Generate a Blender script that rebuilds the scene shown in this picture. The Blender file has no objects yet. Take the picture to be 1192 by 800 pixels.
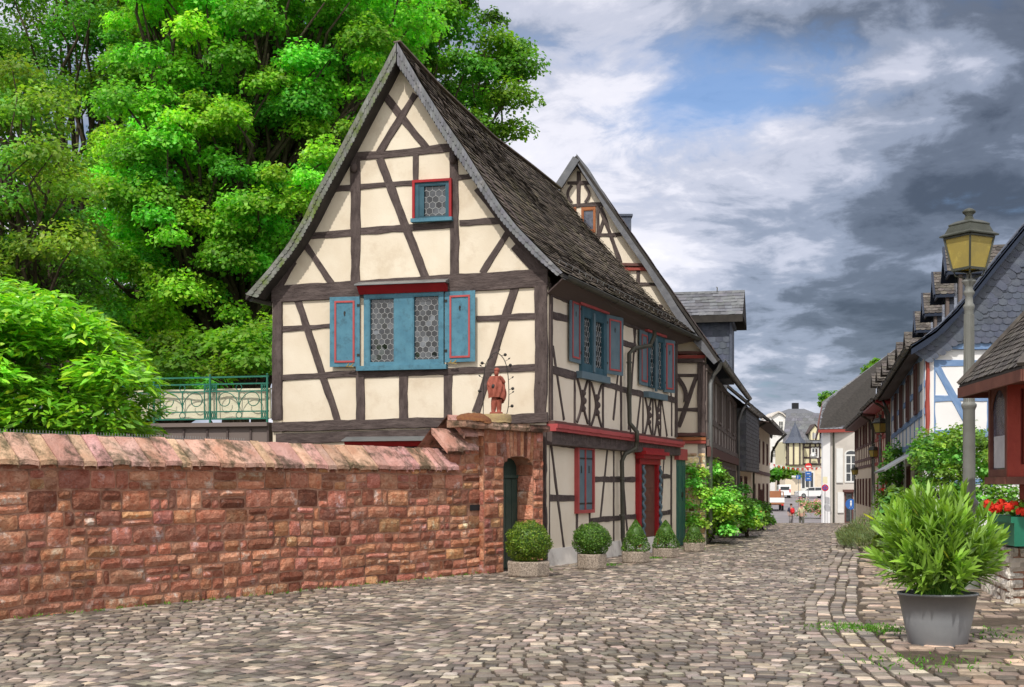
import bpy, math, random
import numpy as np
from mathutils import Vector, Matrix, noise as mnoise
random.seed(7); RNG = np.random.default_rng(11)
R = math.radians
COL = bpy.context.scene.collection
# ---------------------------------------------------------------- survey of the place
# the viewpoint stands at the origin, eye 1.6 m above the street; bearings were surveyed in picture units
FOC, CX, HY, EYE = 1500.0, 596.0, 563.0, 1.6
def P(px, py, Y): return Vector(((px-CX)*Y/FOC, Y, EYE+(HY-py)*Y/FOC))
KN = [(-50, 0), (35, 0), (60, -.25), (82, -1.0), (105, -1.95), (135, -1.9), (170, -1.0), (195, -.2), (260, 0), (3000, 0)]
def gz(y):
    for (a, za), (b, zb) in zip(KN, KN[1:]):
        if y <= b:
            t = max(0, (y-a)/(b-a)); return za+(zb-za)*t
    return 0.0

class MB:
    def __init__(s): s.v = []; s.f = []; s.c = []; s.uv = []; s.hasuv = False
    def face(s, pts, col=None, uv=None):
        i = len(s.v); s.v += [tuple(p) for p in pts]; s.f.append(tuple(range(i, i+len(pts))))
        s.c.append(col or (1, 1, 1)); s.uv.append(uv)
        if uv: s.hasuv = True
    def prism(s, pts, vec, col=None):
        vec = Vector(vec); a = [Vector(p) for p in pts]; b = [p+vec for p in a]; n = len(a)
        s.face(a, col); s.face(b[::-1], col)
        for i in range(n): s.face([a[i], b[i], b[(i+1) % n], a[(i+1) % n]], col)
    def box(s, x0, x1, y0, y1, z0, z1, col=None):
        s.prism([(x0, y0, z0), (x1, y0, z0), (x1, y1, z0), (x0, y1, z0)], (0, 0, z1-z0), col)
    def bar(s, p0, p1, w, h, up=(0, 0, 1), col=None):
        p0, p1 = Vector(p0), Vector(p1); d = (p1-p0).normalized(); up = Vector(up)
        a = d.cross(up)
        if a.length < 1e-4: a = d.cross(Vector((1, 0, 0)))
        a.normalize(); b = a.cross(d).normalized()
        q = [p0+a*w/2+b*h/2, p0-a*w/2+b*h/2, p0-a*w/2-b*h/2, p0+a*w/2-b*h/2]
        s.prism(q, p1-p0, col)
    def tube(s, pts, r, seg=8, col=None, cap=True):
        pts = [Vector(p) for p in pts]; n = len(pts)
        rs = r if isinstance(r, (list, tuple)) else [r]*n
        base = len(s.v); prev = None
        for i, p in enumerate(pts):
            d = (pts[min(i+1, n-1)]-pts[max(i-1, 0)]).normalized()
            a = prev-d*prev.dot(d) if prev is not None else d.cross(Vector((0, 0, 1)))
            if a.length < 1e-3: a = d.cross(Vector((1, 0, 0)))
            a.normalize(); prev = a; b = d.cross(a)
            for k in range(seg):
                t = 2*math.pi*k/seg; s.v.append(tuple(p+(a*math.cos(t)+b*math.sin(t))*rs[i]))
        for i in range(n-1):
            for k in range(seg):
                q = base+i*seg; k2 = (k+1) % seg
                s.f.append((q+k, q+k2, q+seg+k2, q+seg+k)); s.c.append(col or (1, 1, 1)); s.uv.append(None)
        if cap:
            for e in (range(base, base+seg), range(base+(n-1)*seg, base+n*seg)):
                s.f.append(tuple(e)); s.c.append(col or (1, 1, 1)); s.uv.append(None)
    def lathe(s, c, prof, seg=24, col=None, sx=1, sy=1, rot=0):
        c = Vector(c); base = len(s.v); n = len(prof)
        for (r, z) in prof:
            for k in range(seg):
                t = 2*math.pi*k/seg+rot; s.v.append((c.x+r*math.cos(t)*sx, c.y+r*math.sin(t)*sy, c.z+z))
        for i in range(n-1):
            for k in range(seg):
                q = base+i*seg; k2 = (k+1) % seg
                s.f.append((q+k, q+k2, q+seg+k2, q+seg+k)); s.c.append(col or (1, 1, 1)); s.uv.append(None)
        for e in (range(base, base+seg), range(base+(n-1)*seg, base+n*seg)):
            s.f.append(tuple(e)); s.c.append(col or (1, 1, 1)); s.uv.append(None)
    def ball(s, c, r, seg=14, rings=9, sc=(1, 1, 1), col=None):
        pr = [(r*math.sin(math.pi*i/rings)*sc[0], -r*math.cos(math.pi*i/rings)*sc[2]) for i in range(rings+1)]
        pr[0] = (r*.01, pr[0][1]); pr[-1] = (r*.01, pr[-1][1])
        s.lathe(c, pr, seg, col, 1, sc[1]/sc[0])
    def build(s, name, m, parent=None, smooth=False, local=False, bevel=0):
        me = bpy.data.meshes.new(name)
        off = Vector((0, 0, 0)) if local or parent is None else wloc(parent)
        me.from_pydata([(a[0]-off.x, a[1]-off.y, a[2]-off.z) for a in s.v], [], s.f)
        at = me.attributes.new('Col', 'FLOAT_COLOR', 'FACE')
        at.data.foreach_set('color', np.array([(c[0], c[1], c[2], 1) for c in s.c], dtype=np.float32).ravel())
        if s.hasuv:
            ul = me.uv_layers.new(name='UVMap'); arr = []
            for f, u in zip(s.f, s.uv): arr += [x for q in (u or [(0, 0)]*len(f)) for x in q]
            ul.data.foreach_set('uv', np.array(arr, dtype=np.float32))
        me.materials.append(m)
        if smooth: me.polygons.foreach_set('use_smooth', [True]*len(me.polygons))
        me.update()
        o = bpy.data.objects.new(name, me); COL.objects.link(o)
        if parent: o.parent = parent
        if bevel:
            b = o.modifiers.new('bevel', 'BEVEL'); b.width = bevel; b.segments = 2; b.limit_method = 'ANGLE'
        return o
def wloc(o):
    v = Vector((0, 0, 0))
    while o: v = v+o.location; o = o.parent
    return v
def np_mesh(name, V, k, cols, m, parent=None, smooth=False):
    """V: (n*k,3) vertices, n polygons of k corners each, cols (n,3)"""
    n = len(V)//k
    if parent: V = V-np.array(wloc(parent))
    me = bpy.data.meshes.new(name); me.vertices.add(n*k); me.loops.add(n*k); me.polygons.add(n)
    me.vertices.foreach_set('co', V.astype(np.float32).ravel())
    me.loops.foreach_set('vertex_index', np.arange(n*k, dtype=np.int32))
    me.polygons.foreach_set('loop_start', np.arange(0, n*k, k, dtype=np.int32))
    try: me.polygons.foreach_set('loop_total', np.full(n, k, dtype=np.int32))
    except Exception: pass
    me.update(calc_edges=True)
    at = me.attributes.new('Col', 'FLOAT_COLOR', 'FACE')
    at.data.foreach_set('color', np.concatenate([cols, np.ones((n, 1))], 1).astype(np.float32).ravel())
    me.materials.append(m)
    o = bpy.data.objects.new(name, me); COL.objects.link(o)
    if parent: o.parent = parent
    return o
def tag(o, label=None, cat=None, group=None, kind=None):
    if label: o['label'] = label
    if cat: o['category'] = cat
    if group: o['group'] = group
    if kind: o['kind'] = kind
    return o
def thing(name, label, cat, loc=(0, 0, 0), group=None, rz=0):
    o = bpy.data.objects.new(name, None); COL.objects.link(o); o.location = loc; o.rotation_euler = (0, 0, rz)
    o.empty_display_size = .2
    return tag(o, label, cat, group)
def copy_tree(o, parent=None):
    c = o.copy(); COL.objects.link(c); c.parent = parent
    for ch in list(o.children): copy_tree(ch, c)
    return c

# ---------------------------------------------------------------- materials
def mat(name, c1, c2=None, scale=4, rough=.8, bump=.3, bscale=40, attr=False, uv=None, metal=0, spec=.3, c3=None, s3=.7, w3=(.55, .7), trans=0, bdist=.01, coat=0):
    m = bpy.data.materials.new(name); m.use_nodes = True; nt = m.node_tree; N = nt.nodes; L = nt.links
    b = N['Principled BSDF']; b.inputs['Roughness'].default_value = rough; b.inputs['Metallic'].default_value = metal
    b.inputs['Specular IOR Level'].default_value = spec
    if coat: b.inputs['Coat Weight'].default_value = coat
    if uv:
        tc = N.new('ShaderNodeUVMap'); tc.uv_map = 'UVMap'
        mp = N.new('ShaderNodeMapping'); mp.inputs['Scale'].default_value = (uv[0], uv[1], 1); L.new(tc.outputs[0], mp.inputs[0]); co = mp.outputs[0]
    else:
        g = N.new('ShaderNodeNewGeometry'); co = g.outputs['Position']
    def noise(sc, det=6, rg=.6):
        n = N.new('ShaderNodeTexNoise'); n.inputs['Scale'].default_value = sc; n.inputs['Detail'].default_value = det; n.inputs['Roughness'].default_value = rg
        L.new(co, n.inputs['Vector']); return n.outputs['Fac']
    def ramp(f, a, b_, ca, cb):
        r = N.new('ShaderNodeValToRGB'); r.color_ramp.elements[0].position = a; r.color_ramp.elements[1].position = b_
        r.color_ramp.elements[0].color = (*ca, 1); r.color_ramp.elements[1].color = (*cb, 1); L.new(f, r.inputs[0]); return r.outputs[0]
    c2 = c2 or tuple(x*.75 for x in c1)
    col = ramp(noise(scale), .32, .68, c1, c2)
    def mix(mode, fac, a, bb):
        x = N.new('ShaderNodeMix'); x.data_type = 'RGBA'; x.blend_type = mode
        if isinstance(fac, float): x.inputs[0].default_value = fac
        else: L.new(fac, x.inputs[0])
        L.new(a, x.inputs[6])
        if isinstance(bb, tuple): x.inputs[7].default_value = (*bb, 1)
        else: L.new(bb, x.inputs[7])
        return x.outputs[2]
    if c3: col = mix('MIX', ramp(noise(s3, 8, .7), w3[0], w3[1], (0, 0, 0), (1, 1, 1)), col, c3)
    if attr:
        a = N.new('ShaderNodeAttribute'); a.attribute_name = 'Col'; col = mix('MULTIPLY', 1.0, col, a.outputs['Color'])
    L.new(col, b.inputs['Base Color'])
    if bump:
        bp = N.new('ShaderNodeBump'); bp.inputs['Strength'].default_value = bump; bp.inputs['Distance'].default_value = bdist
        L.new(noise(bscale, 8, .65), bp.inputs['Height']); L.new(bp.outputs[0], b.inputs['Normal'])
    if trans:
        t = N.new('ShaderNodeBsdfTranslucent'); L.new(mix('MULTIPLY', 1.0, col, (1.5, 1.6, .6)), t.inputs['Color'])
        ms = N.new('ShaderNodeMixShader'); ms.inputs[0].default_value = trans
        L.new(b.outputs[0], ms.inputs[1]); L.new(t.outputs[0], ms.inputs[2])
        L.new(ms.outputs[0], N['Material Output'].inputs['Surface'])
    return m
M = {}
M['plaster'] = mat('cream_plaster', (.66, .57, .44), (.76, .685, .56), 1.1, .9, .35, 30, c3=(.56, .46, .34), s3=1.6, w3=(.52, .78))
M['plaster_pale'] = mat('pale_plaster', (.74, .65, .52), (.80, .72, .60), 1.6, .9, .35, 30, c3=(.58, .5, .42), s3=1.5, w3=(.56, .8))  # slightly paler plaster of the side walls and the second gable
M['timber'] = mat('old_timber', (.052, .037, .035), (.115, .088, .082), 1, .75, .9, 1.6, uv=(3, 26), c3=(.02, .014, .014), s3=2.6, w3=(.56, .68), bdist=.03)
M['timber_grey'] = mat('weathered_timber', (.12, .095, .085), (.22, .18, .165), 1, .8, .9, 1.6, uv=(3, 26), c3=(.04, .03, .03), s3=1.6, w3=(.6, .7), bdist=.02)
M['timber_red'] = mat('red_timber', (.30, .05, .04), (.38, .09, .07), 1, .7, .4, 1, uv=(3, 22))
M['timber_blue'] = mat('blue_timber', (.12, .22, .42), (.22, .33, .52), 1, .7, .5, 1, uv=(3, 22), c3=(.4, .45, .5), s3=1.8, w3=(.6, .75))
M['timber_brown'] = mat('brown_red_timber', (.09, .04, .035), (.15, .07, .06), 1, .7, .4, 1, uv=(3, 22))
M['blue'] = mat('blue_paint', (.06, .175, .25), (.09, .235, .315), 4, .65, .4, 40, c3=(.045, .11, .15), s3=7, w3=(.5, .72))
M['teal'] = mat('dark_teal_paint', (.022, .075, .105), (.04, .11, .15), 3, .5, .2, 60)
M['teal_light'] = mat('grey_blue_paint', (.085, .14, .175), (.13, .19, .225), 3, .5, .2, 60)
M['red'] = mat('red_paint', (.36, .018, .022), (.27, .014, .018), 3, .45, .2, 60)
M['redsoft'] = mat('faded_red_paint', (.44, .085, .085), (.36, .06, .06), 3, .55, .3, 50)
M['slate'] = mat('roof_slate', (.10, .105, .12), (.16, .165, .18), 6, .6, .5, 60, attr=True, c3=(.22, .22, .21), s3=3, w3=(.6, .75))
M['slate_brown'] = mat('mossy_brown_slate', (.085, .068, .054), (.19, .155, .12), 5, .75, .8, 50, attr=True, c3=(.17, .155, .08), s3=1.1, w3=(.52, .72))
M['slate_old'] = mat('dark_old_slate', (.06, .053, .05), (.13, .115, .10), 6, .7, .7, 50, attr=True, c3=(.18, .165, .14), s3=3, w3=(.58, .72))
M['slate_moss'] = mat('mossy_edge_slate', (.12, .13, .10), (.2, .205, .19), 6, .7, .5, 60, attr=True, c3=(.10, .14, .03), s3=2.5, w3=(.5, .62))
M['slate_blue'] = mat('blue_grey_slate', (.062, .075, .11), (.10, .115, .15), 6, .5, .5, 60, attr=True)
M['deck'] = mat('roof_boarding', (.05, .045, .04), (.03, .027, .025), 5, .9, .3)
M['zinc'] = mat('zinc_gutter', (.28, .29, .29), (.2, .21, .21), 3, .45, .1, metal=.5)
M['pipe'] = mat('patinated_pipe', (.05, .05, .042), (.085, .08, .06), 3, .5, .2, metal=.3)
M['lead'] = mat('lead_came', (.48, .49, .49), (.38, .39, .39), 5, .5, 0)
M['iron'] = mat('black_iron', (.02, .02, .02), (.035, .033, .03), 9, .5, .3)
M['brass'] = mat('brass_catch', (.45, .33, .12), (.3, .2, .07), 9, .4, .2, metal=.6)
M['green_iron'] = mat('green_iron_paint', (.02, .13, .09), (.03, .17, .12), 9, .5, .1)
M['fabric'] = mat('cream_canvas', (.72, .68, .52), (.62, .58, .42), 2, .9, .4, 8, bdist=.03)
M['sandstone'] = mat('red_sandstone', (.52, .175, .10), (.74, .37, .25), 9, .9, 1.0, 22, attr=True, c3=(.82, .64, .56), s3=4.2, w3=(.56, .68), bdist=.09)
M['sand_mortar'] = mat('rough_mortar', (.33, .15, .09), (.46, .27, .19), 6, .95, .9, 25, c3=(.07, .04, .03), s3=2, w3=(.5, .7), bdist=.03)
M['coping'] = mat('coping_stone', (.50, .26, .19), (.66, .42, .34), 3.5, .8, .9, 26, attr=True, c3=(.15, .105, .07), s3=3.0, w3=(.47, .60), bdist=.04)
M['moss'] = mat('dry_moss', (.16, .055, .03), (.24, .11, .04), 20, .95, 1, 40, bdist=.03)
M['lichen'] = mat('lichen_stone', (.36, .28, .13), (.28, .2, .12), 15, .95, .8, 40, bdist=.02)
M['terracotta'] = mat('terracotta', (.36, .105, .07), (.22, .06, .04), 14, .75, .5, 40)
M['cobble'] = mat('cobble_stone', (.225, .195, .165), (.385, .345, .29), 11, .55, .9, 55, attr=True, spec=.45, bdist=.012, c3=(.15, .125, .10), s3=.45, w3=(.46, .72))
M['joint'] = mat('sandy_joint', (.05, .037, .027), (.10, .075, .052), 10, .95, .8, 40, c3=(.07, .10, .025), s3=.5, w3=(.56, .68))
M['asphalt'] = mat('grey_asphalt', (.19, .175, .18), (.25, .23, .235), .3, .9, .4, 20)
M['earth'] = mat('ground_earth', (.12, .11, .07), (.08, .10, .04), .2, .95, .4, 5)
M['aggregate'] = mat('exposed_aggregate', (.12, .095, .075), (.50, .42, .34), 42, .85, 1, 60, bdist=.015)
M['plinth'] = mat('white_plinth', (.66, .62, .57), (.76, .73, .68), 2, .9, .5, 20, c3=(.38, .34, .3), s3=1.5, w3=(.55, .75))
M['greendoor'] = mat('dark_green_door', (.022, .045, .038), (.045, .075, .06), 3, .6, .5, 25, c3=(.09, .1, .075), s3=4, w3=(.6, .75))
M['greengate'] = mat('teal_green_gate', (.03, .10, .09), (.05, .15, .11), 3, .6, .3, 25)
M['pot'] = mat('grey_planter_pot', (.20, .21, .225), (.25, .26, .27), 3, .5, .12, 60)
M['lamp_metal'] = mat('lamp_grey_paint', (.15, .155, .14), (.2, .205, .19), 4, .5, .25, 80)
M['lamp_dark'] = mat('lamp_hood_paint', (.042, .046, .036), (.065, .07, .055), 6, .45, .25, 60)
M['redwood'] = mat('red_stained_wood', (.25, .028, .018), (.34, .05, .03), 3, .5, .35, 30)
M['brownwood'] = mat('brown_red_wood', (.11, .04, .03), (.17, .07, .05), 4, .6, .35, 30)
M['orangewood'] = mat('orange_wood', (.38, .14, .05), (.3, .1, .04), 4, .6, .2, 30)
M['white'] = mat('white_render', (.76, .76, .76), (.82, .82, .82), 1, .9, .25, 30, c3=(.6, .6, .6), s3=.5, w3=(.55, .8))
M['whitewood'] = mat('white_paint', (.78, .78, .76), (.7, .7, .68), 2, .6, .1, 30)
M['cream'] = mat('warm_render', (.72, .62, .48), (.78, .68, .54), .8, .9, .3, 30, c3=(.5, .42, .34), s3=.6, w3=(.55, .8))
M['greywall'] = mat('grey_beige_render', (.56, .52, .47), (.64, .60, .55), .6, .9, .3, 20, c3=(.42, .39, .36), s3=.4, w3=(.5, .8))
M['whitewash'] = mat('rough_whitewash', (.72, .69, .63), (.5, .44, .38), 4, .95, 1.0, 12, bdist=.06)
M['yellow'] = mat('yellow_plaster', (.70, .64, .42), (.76, .70, .48), 1, .9, .2, 30)
M['dark'] = mat('dark_interior', (.012, .013, .015), (.02, .02, .022), 3, .6, 0)
M['curtain'] = mat('pale_curtain', (.5, .5, .5), (.4, .4, .42), 6, .9, .3, 8)
M['bark'] = mat('tree_bark', (.06, .045, .03), (.11, .085, .06), 6, .95, 1, 25, bdist=.04)
M['petal'] = mat('petals', (1, 1, 1), (.85, .85, .85), 9, .7, 0, attr=True, trans=.25)
M['planter_green'] = mat('green_planter_plastic', (.012, .13, .08), (.018, .17, .1), 3, .4, .05)
M['whitecar'] = mat('white_car_paint', (.8, .8, .8), (.78, .78, .78), 1, .25, 0, coat=.6)
M['rubber'] = mat('tyre_rubber', (.02, .02, .02), (.03, .03, .03), 9, .8, .1)
M['orange'] = mat('orange_paint', (.36, .16, .08), (.3, .13, .07), 1, .4, 0)
M['signred'] = mat('sign_red', (.6, .02, .025), (.55, .02, .02), 1, .4, 0)
M['signblue'] = mat('sign_blue', (.03, .13, .42), (.03, .11, .36), 1, .4, 0)
M['skin'] = mat('skin', (.5, .3, .22), (.45, .26, .19), 5, .6, 0)
M['cloth'] = mat('clothing', (1, 1, 1), (.85, .85, .85), 8, .9, .2, attr=True)
def glassmat(name, base, rough=.08, var=5.0):
    m = mat(name, base, tuple(x*2.5+.01 for x in base), var, rough, .25, 3, spec=.8, bdist=.02); return m
M['glass'] = glassmat('window_glass', (.02, .024, .028))
M['hexglass'] = mat('old_leaded_glass', (.05, .055, .06), (.10, .11, .115), 6, .07, .2, 5, attr=True, spec=.9, bdist=.02)
M['glass_blue'] = glassmat('dim_window_glass', (.05, .055, .075), .15, 9)
M['lampglass'] = mat('yellow_lamp_glass', (.58, .47, .13), (.48, .39, .12), 4, .35, .3, 30, spec=.6, c3=(.8, .68, .2), s3=5, w3=(.55, .75), trans=.35)
def leafmat(name, c, rough=.5, trans=.35, spec=.35): return mat(name, c, tuple(x*.8 for x in c), 3, rough, 0, attr=True, trans=trans, spec=spec)
M['leaf_maple'] = leafmat('maple_leaves', (.17, .42, .055), .5, .48)
M['leaf_dark'] = leafmat('dark_leaves', (.13, .34, .04), .5, .45)
M['leaf_olive'] = leafmat('olive_leaves', (.155, .33, .055), .5, .45)
M['leaf_laurel'] = leafmat('laurel_leaves', (.20, .48, .045), .35, .28, .5)
M['leaf_box'] = leafmat('boxwood_leaves', (.075, .17, .025), .45, .25)
M['leaf_oleander'] = leafmat('oleander_leaves', (.19, .36, .055), .32, .28, .6)
M['leaf_rose'] = leafmat('rose_leaves', (.17, .38, .06), .5, .3)
M['leaf_grey'] = leafmat('lavender_leaves', (.17, .24, .10), .7, .2)
# ---------------------------------------------------------------- building helpers
class Facade:
    """upright wall plane through ground points A and B (plan view)"""
    def __init__(s, A, B):
        s.A = Vector((A[0], A[1], 0)); d = Vector((B[0]-A[0], B[1]-A[1], 0)); s.len = d.length; s.u = d.normalized()
        s.n = Vector((s.u.y, -s.u.x, 0))
        if s.n.dot(-s.A) < 0: s.n = -s.n
    def sz(s, px, py):
        a = (px-CX)/FOC; # (A+u*s) = t*(a,1)
        # Ax+ux s = t a ; Ay+uy s = t
        ss = (s.A.y*a-s.A.x)/(s.u.x-s.u.y*a); t = s.A.y+s.u.y*ss
        return ss, EYE+(HY-py)/FOC*t
    def w(s, ss, z, off=0): return s.A+s.u*ss+Vector((0, 0, z))+s.n*off
    def p(s, px, py, off=0):
        a, z = s.sz(px, py); return s.w(a, z, off)
    def shifted(s, off):
        a = s.A+s.n*off; b = a+s.u*s.len; return Facade((a.x, a.y), (b.x, b.y))
def pts(l): return [(l[i], l[i+1]) for i in range(0, len(l), 2)]
def panel(fac, name, pxs, m, parent, off=0, thick=.05):
    mb = MB(); mb.prism([fac.p(x, y, off) for x, y in pxs], -fac.n*thick); return mb.build(name, m, parent)
def fbox(mb, fac, x0, y0, x1, y1, off, thick, col=None):
    """box on the wall between two opposite corners, true horizontals"""
    s0, z0 = fac.sz(x0, y0); s1, z1 = fac.sz(x1, y1); sbox(mb, fac, s0, s1, z0, z1, off, thick, col)
def sbox(mb, fac, s0, s1, z0, z1, off, thick, col=None):
    mb.prism([fac.w(s0, z0, off), fac.w(s1, z0, off), fac.w(s1, z1, off), fac.w(s0, z1, off)], -fac.n*thick, col)
def beam_geo(mb, fac, a, b, w, off=.022, jit=1.0, curve=0):
    """hewn timber lying on the wall from a=(s,z) to b, with wandering edges"""
    a, b = Vector(a), Vector(b); L = (b-a).length; d = (b-a)/L; q = Vector((-d.y, d.x))
    n = max(2, int(L/.16)); ou = random.random()*50; ov = random.random()*9; rows = []
    jw = jc = 0
    for i in range(n+1):
        t = i/n; jw = jw*.6+random.gauss(0, .0045)*jit; jc = jc*.6+random.gauss(0, .004)*jit
        c = a+d*(L*t)+q*(jc+curve*4*t*(1-t)); h = w/2+jw
        rows.append((c+q*h, c+q*(h-.012), c-q*(h-.012), c-q*h, t*L))
    for r0, r1 in zip(rows, rows[1:]):
        o = [-.015, off+random.uniform(-.002, .002), off, -.015]
        for k in range(3):
            v = (k/3*w, (k+1)/3*w)
            mb.face([fac.w(r0[k].x, r0[k].y, o[k]), fac.w(r1[k].x, r1[k].y, o[k]), fac.w(r1[k+1].x, r1[k+1].y, o[k+1]), fac.w(r0[k+1].x, r0[k+1].y, o[k+1])],
                    None, [(r0[4]+ou, v[0]+ov), (r1[4]+ou, v[0]+ov), (r1[4]+ou, v[1]+ov), (r0[4]+ou, v[1]+ov)])
    for r in (rows[0], rows[-1]):
        mb.face([fac.w(r[k].x, r[k].y, o[k]) for k in range(4)], None, [(ou, ov)]*4)
def beam(fac, x0, y0, x1, y1, wpx, parent, m='timber', off=.022, curve=0, name='timber_beam', jit=1.0):
    a, b = fac.sz(x0, y0), fac.sz(x1, y1)
    depth = (fac.w(*a).y+fac.w(*b).y)/2
    mb = MB(); beam_geo(mb, fac, a, b, wpx*depth/FOC*1.1, off, jit, curve)
    return mb.build(name, M[m], parent)
def beams(fac, rows, parent, m='timber', off=.022, w=None):
    for r in rows:
        ww = r[4] if len(r) > 4 else w
        beam(fac, r[0], r[1], r[2], r[3], ww, parent, m, off+random.uniform(-.003, .003))
def hexlattice(fac, s0, s1, z0, z1, r, off, parent, th=.006):
    mb = MB(); dx = r*math.sqrt(3); seen = set()
    def clip(p, q):
        (x0, y0), (x1, y1) = p, q; t0, t1 = 0, 1
        for pp, qq in ((-(x1-x0), x0-s0), (x1-x0, s1-x0), (-(y1-y0), y0-z0), (y1-y0, z1-y0)):
            if abs(pp) < 1e-9:
                if qq < 0: return None
            else:
                t = qq/pp
                if pp < 0: t0 = max(t0, t)
                else: t1 = min(t1, t)
        if t0 >= t1: return None
        return (x0+(x1-x0)*t0, y0+(y1-y0)*t0), (x0+(x1-x0)*t1, y0+(y1-y0)*t1)
    j = 0; y = z0
    while y < z1+r:
        x = s0+(dx/2 if j % 2 else 0)
        while x < s1+dx:
            vs = [(x+r*math.sin(k*math.pi/3), y+r*math.cos(k*math.pi/3)) for k in range(6)]
            for k in (0, 1, 2):
                c = clip(vs[k], vs[(k+1) % 6])
                if c and math.dist(*c) > .004: mb.bar(fac.w(*c[0], off), fac.w(*c[1], off), th, th, fac.n)
            x += dx
        y += 1.5*r; j += 1
    gl = MB(); j = 0; y = z0
    while y < z1:
        x = s0+(dx/2 if j % 2 else 0)
        while x < s1:
            if s0+dx*.45 < x < s1-dx*.45 and z0+r*.9 < y < z1-r*.9:
                tx, ty = random.gauss(0, .05), random.gauss(0, .05); g = random.choice((.1, .15, .25, .4, .6, .9, 1.5))*random.uniform(.8, 1.2)  # each pane tilts a little; its tone paints in bright and dark glints
                gl.face([fac.w(x+r*.97*math.sin(k*math.pi/3), y+r*.97*math.cos(k*math.pi/3), off-.003+r*(tx*math.sin(k*math.pi/3)+ty*math.cos(k*math.pi/3))) for k in range(6)], (g, g, g*1.05))
            x += dx
        y += 1.5*r; j += 1
    if gl.f: gl.build('hexagonal_panes', M['hexglass'], parent)
    return mb.build('lead_lattice', M['lead'], parent)
def frame_geo(mb, fac, s0, s1, z0, z1, w, off, thick, col=None):
    sbox(mb, fac, s0, s1, z1-w, z1, off, thick, col); sbox(mb, fac, s0, s1, z0, z0+w, off, thick, col)
    sbox(mb, fac, s0, s0+w, z0+w, z1-w, off, thick, col); sbox(mb, fac, s1-w, s1, z0+w, z1-w, off, thick, col)
def shingles(surf, nu, nv, m, parent, name='slate_covering', lift=.02, sgn=1, jit=.25, tint=.28, rnd=True, over=1.45, skip=None, diag=0):
    """individually laid slates over surf(u,v); v runs from the eave (0) up to the ridge (1)"""
    mb = MB()
    for j in range(nv):
        sh = .5*(j % 2)+random.uniform(-.1, .1)+diag*j
        for i in range(-1, nu+1):
            u0 = (i+(sh % 1))/nu; u1 = u0+1/nu; uc = (u0+u1)/2
            if u1 < .002 or u0 > .998: continue
            u0 = max(0, u0); u1 = min(1, u1)
            v0 = (j+random.uniform(-jit, jit)*.3)/nv; v0 = max(v0, -.004); v1 = min(1, (j+over)/nv)
            if skip and skip(uc, (v0+v1)/2): continue
            p00, p10, p01 = surf(u0, v0), surf(u1, v0), surf(u0, v1)
            n = (p10-p00).cross(p01-p00); n = n.normalized()
            if sgn == 0: n = n if n.dot(p00) < 0 else -n
            elif n.z < -.05: n = -n
            l = lift*random.uniform(.7, 1.35); t = random.uniform(-.25, .25)
            g = 1+random.uniform(-tint, tint); c = (g, g*random.uniform(.96, 1.03), g*random.uniform(.93, 1.05))
            pr = [(u0, v1, .1), (u1, v1, .1)]
            if rnd: pr += [(u1, v0+.32/nv, .75), (u1-.2/nu, v0+.05/nv, 1), (u0+.35/nu, v0, 1), (u0+.03/nu, v0+.18/nv, .9)]
            else: pr += [(u1, v0, 1+t), (u0, v0, 1-t)]
            q = [surf(min(1, max(0, a)), min(1, max(-.01, b)))+n*l*h for a, b, h in pr]
            mb.face(q, c)
            for a, b in zip(range(2, len(q)-1), range(3, len(q))): mb.face([q[a], q[b], q[b]-n*.012, q[a]-n*.012], (g*.45,)*3)
    return mb.build(name, m, parent)
def sheet(surf, nu, nv, m, parent, name, thick=.03, n=None):
    mb = MB()
    for i in range(nu):
        for j in range(nv):
            q = [surf(i/nu, j/nv), surf((i+1)/nu, j/nv), surf((i+1)/nu, (j+1)/nv), surf(i/nu, (j+1)/nv)]
            mb.face(q)
            if thick: mb.face([p-Vector((0, 0, thick)) for p in q][::-1])
    if thick:
        for k in range(nu):
            for v in (0, 1):
                a, b = surf(k/nu, v), surf((k+1)/nu, v); mb.face([a, b, b-Vector((0, 0, thick)), a-Vector((0, 0, thick))])
        for k in range(nv):
            for u in (0, 1):
                a, b = surf(u, k/nv), surf(u, (k+1)/nv); mb.face([a, b, b-Vector((0, 0, thick)), a-Vector((0, 0, thick))])
    return mb.build(name, m, parent)
WAVE = [0.0]
def wav(s): return WAVE[0]*mnoise.noise(Vector((s*.9, 3.3, 1.1)))
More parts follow.
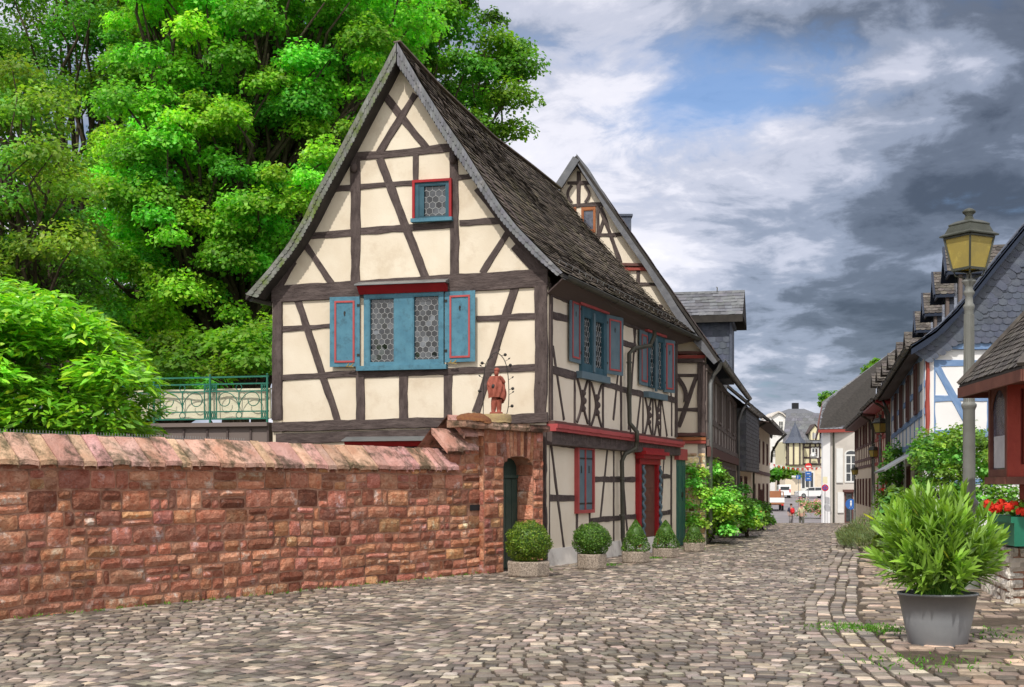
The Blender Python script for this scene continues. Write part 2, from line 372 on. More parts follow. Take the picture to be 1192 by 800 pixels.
def stone_block(mb, fw, s0, s1, z0, z1, depth, rough, col, g=.011, back=-.05):
    """one rough squared stone with a bulged, pitted face; fw(s,z,off) places it"""
    n = max(2, min(6, int((s1-s0)/.06))); k = max(2, min(6, int((z1-z0)/.06))); sd = random.random()*100
    G = []
    for j in range(k+1):
        row = []
        for i in range(n+1):
            u, v = i/n, j/k
            e = min(1, min(u, 1-u)*n*1.6)*min(1, min(v, 1-v)*k*1.6)
            s = s0+g+(s1-s0-2*g)*u; z = z0+g+(z1-z0-2*g)*v
            nn = mnoise.noise(Vector((s*6+sd, z*6, sd)))
            ex = mnoise.noise(Vector((s*4, z*4, sd)))*.016
            rc = .009*max(0, abs(u-.5)*2-.6)*max(0, abs(v-.5)*2-.6)/.16; s -= (u-.5)*2*rc; z -= (v-.5)*2*rc
            off = depth*(.25+.75*e)+nn*rough*(.4+.6*e)
            row.append(fw(s+ex, z+mnoise.noise(Vector((s*4, sd, z*4)))*.014+wav(s), off))
        G.append(row)
    for j in range(k):
        for i in range(n): mb.face([G[j][i], G[j][i+1], G[j+1][i+1], G[j+1][i]], col)
    def bk(s, z): return fw(s, z+wav(s), back)
    for i in range(n):
        a = s0+g+(s1-s0-2*g)*i/n; b = s0+g+(s1-s0-2*g)*(i+1)/n
        mb.face([G[0][i], G[0][i+1], bk(b, z0+g), bk(a, z0+g)], col); mb.face([G[k][i], G[k][i+1], bk(b, z1-g), bk(a, z1-g)], col)
    for j in range(k):
        a = z0+g+(z1-z0-2*g)*j/k; b = z0+g+(z1-z0-2*g)*(j+1)/k
        mb.face([G[j][0], G[j+1][0], bk(s0+g, b), bk(s0+g, a)], col); mb.face([G[j][n], G[j+1][n], bk(s1-g, b), bk(s1-g, a)], col)
def stonecol():
    g = random.uniform(.55, 1.2); r = random.random()
    if r < .09: return (g*1.3, g*1.5, g*1.45)
    if r < .2: return (g*.6, g*.52, g*.5)
    if r < .23: return (g*1.25, g*1.5, g*1.15)
    return (g, g*random.uniform(.88, 1.1), g*random.uniform(.85, 1.08))
def ashlar(mb, fw, s0, s1, z0, z1, depth=.035, rough=.014, hmin=.12, hmax=.26, wmin=.16, wmax=.5, inside=None):
    z = z0
    while z < z1-.04:
        h = random.uniform(hmin, hmax)
        if z+h > z1-.07: h = z1-z
        s = s0-random.uniform(0, .1)
        while s < s1-.02:
            w = random.uniform(wmin, wmax)
            if random.random() < .12: w = random.uniform(.1, .16)
            a, b = max(s, s0), min(s+w, s1)
            if s1-b < .08: b = s1
            s = b
            if b-a < .03: continue
            parts = [(a, b, z, z+h)]
            if h > .19 and random.random() < .35:
                k = random.uniform(.4, .6); parts = [(a, b, z, z+h*k), (a, b, z+h*k, z+h)]
                if b-a > .3 and random.random() < .5: c = a+(b-a)*random.uniform(.35, .65); parts = [(a, c, z, z+h*k), (c, b, z, z+h*k), (a, b, z+h*k, z+h)]
            for q in parts:
                if inside and not inside((q[0]+q[1])/2, (q[2]+q[3])/2): continue
                stone_block(mb, fw, *q, depth*random.uniform(.6, 1.3), rough, stonecol())
        z += h
# ---- foliage
def rand_dirs(n):
    v = RNG.normal(size=(n, 3)); return v/np.linalg.norm(v, axis=1, keepdims=True)
def leaves(C, NRM, L, W, cols, m, name, parent, shape='broad', axis=None):
    """one folded or lobed leaf at each centre C, face normal NRM"""
    n = len(C); a = axis if axis is not None else rand_dirs(n)
    a = a-NRM*np.sum(a*NRM, 1, keepdims=True); a /= np.linalg.norm(a, axis=1, keepdims=True)+1e-9
    b = np.cross(NRM, a); L = L[:, None]; W = W[:, None]
    if shape == 'maple': pr = [(-.5, 0, 0), (-.15, .5, .1), (.1, .3, 0), (.5, 0, -.12), (.1, -.3, 0), (-.15, -.5, .1)]
    elif shape == 'long': pr = [(-.5, 0, 0), (-.1, .5, .08), (.25, .38, .0), (.5, 0, -.16), (.25, -.38, 0), (-.1, -.5, .08)]
    else: pr = [(-.5, 0, 0), (0, .5, .1), (.5, 0, -.1), (0, -.5, .1)]
    V = np.stack([C+a*L*p[0]+b*W*p[1]+NRM*W*p[2] for p in pr], 1).reshape(-1, 3)
    return np_mesh(name, V, len(pr), cols, m, parent)
def leafcols(n, var=.25, base=None):
    g = (1+RNG.uniform(-var, var, n))[:, None]; c = np.ones((n, 3))*g
    c[:, 0] *= 1+RNG.uniform(-.15, .3, n); c[:, 2] *= RNG.uniform(.6, 1.2, n)
    if base is not None: c *= base
    return c
def crown(blobs, per, size, m, name, parent, up=.5, var=.25, flat=.65, shape='maple', lit=None):
    """leaf masses: each blob (centre, radius) gets leaves crowded on its outer, upper shell"""
    Cs, Ns, Ks = [], [], []
    for (c, r, tint) in blobs:
        n = int(per*(r**2)); d = rand_dirs(n); d[:, 2] = np.where(d[:, 2] < -.25, -d[:, 2]*RNG.uniform(.2, 1, n), d[:, 2])
        rr = r*(RNG.uniform(0, 1, n)**.35)*(1+.22*np.sin(d[:, 0]*5+c[0]*3)*np.cos(d[:, 1]*4+c[1]))
        p = np.array(c)+d*rr[:, None]*np.array([1, 1, flat]); p += RNG.normal(0, .05*r, (n, 3)); p[:, 2] -= .18*r*(d[:, 0]**2+d[:, 1]**2)
        nn = d*.6+np.array([0, 0, up+.35])+RNG.normal(0, .45, (n, 3)); nn /= np.linalg.norm(nn, axis=1, keepdims=True)
        Cs.append(p); Ns.append(nn)
        hh = RNG.uniform(-.3, .35)
        tint = np.array([tint*(1+hh), tint, tint*(1-hh*.5)])
        inner = .74+.3*(rr/r)[:, None]  # inner shade painted in: leaf colour darkens towards the blob centre
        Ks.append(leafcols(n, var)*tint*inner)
    C = np.concatenate(Cs); Nn = np.concatenate(Ns); K = np.concatenate(Ks); n = len(C)
    Ls = size*RNG.uniform(.7, 1.35, n)
    return leaves(C, Nn, Ls, Ls*RNG.uniform(.75, 1.05, n), K, m, name, parent, shape)
def branches(root, tips, r0, parent, name='branch', seg=6):
    mb = MB()
    for (a, t, ra) in tips:
        a = Vector(a); t = Vector(t); n = 6; L = (t-a).length; ps = []
        for i in range(n+1):
            k = i/n; q = a.lerp(t, k)+Vector((0, 0, L*.1*math.sin(k*math.pi)))
            if 0 < i: q += Vector([random.gauss(0, L*.025) for _ in range(3)])
            ps.append(q)
        mb.tube(ps, [ra*(1-.85*i/n) for i in range(n+1)], seg)
    return mb.build(name, M['bark'], parent, True)
def lerp(a, b, t): return a+(b-a)*t
def poly_at(ps, t):
    """point at arc fraction t of a polyline"""
    L = [0]
    for a, b in zip(ps, ps[1:]): L.append(L[-1]+(Vector(b)-Vector(a)).length)
    d = max(0, min(1, t))*L[-1]
    for i in range(len(ps)-1):
        if d <= L[i+1]+1e-9: return Vector(ps[i]).lerp(Vector(ps[i+1]), (d-L[i])/max(1e-9, L[i+1]-L[i]))
    return Vector(ps[-1])
def make_window(fac, x0, y0, x1, y1, panes, parent, m='blue', off=.05, hexr=.068, name='window', pane='glass'):
    """timber window: a frame of boards round its panes, glass set back behind it"""
    s0, za = fac.sz(x0, y0); s1, zb = fac.sz(x1, y1); zt, z0 = max(za, zb), min(za, zb); mb = MB(); cur = s0; pp = []
    for (a, b, c, d) in panes:
        sa, zc = fac.sz(a, b); sb, zd = fac.sz(c, d); hi, lo = max(zc, zd), min(zc, zd)
        sbox(mb, fac, cur, sa, z0, zt, off, off+.02); sbox(mb, fac, sa, sb, hi, zt, off-.004, off); sbox(mb, fac, sa, sb, z0, lo, off-.004, off)
        frame_geo(mb, fac, sa-.004, sb+.004, lo-.004, hi+.004, .022, off-.012, off)
        pp.append((sa+.01, sb-.01, lo+.01, hi-.01)); cur = sb
    sbox(mb, fac, cur, s1, z0, zt, off, off+.02)
    fr = mb.build(name, M[m], parent, bevel=.004)
    for (sa, sb, lo, hi) in pp:
        g = MB(); sbox(g, fac, sa, sb, lo, hi, .008, .006); g.build('pane', M[pane], fr)
        if hexr: hexlattice(fac, sa, sb, lo, hi, hexr, .014, fr)
    return fr
def shutter(fac, xa, y0, xb, y1, parent, m='blue', mm='redsoft', off=.07, tilt=0, inset=.13, hinge=None):
    """panelled shutter folded back on the wall; tilt leans its free edge out from the wall"""
    s0, za = fac.sz(xa, y0); s1, zb = fac.sz(xb, y1); z1, z0 = max(za, zb), min(za, zb); w = s1-s0
    def q(s, z, o):
        k = (s-s0)/w; k = (1-k) if (hinge == 'r') else k
        return fac.w(s, z, o+tilt*k)
    mb = MB()
    def bx(mb, a, b, c, d, o, th):
        f = [q(a, c, o), q(b, c, o), q(b, d, o), q(a, d, o)]; mb.prism(f, -fac.n*th)
    bx(mb, s0, s1, z0, z1, off, .03); sh = mb.build('shutter', M[m], parent, bevel=.003)
    iw = w*inset+.02; ih = .08; t = .036; a, b, c, d = s0+iw, s1-iw, z0+ih, z1-ih
    mb = MB(); bx(mb, a, b, d-t, d, off+.016, .014); bx(mb, a, b, c, c+t, off+.016, .014); bx(mb, a, a+t, c+t, d-t, off+.016, .014); bx(mb, b-t, b, c+t, d-t, off+.016, .014)
    mb.build('moulding', M[mm], sh)
    mb = MB(); cs, cz = (s0+s1)/2, z1-(z1-z0)*.24
    mb.prism([q(cs+x*.03, cz+y*.05, off+.006) for x, y in ((0, 1), (.6, .75), (.75, .2), (.4, -.1), (.55, -.7), (0, -1.2), (-.5, -.5), (-.7, .2), (-.5, .7))], -fac.n*.004)
    mb.build('heart_cutout', M['iron'], sh)
    for zz in (z0+.2, z1-.2): mb = MB(); bx(mb, s0 if hinge != 'r' else s1-.05, s0+.05 if hinge != 'r' else s1, zz, zz+.05, off+.012, .02); mb.build('hinge', M['iron'], sh)
    return sh
def gutter(p0, p1, r, m, parent, name='gutter', lip=True):
    mb = MB(); p0, p1 = Vector(p0), Vector(p1); d = (p1-p0).normalized(); a = d.cross(Vector((0, 0, 1))).normalized(); n = 24
    prof = [(math.cos(t)*r, math.sin(t)*r) for t in [math.pi+math.pi*k/8 for k in range(9)]]
    prof = [(prof[0][0], .01)]+prof+[(prof[-1][0], .01)]
    for i in range(n):
        q0, q1 = p0.lerp(p1, i/n), p0.lerp(p1, (i+1)/n)
        for (x0, z0), (x1, z1) in zip(prof, prof[1:]):
            f = [q0+a*x0+Vector((0, 0, z0)), q1+a*x0+Vector((0, 0, z0)), q1+a*x1+Vector((0, 0, z1)), q0+a*x1+Vector((0, 0, z1))]; mb.face(f)
            mb.face([v+Vector((0, 0, .004)) for v in f])
    for e in (-r, r): mb.tube([p0+a*e, p1+a*e], .012, 6)
    for k in range(5):
        q = p0.lerp(p1, (k+.5)/5); mb.tube([q+a*x*1.06+Vector((0, 0, z*1.06)) for x, z in prof[1:-1]], .008, 4)
    return mb.build(name, M[m], parent)

# ================================================================ SETTING: ground
def build_ground():
    ys = [-60, -20, 0, 8, 15, 22, 30, 35, 42, 50, 56, 60, 66, 74, 82, 94, 105, 120, 135, 150, 170, 183, 195, 220, 260, 400, 800, 1600, 3000]
    xs = [-2500, -600, -150, -60, -25, -12, -4, 4, 12, 20, 30, 45, 70, 150, 600, 2500]
    mb = MB()
    for a, b in zip(ys, ys[1:]):
        for c, d in zip(xs, xs[1:]): mb.face([(c, a, gz(a)-.05), (d, a, gz(a)-.05), (d, b, gz(b)-.05), (c, b, gz(b)-.05)])
    tag(mb.build('ground', M['earth']), kind='structure')
    mb = MB(); yy = [60.5, 66, 74, 82, 94, 105, 120, 135, 150, 170, 183, 195, 215, 240]
    for a, b in zip(yy, yy[1:]):
        def ex(y): return (.17*y-2, .27*y+4)
        mb.face([(ex(a)[0]-4, a, gz(a)-.02), (ex(a)[1], a, gz(a)-.02), (ex(b)[1], b, gz(b)-.02), (ex(b)[0]-4, b, gz(b)-.02)])
    tag(mb.build('road', M['asphalt']), kind='structure')
GUT = [(3.0, 9.0), (3.15, 11), (3.45, 14), (4.15, 17), (5.0, 20), (6.3, 25), (7.6, 29.5), (9.2, 36), (11.2, 44), (13.4, 52), (15.8, 61)]
def gut(y):
    for (x0, a), (x1, b) in zip(GUT, GUT[1:]):
        if y <= b: return x0+(x1-x0)*(y-a)/(b-a)
    return GUT[-1][0]
def gut_smooth(y): return (gut(y-1.2)+gut(y)*2+gut(y+1.2))/4
LEFT = [(-12, 6.6), (-8.9, 11), (-6, 15.1), (-.55, 22.9), (.6, 24.5), (4.14, 32.5), (5.0, 33.5), (8.7, 50), (11, 61)]
def leftx(y):
    for (x0, a), (x1, b) in zip(LEFT, LEFT[1:]):
        if y <= b: return x0+(x1-x0)*(y-a)/(b-a)
    return LEFT[-1][0]
def stones_np(cx, cy, hx, hy, ang, base, name, dome=.009, jit=.12, zoff=0):
    """one low domed sett per centre: top face, shoulder ring, skirt"""
    n = len(cx); ca, sa = np.cos(ang), np.sin(ang); crn = np.array([(-1, -1), (1, -1), (1, 1), (-1, 1)], float)
    jx = 1+RNG.uniform(-jit, jit, (n, 4)); jy = 1+RNG.uniform(-jit, jit, (n, 4))
    zs = np.array([gz(y) for y in cy])+zoff; tilt = RNG.normal(0, .022, (n, 2)); lift = RNG.normal(0, .0035, n)
    rings = []
    for sc, dz in ((.78, dome), (.95, dome*.45), (1.0, -.03)):
        lx = crn[None, :, 0]*jx*hx[:, None]*sc; ly = crn[None, :, 1]*jy*hy[:, None]*sc
        X = cx[:, None]+lx*ca[:, None]-ly*sa[:, None]; Y = cy[:, None]+lx*sa[:, None]+ly*ca[:, None]
        Z = zs[:, None]+dz+lift[:, None]+lx*tilt[:, :1]+ly*tilt[:, 1:]
        rings.append(np.stack([X, Y, Z], -1))
    V = np.concatenate(rings, 1).reshape(-1, 3)  # 12 verts per stone
    quads = [(0, 1, 2, 3)]
    for r in (0, 4):
        for k in range(4): quads.append((r+k, r+4+k, r+4+(k+1) % 4, r+(k+1) % 4))
    q = np.array(quads); F_ = (np.arange(n)[:, None, None]*12+q[None]).reshape(-1, 4); nf = len(F_)
    me = bpy.data.meshes.new(name); me.vertices.add(n*12); me.loops.add(nf*4); me.polygons.add(nf)
    me.vertices.foreach_set('co', V.astype(np.float32).ravel()); me.loops.foreach_set('vertex_index', F_.astype(np.int32).ravel())
    me.polygons.foreach_set('loop_start', np.arange(0, nf*4, 4, dtype=np.int32)); me.update(calc_edges=True)
    me.polygons.foreach_set('use_smooth', np.ones(nf, dtype=bool))
    at = me.attributes.new('Col', 'FLOAT_COLOR', 'FACE')
    c = np.repeat(base, len(quads), 0).reshape(n, len(quads), 3); c[:, 5:] *= .55
    at.data.foreach_set('color', np.concatenate([c.reshape(-1, 3), np.ones((nf, 1))], 1).astype(np.float32).ravel())
    me.materials.append(M['cobble']); o = bpy.data.objects.new(name, me); COL.objects.link(o)
    return tag(o, kind='structure')
def sett_colours(n, warm=1.0):
    g = RNG.uniform(.42, 1.15, n)**1.2; hot = RNG.random(n); g = np.where(hot < .14, g*.62, g); g = np.where(hot > .88, RNG.uniform(1.4, 1.95, n), g)
    c = np.stack([g*RNG.uniform(.96, 1.1, n), g*RNG.uniform(.92, 1.0, n), g*RNG.uniform(.84, 1.0, n)], 1); return c
def build_cobbles():
    mb = MB(); ys = list(range(4, 63, 1))
    for a, b in zip(ys, ys[1:]):
        mb.face([(-30, a, gz(a)-.012), (40, a, gz(a)-.012), (40, b, gz(b)-.012), (-30, b, gz(b)-.012)])
    tag(mb.build('street_bed', M['joint']), kind='structure')
    # street setts: rows swing in shallow arcs across the street
    px, py = .138, .152; A = R(-17); CX_, CY_, AN, HXs, HYs = [], [], [], [], []
    for j in range(-45, 480):
        x = -14+random.uniform(-.1, .1); v = j*py
        while x < 18:
            w = px*random.uniform(.72, 1.3); u = x+w/2; x += w
            arc = .55*math.cos(u*1.15+.8*math.sin(v*.11))+.10*math.sin(v*.9+u*2.1)+.3*math.sin(v*.23+u*.3)
            vv = v+arc; sl = -.55*1.15*math.sin(u*1.15+.8*math.sin(v*.11))+.09
            X = 1.0+u*math.cos(A)-vv*math.sin(A); Y = 6+u*math.sin(A)+vv*math.cos(A)
            if Y < 6.5 or Y > 60.8 or X < leftx(Y)-.1 or X > gut_smooth(Y)-.32: continue
            if Y < 16 and abs(X) > .42*Y+1.2 and X < 0: continue
            CX_.append(X); CY_.append(Y); AN.append(A+math.atan(sl*.7)); HXs.append(w/2-.005); HYs.append(py/2*random.uniform(.86, .97))
    n = len(CX_); stones_np(np.array(CX_), np.array(CY_), np.array(HXs), np.array(HYs), np.array(AN), sett_colours(n), 'cobbled_street')
    # gutter: four long rows following the bend
    X_, Y_, AN, HXs, HYs = [], [], [], [], []
    for k, o in enumerate((-.24, -.08, .10, .27)):
        y = 7.0
        while y < 60.5:
            l = random.uniform(.17, .27); y += l
            x = gut_smooth(y)+o+.02*math.sin(y*1.7+k); sl = (gut_smooth(y+.2)-gut_smooth(y-.2))/.4
            X_.append(x); Y_.append(y-l/2); AN.append(-math.atan(sl)); HXs.append(.074); HYs.append(l/2-.008)
    # an old gutter on the left, by the planters
    for o in (.0, .17, .34):
        y = 24.5
        while y < 60:
            l = random.uniform(.17, .27); y += l; bx = leftx(y)+1.55-.7*min(1, max(0, (y-34)/10)); sl = .42 if y < 34 else .2
            if False: pass
            X_.append(bx+o); Y_.append(y-l/2); AN.append(-math.atan(sl)); HXs.append(.07); HYs.append(l/2-.008)
    n = len(X_); c = sett_colours(n)*1.12; stones_np(np.array(X_), np.array(Y_), np.array(HXs), np.array(HYs), np.array(AN), c, 'gutter_setts', zoff=.006)
    # right verge: larger pale uneven stones
    X_, Y_, AN, HXs, HYs = [], [], [], [], []
    for j in range(0, 250):
        x = .37+random.uniform(0, .15); y = 7+j*.215
        while x < 7.5:
            w = random.uniform(.15, .34); u = x+w/2; x += w; Y = y+.12*math.sin(u*1.3+y*.6)
            if Y > 60: continue
            if mnoise.noise(Vector((u*.9, Y*.9, 3))) > .33: continue
            X_.append(gut_smooth(Y)+u); Y_.append(Y); AN.append(-.2+random.uniform(-.08, .08)); HXs.append(w/2-.012); HYs.append(random.uniform(.082, .1))
    n = len(X_); c = sett_colours(n)*np.array([1.15, 1.08, 1.0]); stones_np(np.array(X_), np.array(Y_), np.array(HXs), np.array(HYs), np.array(AN), c, 'verge_paving', dome=.014, jit=.14)
    # tufts of grass and moss in the joints
    cs, ns = [], []
    spots = [(3.7, 14.2, .5, 500), (4.0, 14.0, .35, 300), (3.6, 11.4, .6, 260), (4.9, 11.2, .5, 200), (1.9, 25.1, .2, 160), (3.0, 27.4, .2, 160), (.5, 23.6, .25, 160), (4.4, 31.3, .3, 200), (5.2, 13.5, .9, 260), (6.2, 19.8, .4, 200)]
    for k in range(40): y = 11+k*.3; spots.append((leftx(y)+.1, y, .12, 18))
    for (x, y, r, n) in spots:
        p = np.stack([RNG.normal(x, r*.5, n), RNG.normal(y, r*.5, n), RNG.uniform(.0, .035, n)], 1); cs.append(p)
    C = np.concatenate(cs); n = len(C); nn = rand_dirs(n); nn[:, 2] = np.abs(nn[:, 2]); ax = RNG.normal(0, .5, (n, 3)); ax[:, 2] = 1
    o = leaves(C, nn, RNG.uniform(.03, .08, n), RNG.uniform(.008, .02, n), leafcols(n, .35)*np.array([.6, .75, .5]), M['leaf_rose'], 'grass', None, 'kite', ax)
    tag(o, 'short grass and moss growing in the joints of the paving', 'grass', kind='stuff')
build_ground(); build_cobbles()

# ================================================================ HOUSE A (corner house)
GA = Facade((-4.81, 25.95), (.656, 24.6)); SA = Facade((.656, 24.6), (4.14, 32.5)); GB = GA.shifted(.35); S0 = SA.shifted(-.07)
def house_a():
    H = thing('half_timbered_house', 'steep-roofed half-timbered house with cream panels, dark timbers and blue shutters behind the red stone wall', 'house', (.656, 24.6, 0))
    # ---- gable wall
    inner = pts([638, 322, 606, 283, 576, 245, 548, 203, 520, 161, 486, 103, 462, 66, 437, 116, 411, 174, 360, 262, 334, 302, 317, 330])
    poly = [GA.w(0, 0), GA.w(GA.len, 0)]+[GA.p(x, y) for x, y in inner]
    mb = MB(); mb.prism(poly, -GA.n*.2); gw = mb.build('gable_wall', M['plaster'], H)
    B = beams
    B(GA, [(628, 299, 464, 66, 9), (612, 293, 556, 219, 9), (322, 334, 340, 303, 13), (338, 305, 363, 262, 12), (361, 268, 413, 172, 10), (410, 180, 462, 68, 9), (600, 285, 634, 321, 14)], gw, off=.03)
    B(GA, [(408, 183, 530, 172, 9.5), (447, 110, 497, 173, 8.5), (484, 110, 441, 178, 8), (414, 186, 414, 331, 11.5), (528, 176, 529.5, 322, 11),
           (442, 185, 495, 323, 9.5), (484.5, 179, 484.5, 210, 7.5), (389, 220, 409, 219, 7), (420, 217.5, 480, 213, 6), (533, 207, 552, 205.5, 7),
           (358, 275.5, 409, 271, 8), (420, 269.5, 524, 262, 8), (535, 260, 586, 257, 7.5), (354, 283, 387, 331, 8), (592, 270, 561, 318, 8)], gw, off=.022)
    B(GA, [(317, 343, 638, 323.5, 19)], gw, off=.05)
    B(GA, [(323.5, 351, 323.5, 489, 11.5), (630, 333, 630, 486, 14.5), (630, 495, 630, 660, 13)], gw, off=.055)
    B(GA, [(329, 383.5, 387, 378.8, 6.5), (555, 371.5, 623, 368, 7), (329, 440, 420, 434.5, 7.5), (418, 436, 566, 431, 8), (564, 431, 623, 428, 7.5),
           (346.5, 349, 394, 492, 9), (600, 333, 554, 480, 9.5), (419.5, 437, 419.5, 493, 10.5), (470, 437, 470, 490, 10.5), (521.5, 432, 521.5, 487, 10.5)], gw, off=.025)
    B(GA, [(318, 497.5, 560, 490.5, 11), (560, 490.5, 638, 486, 11)], gw, off=.07)
    B(GA, [(322, 511, 600, 503, 12)], gw, off=.04)
    for y0 in (372, 176):  # carved knobs
        pass
    for (x, y) in ((413, 196), (528, 186)):
        mb = MB(); c = GA.p(x, y, .05); mb.ball(c, .075, 10, 7, (1, .7, 1.3)); mb.build('carved_knob', M['timber'], gw, True)
    # jetty strip under the first floor, white infill and lower window hood behind the coping
    # ---- windows of the gable
    w = make_window(GA, 425, 341, 517.5, 428, [(431, 348, 460.5, 422.5), (482, 345, 512.5, 419.5)], H, 'blue', .075)
    mb = MB(); fbox(mb, GA, 417, 427, 521.5, 430, .13, .12); mb.build('sill', M['blue'], w, bevel=.01)
    mb = MB(); s0, z0 = GA.sz(420, 345); s1, z1 = GA.sz(522, 328.5)
    mb.prism([GA.w(s0, z0+.02, .05), GA.w(s0, z0+.02, .10), GA.w(s0, z0+.17, .24), GA.w(s0, z0+.17, .05)], GA.u*(s1-s0)); mb.build('hood', M['red'], w)
    mb = MB(); mb.prism([GA.w(s0-.03, z0+.173, .05), GA.w(s0-.03, z0+.173, .29), GA.w(s0-.03, z0+.195, .29), GA.w(s0-.03, z0+.27, .05)], GA.u*(s1-s0+.06)); mb.build('hood_cover', M['zinc'], w)
    shutter(GA, 386.5, 347, 420, 427, H, tilt=.05, hinge='r'); shutter(GA, 519, 340.5, 555, 421.5, H, tilt=.06)
    for x, y in ((410, 427), (529, 423)):
        mb = MB(); c = GA.p(x, y, .14)
        for k in range(3): mb.bar(c+GA.u*(-.05+.04*k), c+GA.u*(-.02+.05*k)+Vector((0, 0, .05-.05*(k % 2))), .02, .015)
        mb.bar(c-GA.u*.08, c+GA.u*.09+Vector((0, 0, -.02)), .018, .014); mb.build('shutter_catch', M['brass'], w)
    w = make_window(GA, 484, 212.5, 525, 257, [(488.5, 217, 520.5, 252.5)], H, 'teal', .07, .075, pane='glass')
    mb = MB(); s0, z0 = GA.sz(481.5, 259); s1, z1 = GA.sz(527, 208.5); frame_geo(mb, GA, s0, s1, z0, z1, .05, .10, .09); mb.build('surround', M['red'], w, bevel=.004)
    mb = MB(); sbox(mb, GA, s0-.02, s1+.02, z0-.02, z0+.05, .14, .12); mb.build('sill', M['blue'], w, bevel=.006)
    mb = MB(); sbox(mb, GA, s0+.08, s0+.11+.12, z0+.1, z1-.09, .05, .02); mb.build('casement', M['teal'], w)
    # small lower window with red hood just above the coping
    w = make_window(GA, 409, 520, 516, 545, [(414, 523, 512, 545)], H, 'teal', .06, 0)
    mb = MB(); s0, z0 = GA.sz(406, 520.5); s1, _ = GA.sz(518, 515)
    mb.prism([GA.w(s0, z0, .05), GA.w(s0, z0, .20), GA.w(s0, z0+.10, .26), GA.w(s0, z0+.10, .05)], GA.u*(s1-s0)); mb.build('hood', M['red'], w)
    mb = MB(); mb.prism([GA.w(s0-.03, z0+.103, .05), GA.w(s0-.03, z0+.103, .32), GA.w(s0-.03, z0+.125, .32), GA.w(s0-.03, z0+.2, .05)], GA.u*(s1-s0+.06)); mb.build('hood_cover', M['zinc'], w)
    # ---- side wall, upper floor
    q = [SA.w(0, 2.45), SA.w(SA.len, 2.4), SA.w(SA.len, 5.25), SA.w(0, 5.35)]
    mb = MB(); mb.prism(q, -SA.n*.2); sw = mb.build('side_wall', M['plaster_pale'], H)
    B(SA, [(639.8, 330, 639.8, 489, 7), (786, 397, 786, 509, 5)], sw, off=.05)
    B(SA, [(641, 339, 787, 398, 10)], sw, off=.04)
    B(SA, [(643, 367, 660, 371, 8), (643, 430.5, 670, 438, 9), (702, 446.5, 748, 459.5, 7), (771, 463, 785, 466, 7), (716, 396.5, 740, 404, 7), (776, 417, 785, 419, 7),
           (643, 403, 656, 489, 5), (668.5, 436, 668.5, 493, 4.6), (685.8, 443, 685.8, 497, 4.6), (701.5, 447, 701.5, 500, 4.6), (725, 374, 713.5, 489, 4.2), (722.5, 368, 722.5, 505, 5),
           (739.5, 380, 731, 500, 3.6), (729, 455, 733.5, 503, 3.6), (745.5, 460, 740.5, 503, 4), (748, 458, 748, 506, 3.6), (759.5, 460, 759.5, 507, 3.6), (768.5, 463, 768.5, 508, 3.6),
           (770, 466, 776, 508, 3.6), (781.5, 466, 781.5, 508, 3.4), (737, 378, 739.5, 410, 3.6), (778, 420, 781, 464, 3)], sw, off=.022)
    # carved double-bow panels below the windows
    for (xa, xb, ya, yb) in ((671.5, 683, 440, 493), (688, 699, 446, 497), (750.3, 757.6, 461, 506), (761.5, 767, 463, 507)):
        s0, zt = SA.sz(xa, ya); s1, zb = SA.sz(xb, yb); mb = MB(); zm = (zt+zb)/2; sm = (s0+s1)/2; hw = (s1-s0)/2
        for sg in (-1, 1):
            ps = [(sm+sg*hw*abs(t)**1.6*1.0+sg*hw*.12, zm+t*(zt-zb)/2) for t in [k/8-1 for k in range(17)]]
            for a, b in zip(ps, ps[1:]): mb.bar(SA.w(*a, .016), SA.w(*b, .016), .055, .03, SA.n)
        for dz in (-.16, 0, .16): mb.ball(SA.w(sm, zm+dz, .02), .07 if dz else .085, 8, 6, (1, .5, 1))
        mb.build('carved_brace', M['timber'], sw)
    # windows of the side wall
    for (x0, y0, x1, y1, panes, sh, sill) in (
        (674, 354, 703, 443, [(676.5, 368, 685.5, 426), (690, 373, 699.5, 431)], ((659.8, 345, 674, 424), (703.5, 366, 717, 438)), (670, 432, 703.5, 443)),
        (752, 387, 771, 458, [(754, 394, 760, 452), (763.5, 397, 769, 454)], ((741.5, 384, 752.5, 450), (771, 395, 778, 458)), (748.5, 455.5, 771, 463))):
        w = make_window(SA, x0, y0, x1, y1-4, panes, H, 'teal', .07, .07)
        mb = MB(); s0, z0 = SA.sz(sill[0], sill[1]); s1, z1 = SA.sz(sill[2], sill[3]); sbox(mb, SA, s0, s1, z0-.14, z0, .14, .13); mb.build('sill', M['teal_light'], w, bevel=.01)
        mb = MB(); a, za = SA.sz(sh[0][0]+6, y0-5); b, zb = SA.sz(sh[1][0], y0+4); sbox(mb, SA, s0, b, za-.07, za-.02, .12, .1); mb.build('head_board', M['redsoft'], w)
        mb = MB(); sm = (s0+s1)/2; sbox(mb, SA, sm-.05, sm+.05, z0+.04, za-.15, .10, .04); mb.build('mullion', M['teal_light'], w, bevel=.006)
        shutter(SA, *sh[0], H, 'teal_light', tilt=.03, hinge='r', off=.05); shutter(SA, *sh[1], H, 'teal_light', tilt=.12, off=.05)
    # ---- jetty mouldings
    Lm = SA.len; zj = 2.72
    for (z0, z1, o, m, nm) in ((2.60, 2.66, .20, 'redsoft', 'moulding'), (2.66, 2.74, .23, 'redsoft', 'moulding'), (2.74, 2.80, .17, 'timber_brown', 'moulding')):
        mb = MB()
        for k in range(14):
            a, b = k/14, (k+1)/14; dz = lambda t: -.10*math.sin(t*math.pi)*0-.0*t
            sbox(mb, SA, a*Lm, b*Lm, z0-.02*a*5, z1-.02*a*5, o, o+.05)
        mb.build(nm, M[m], sw)
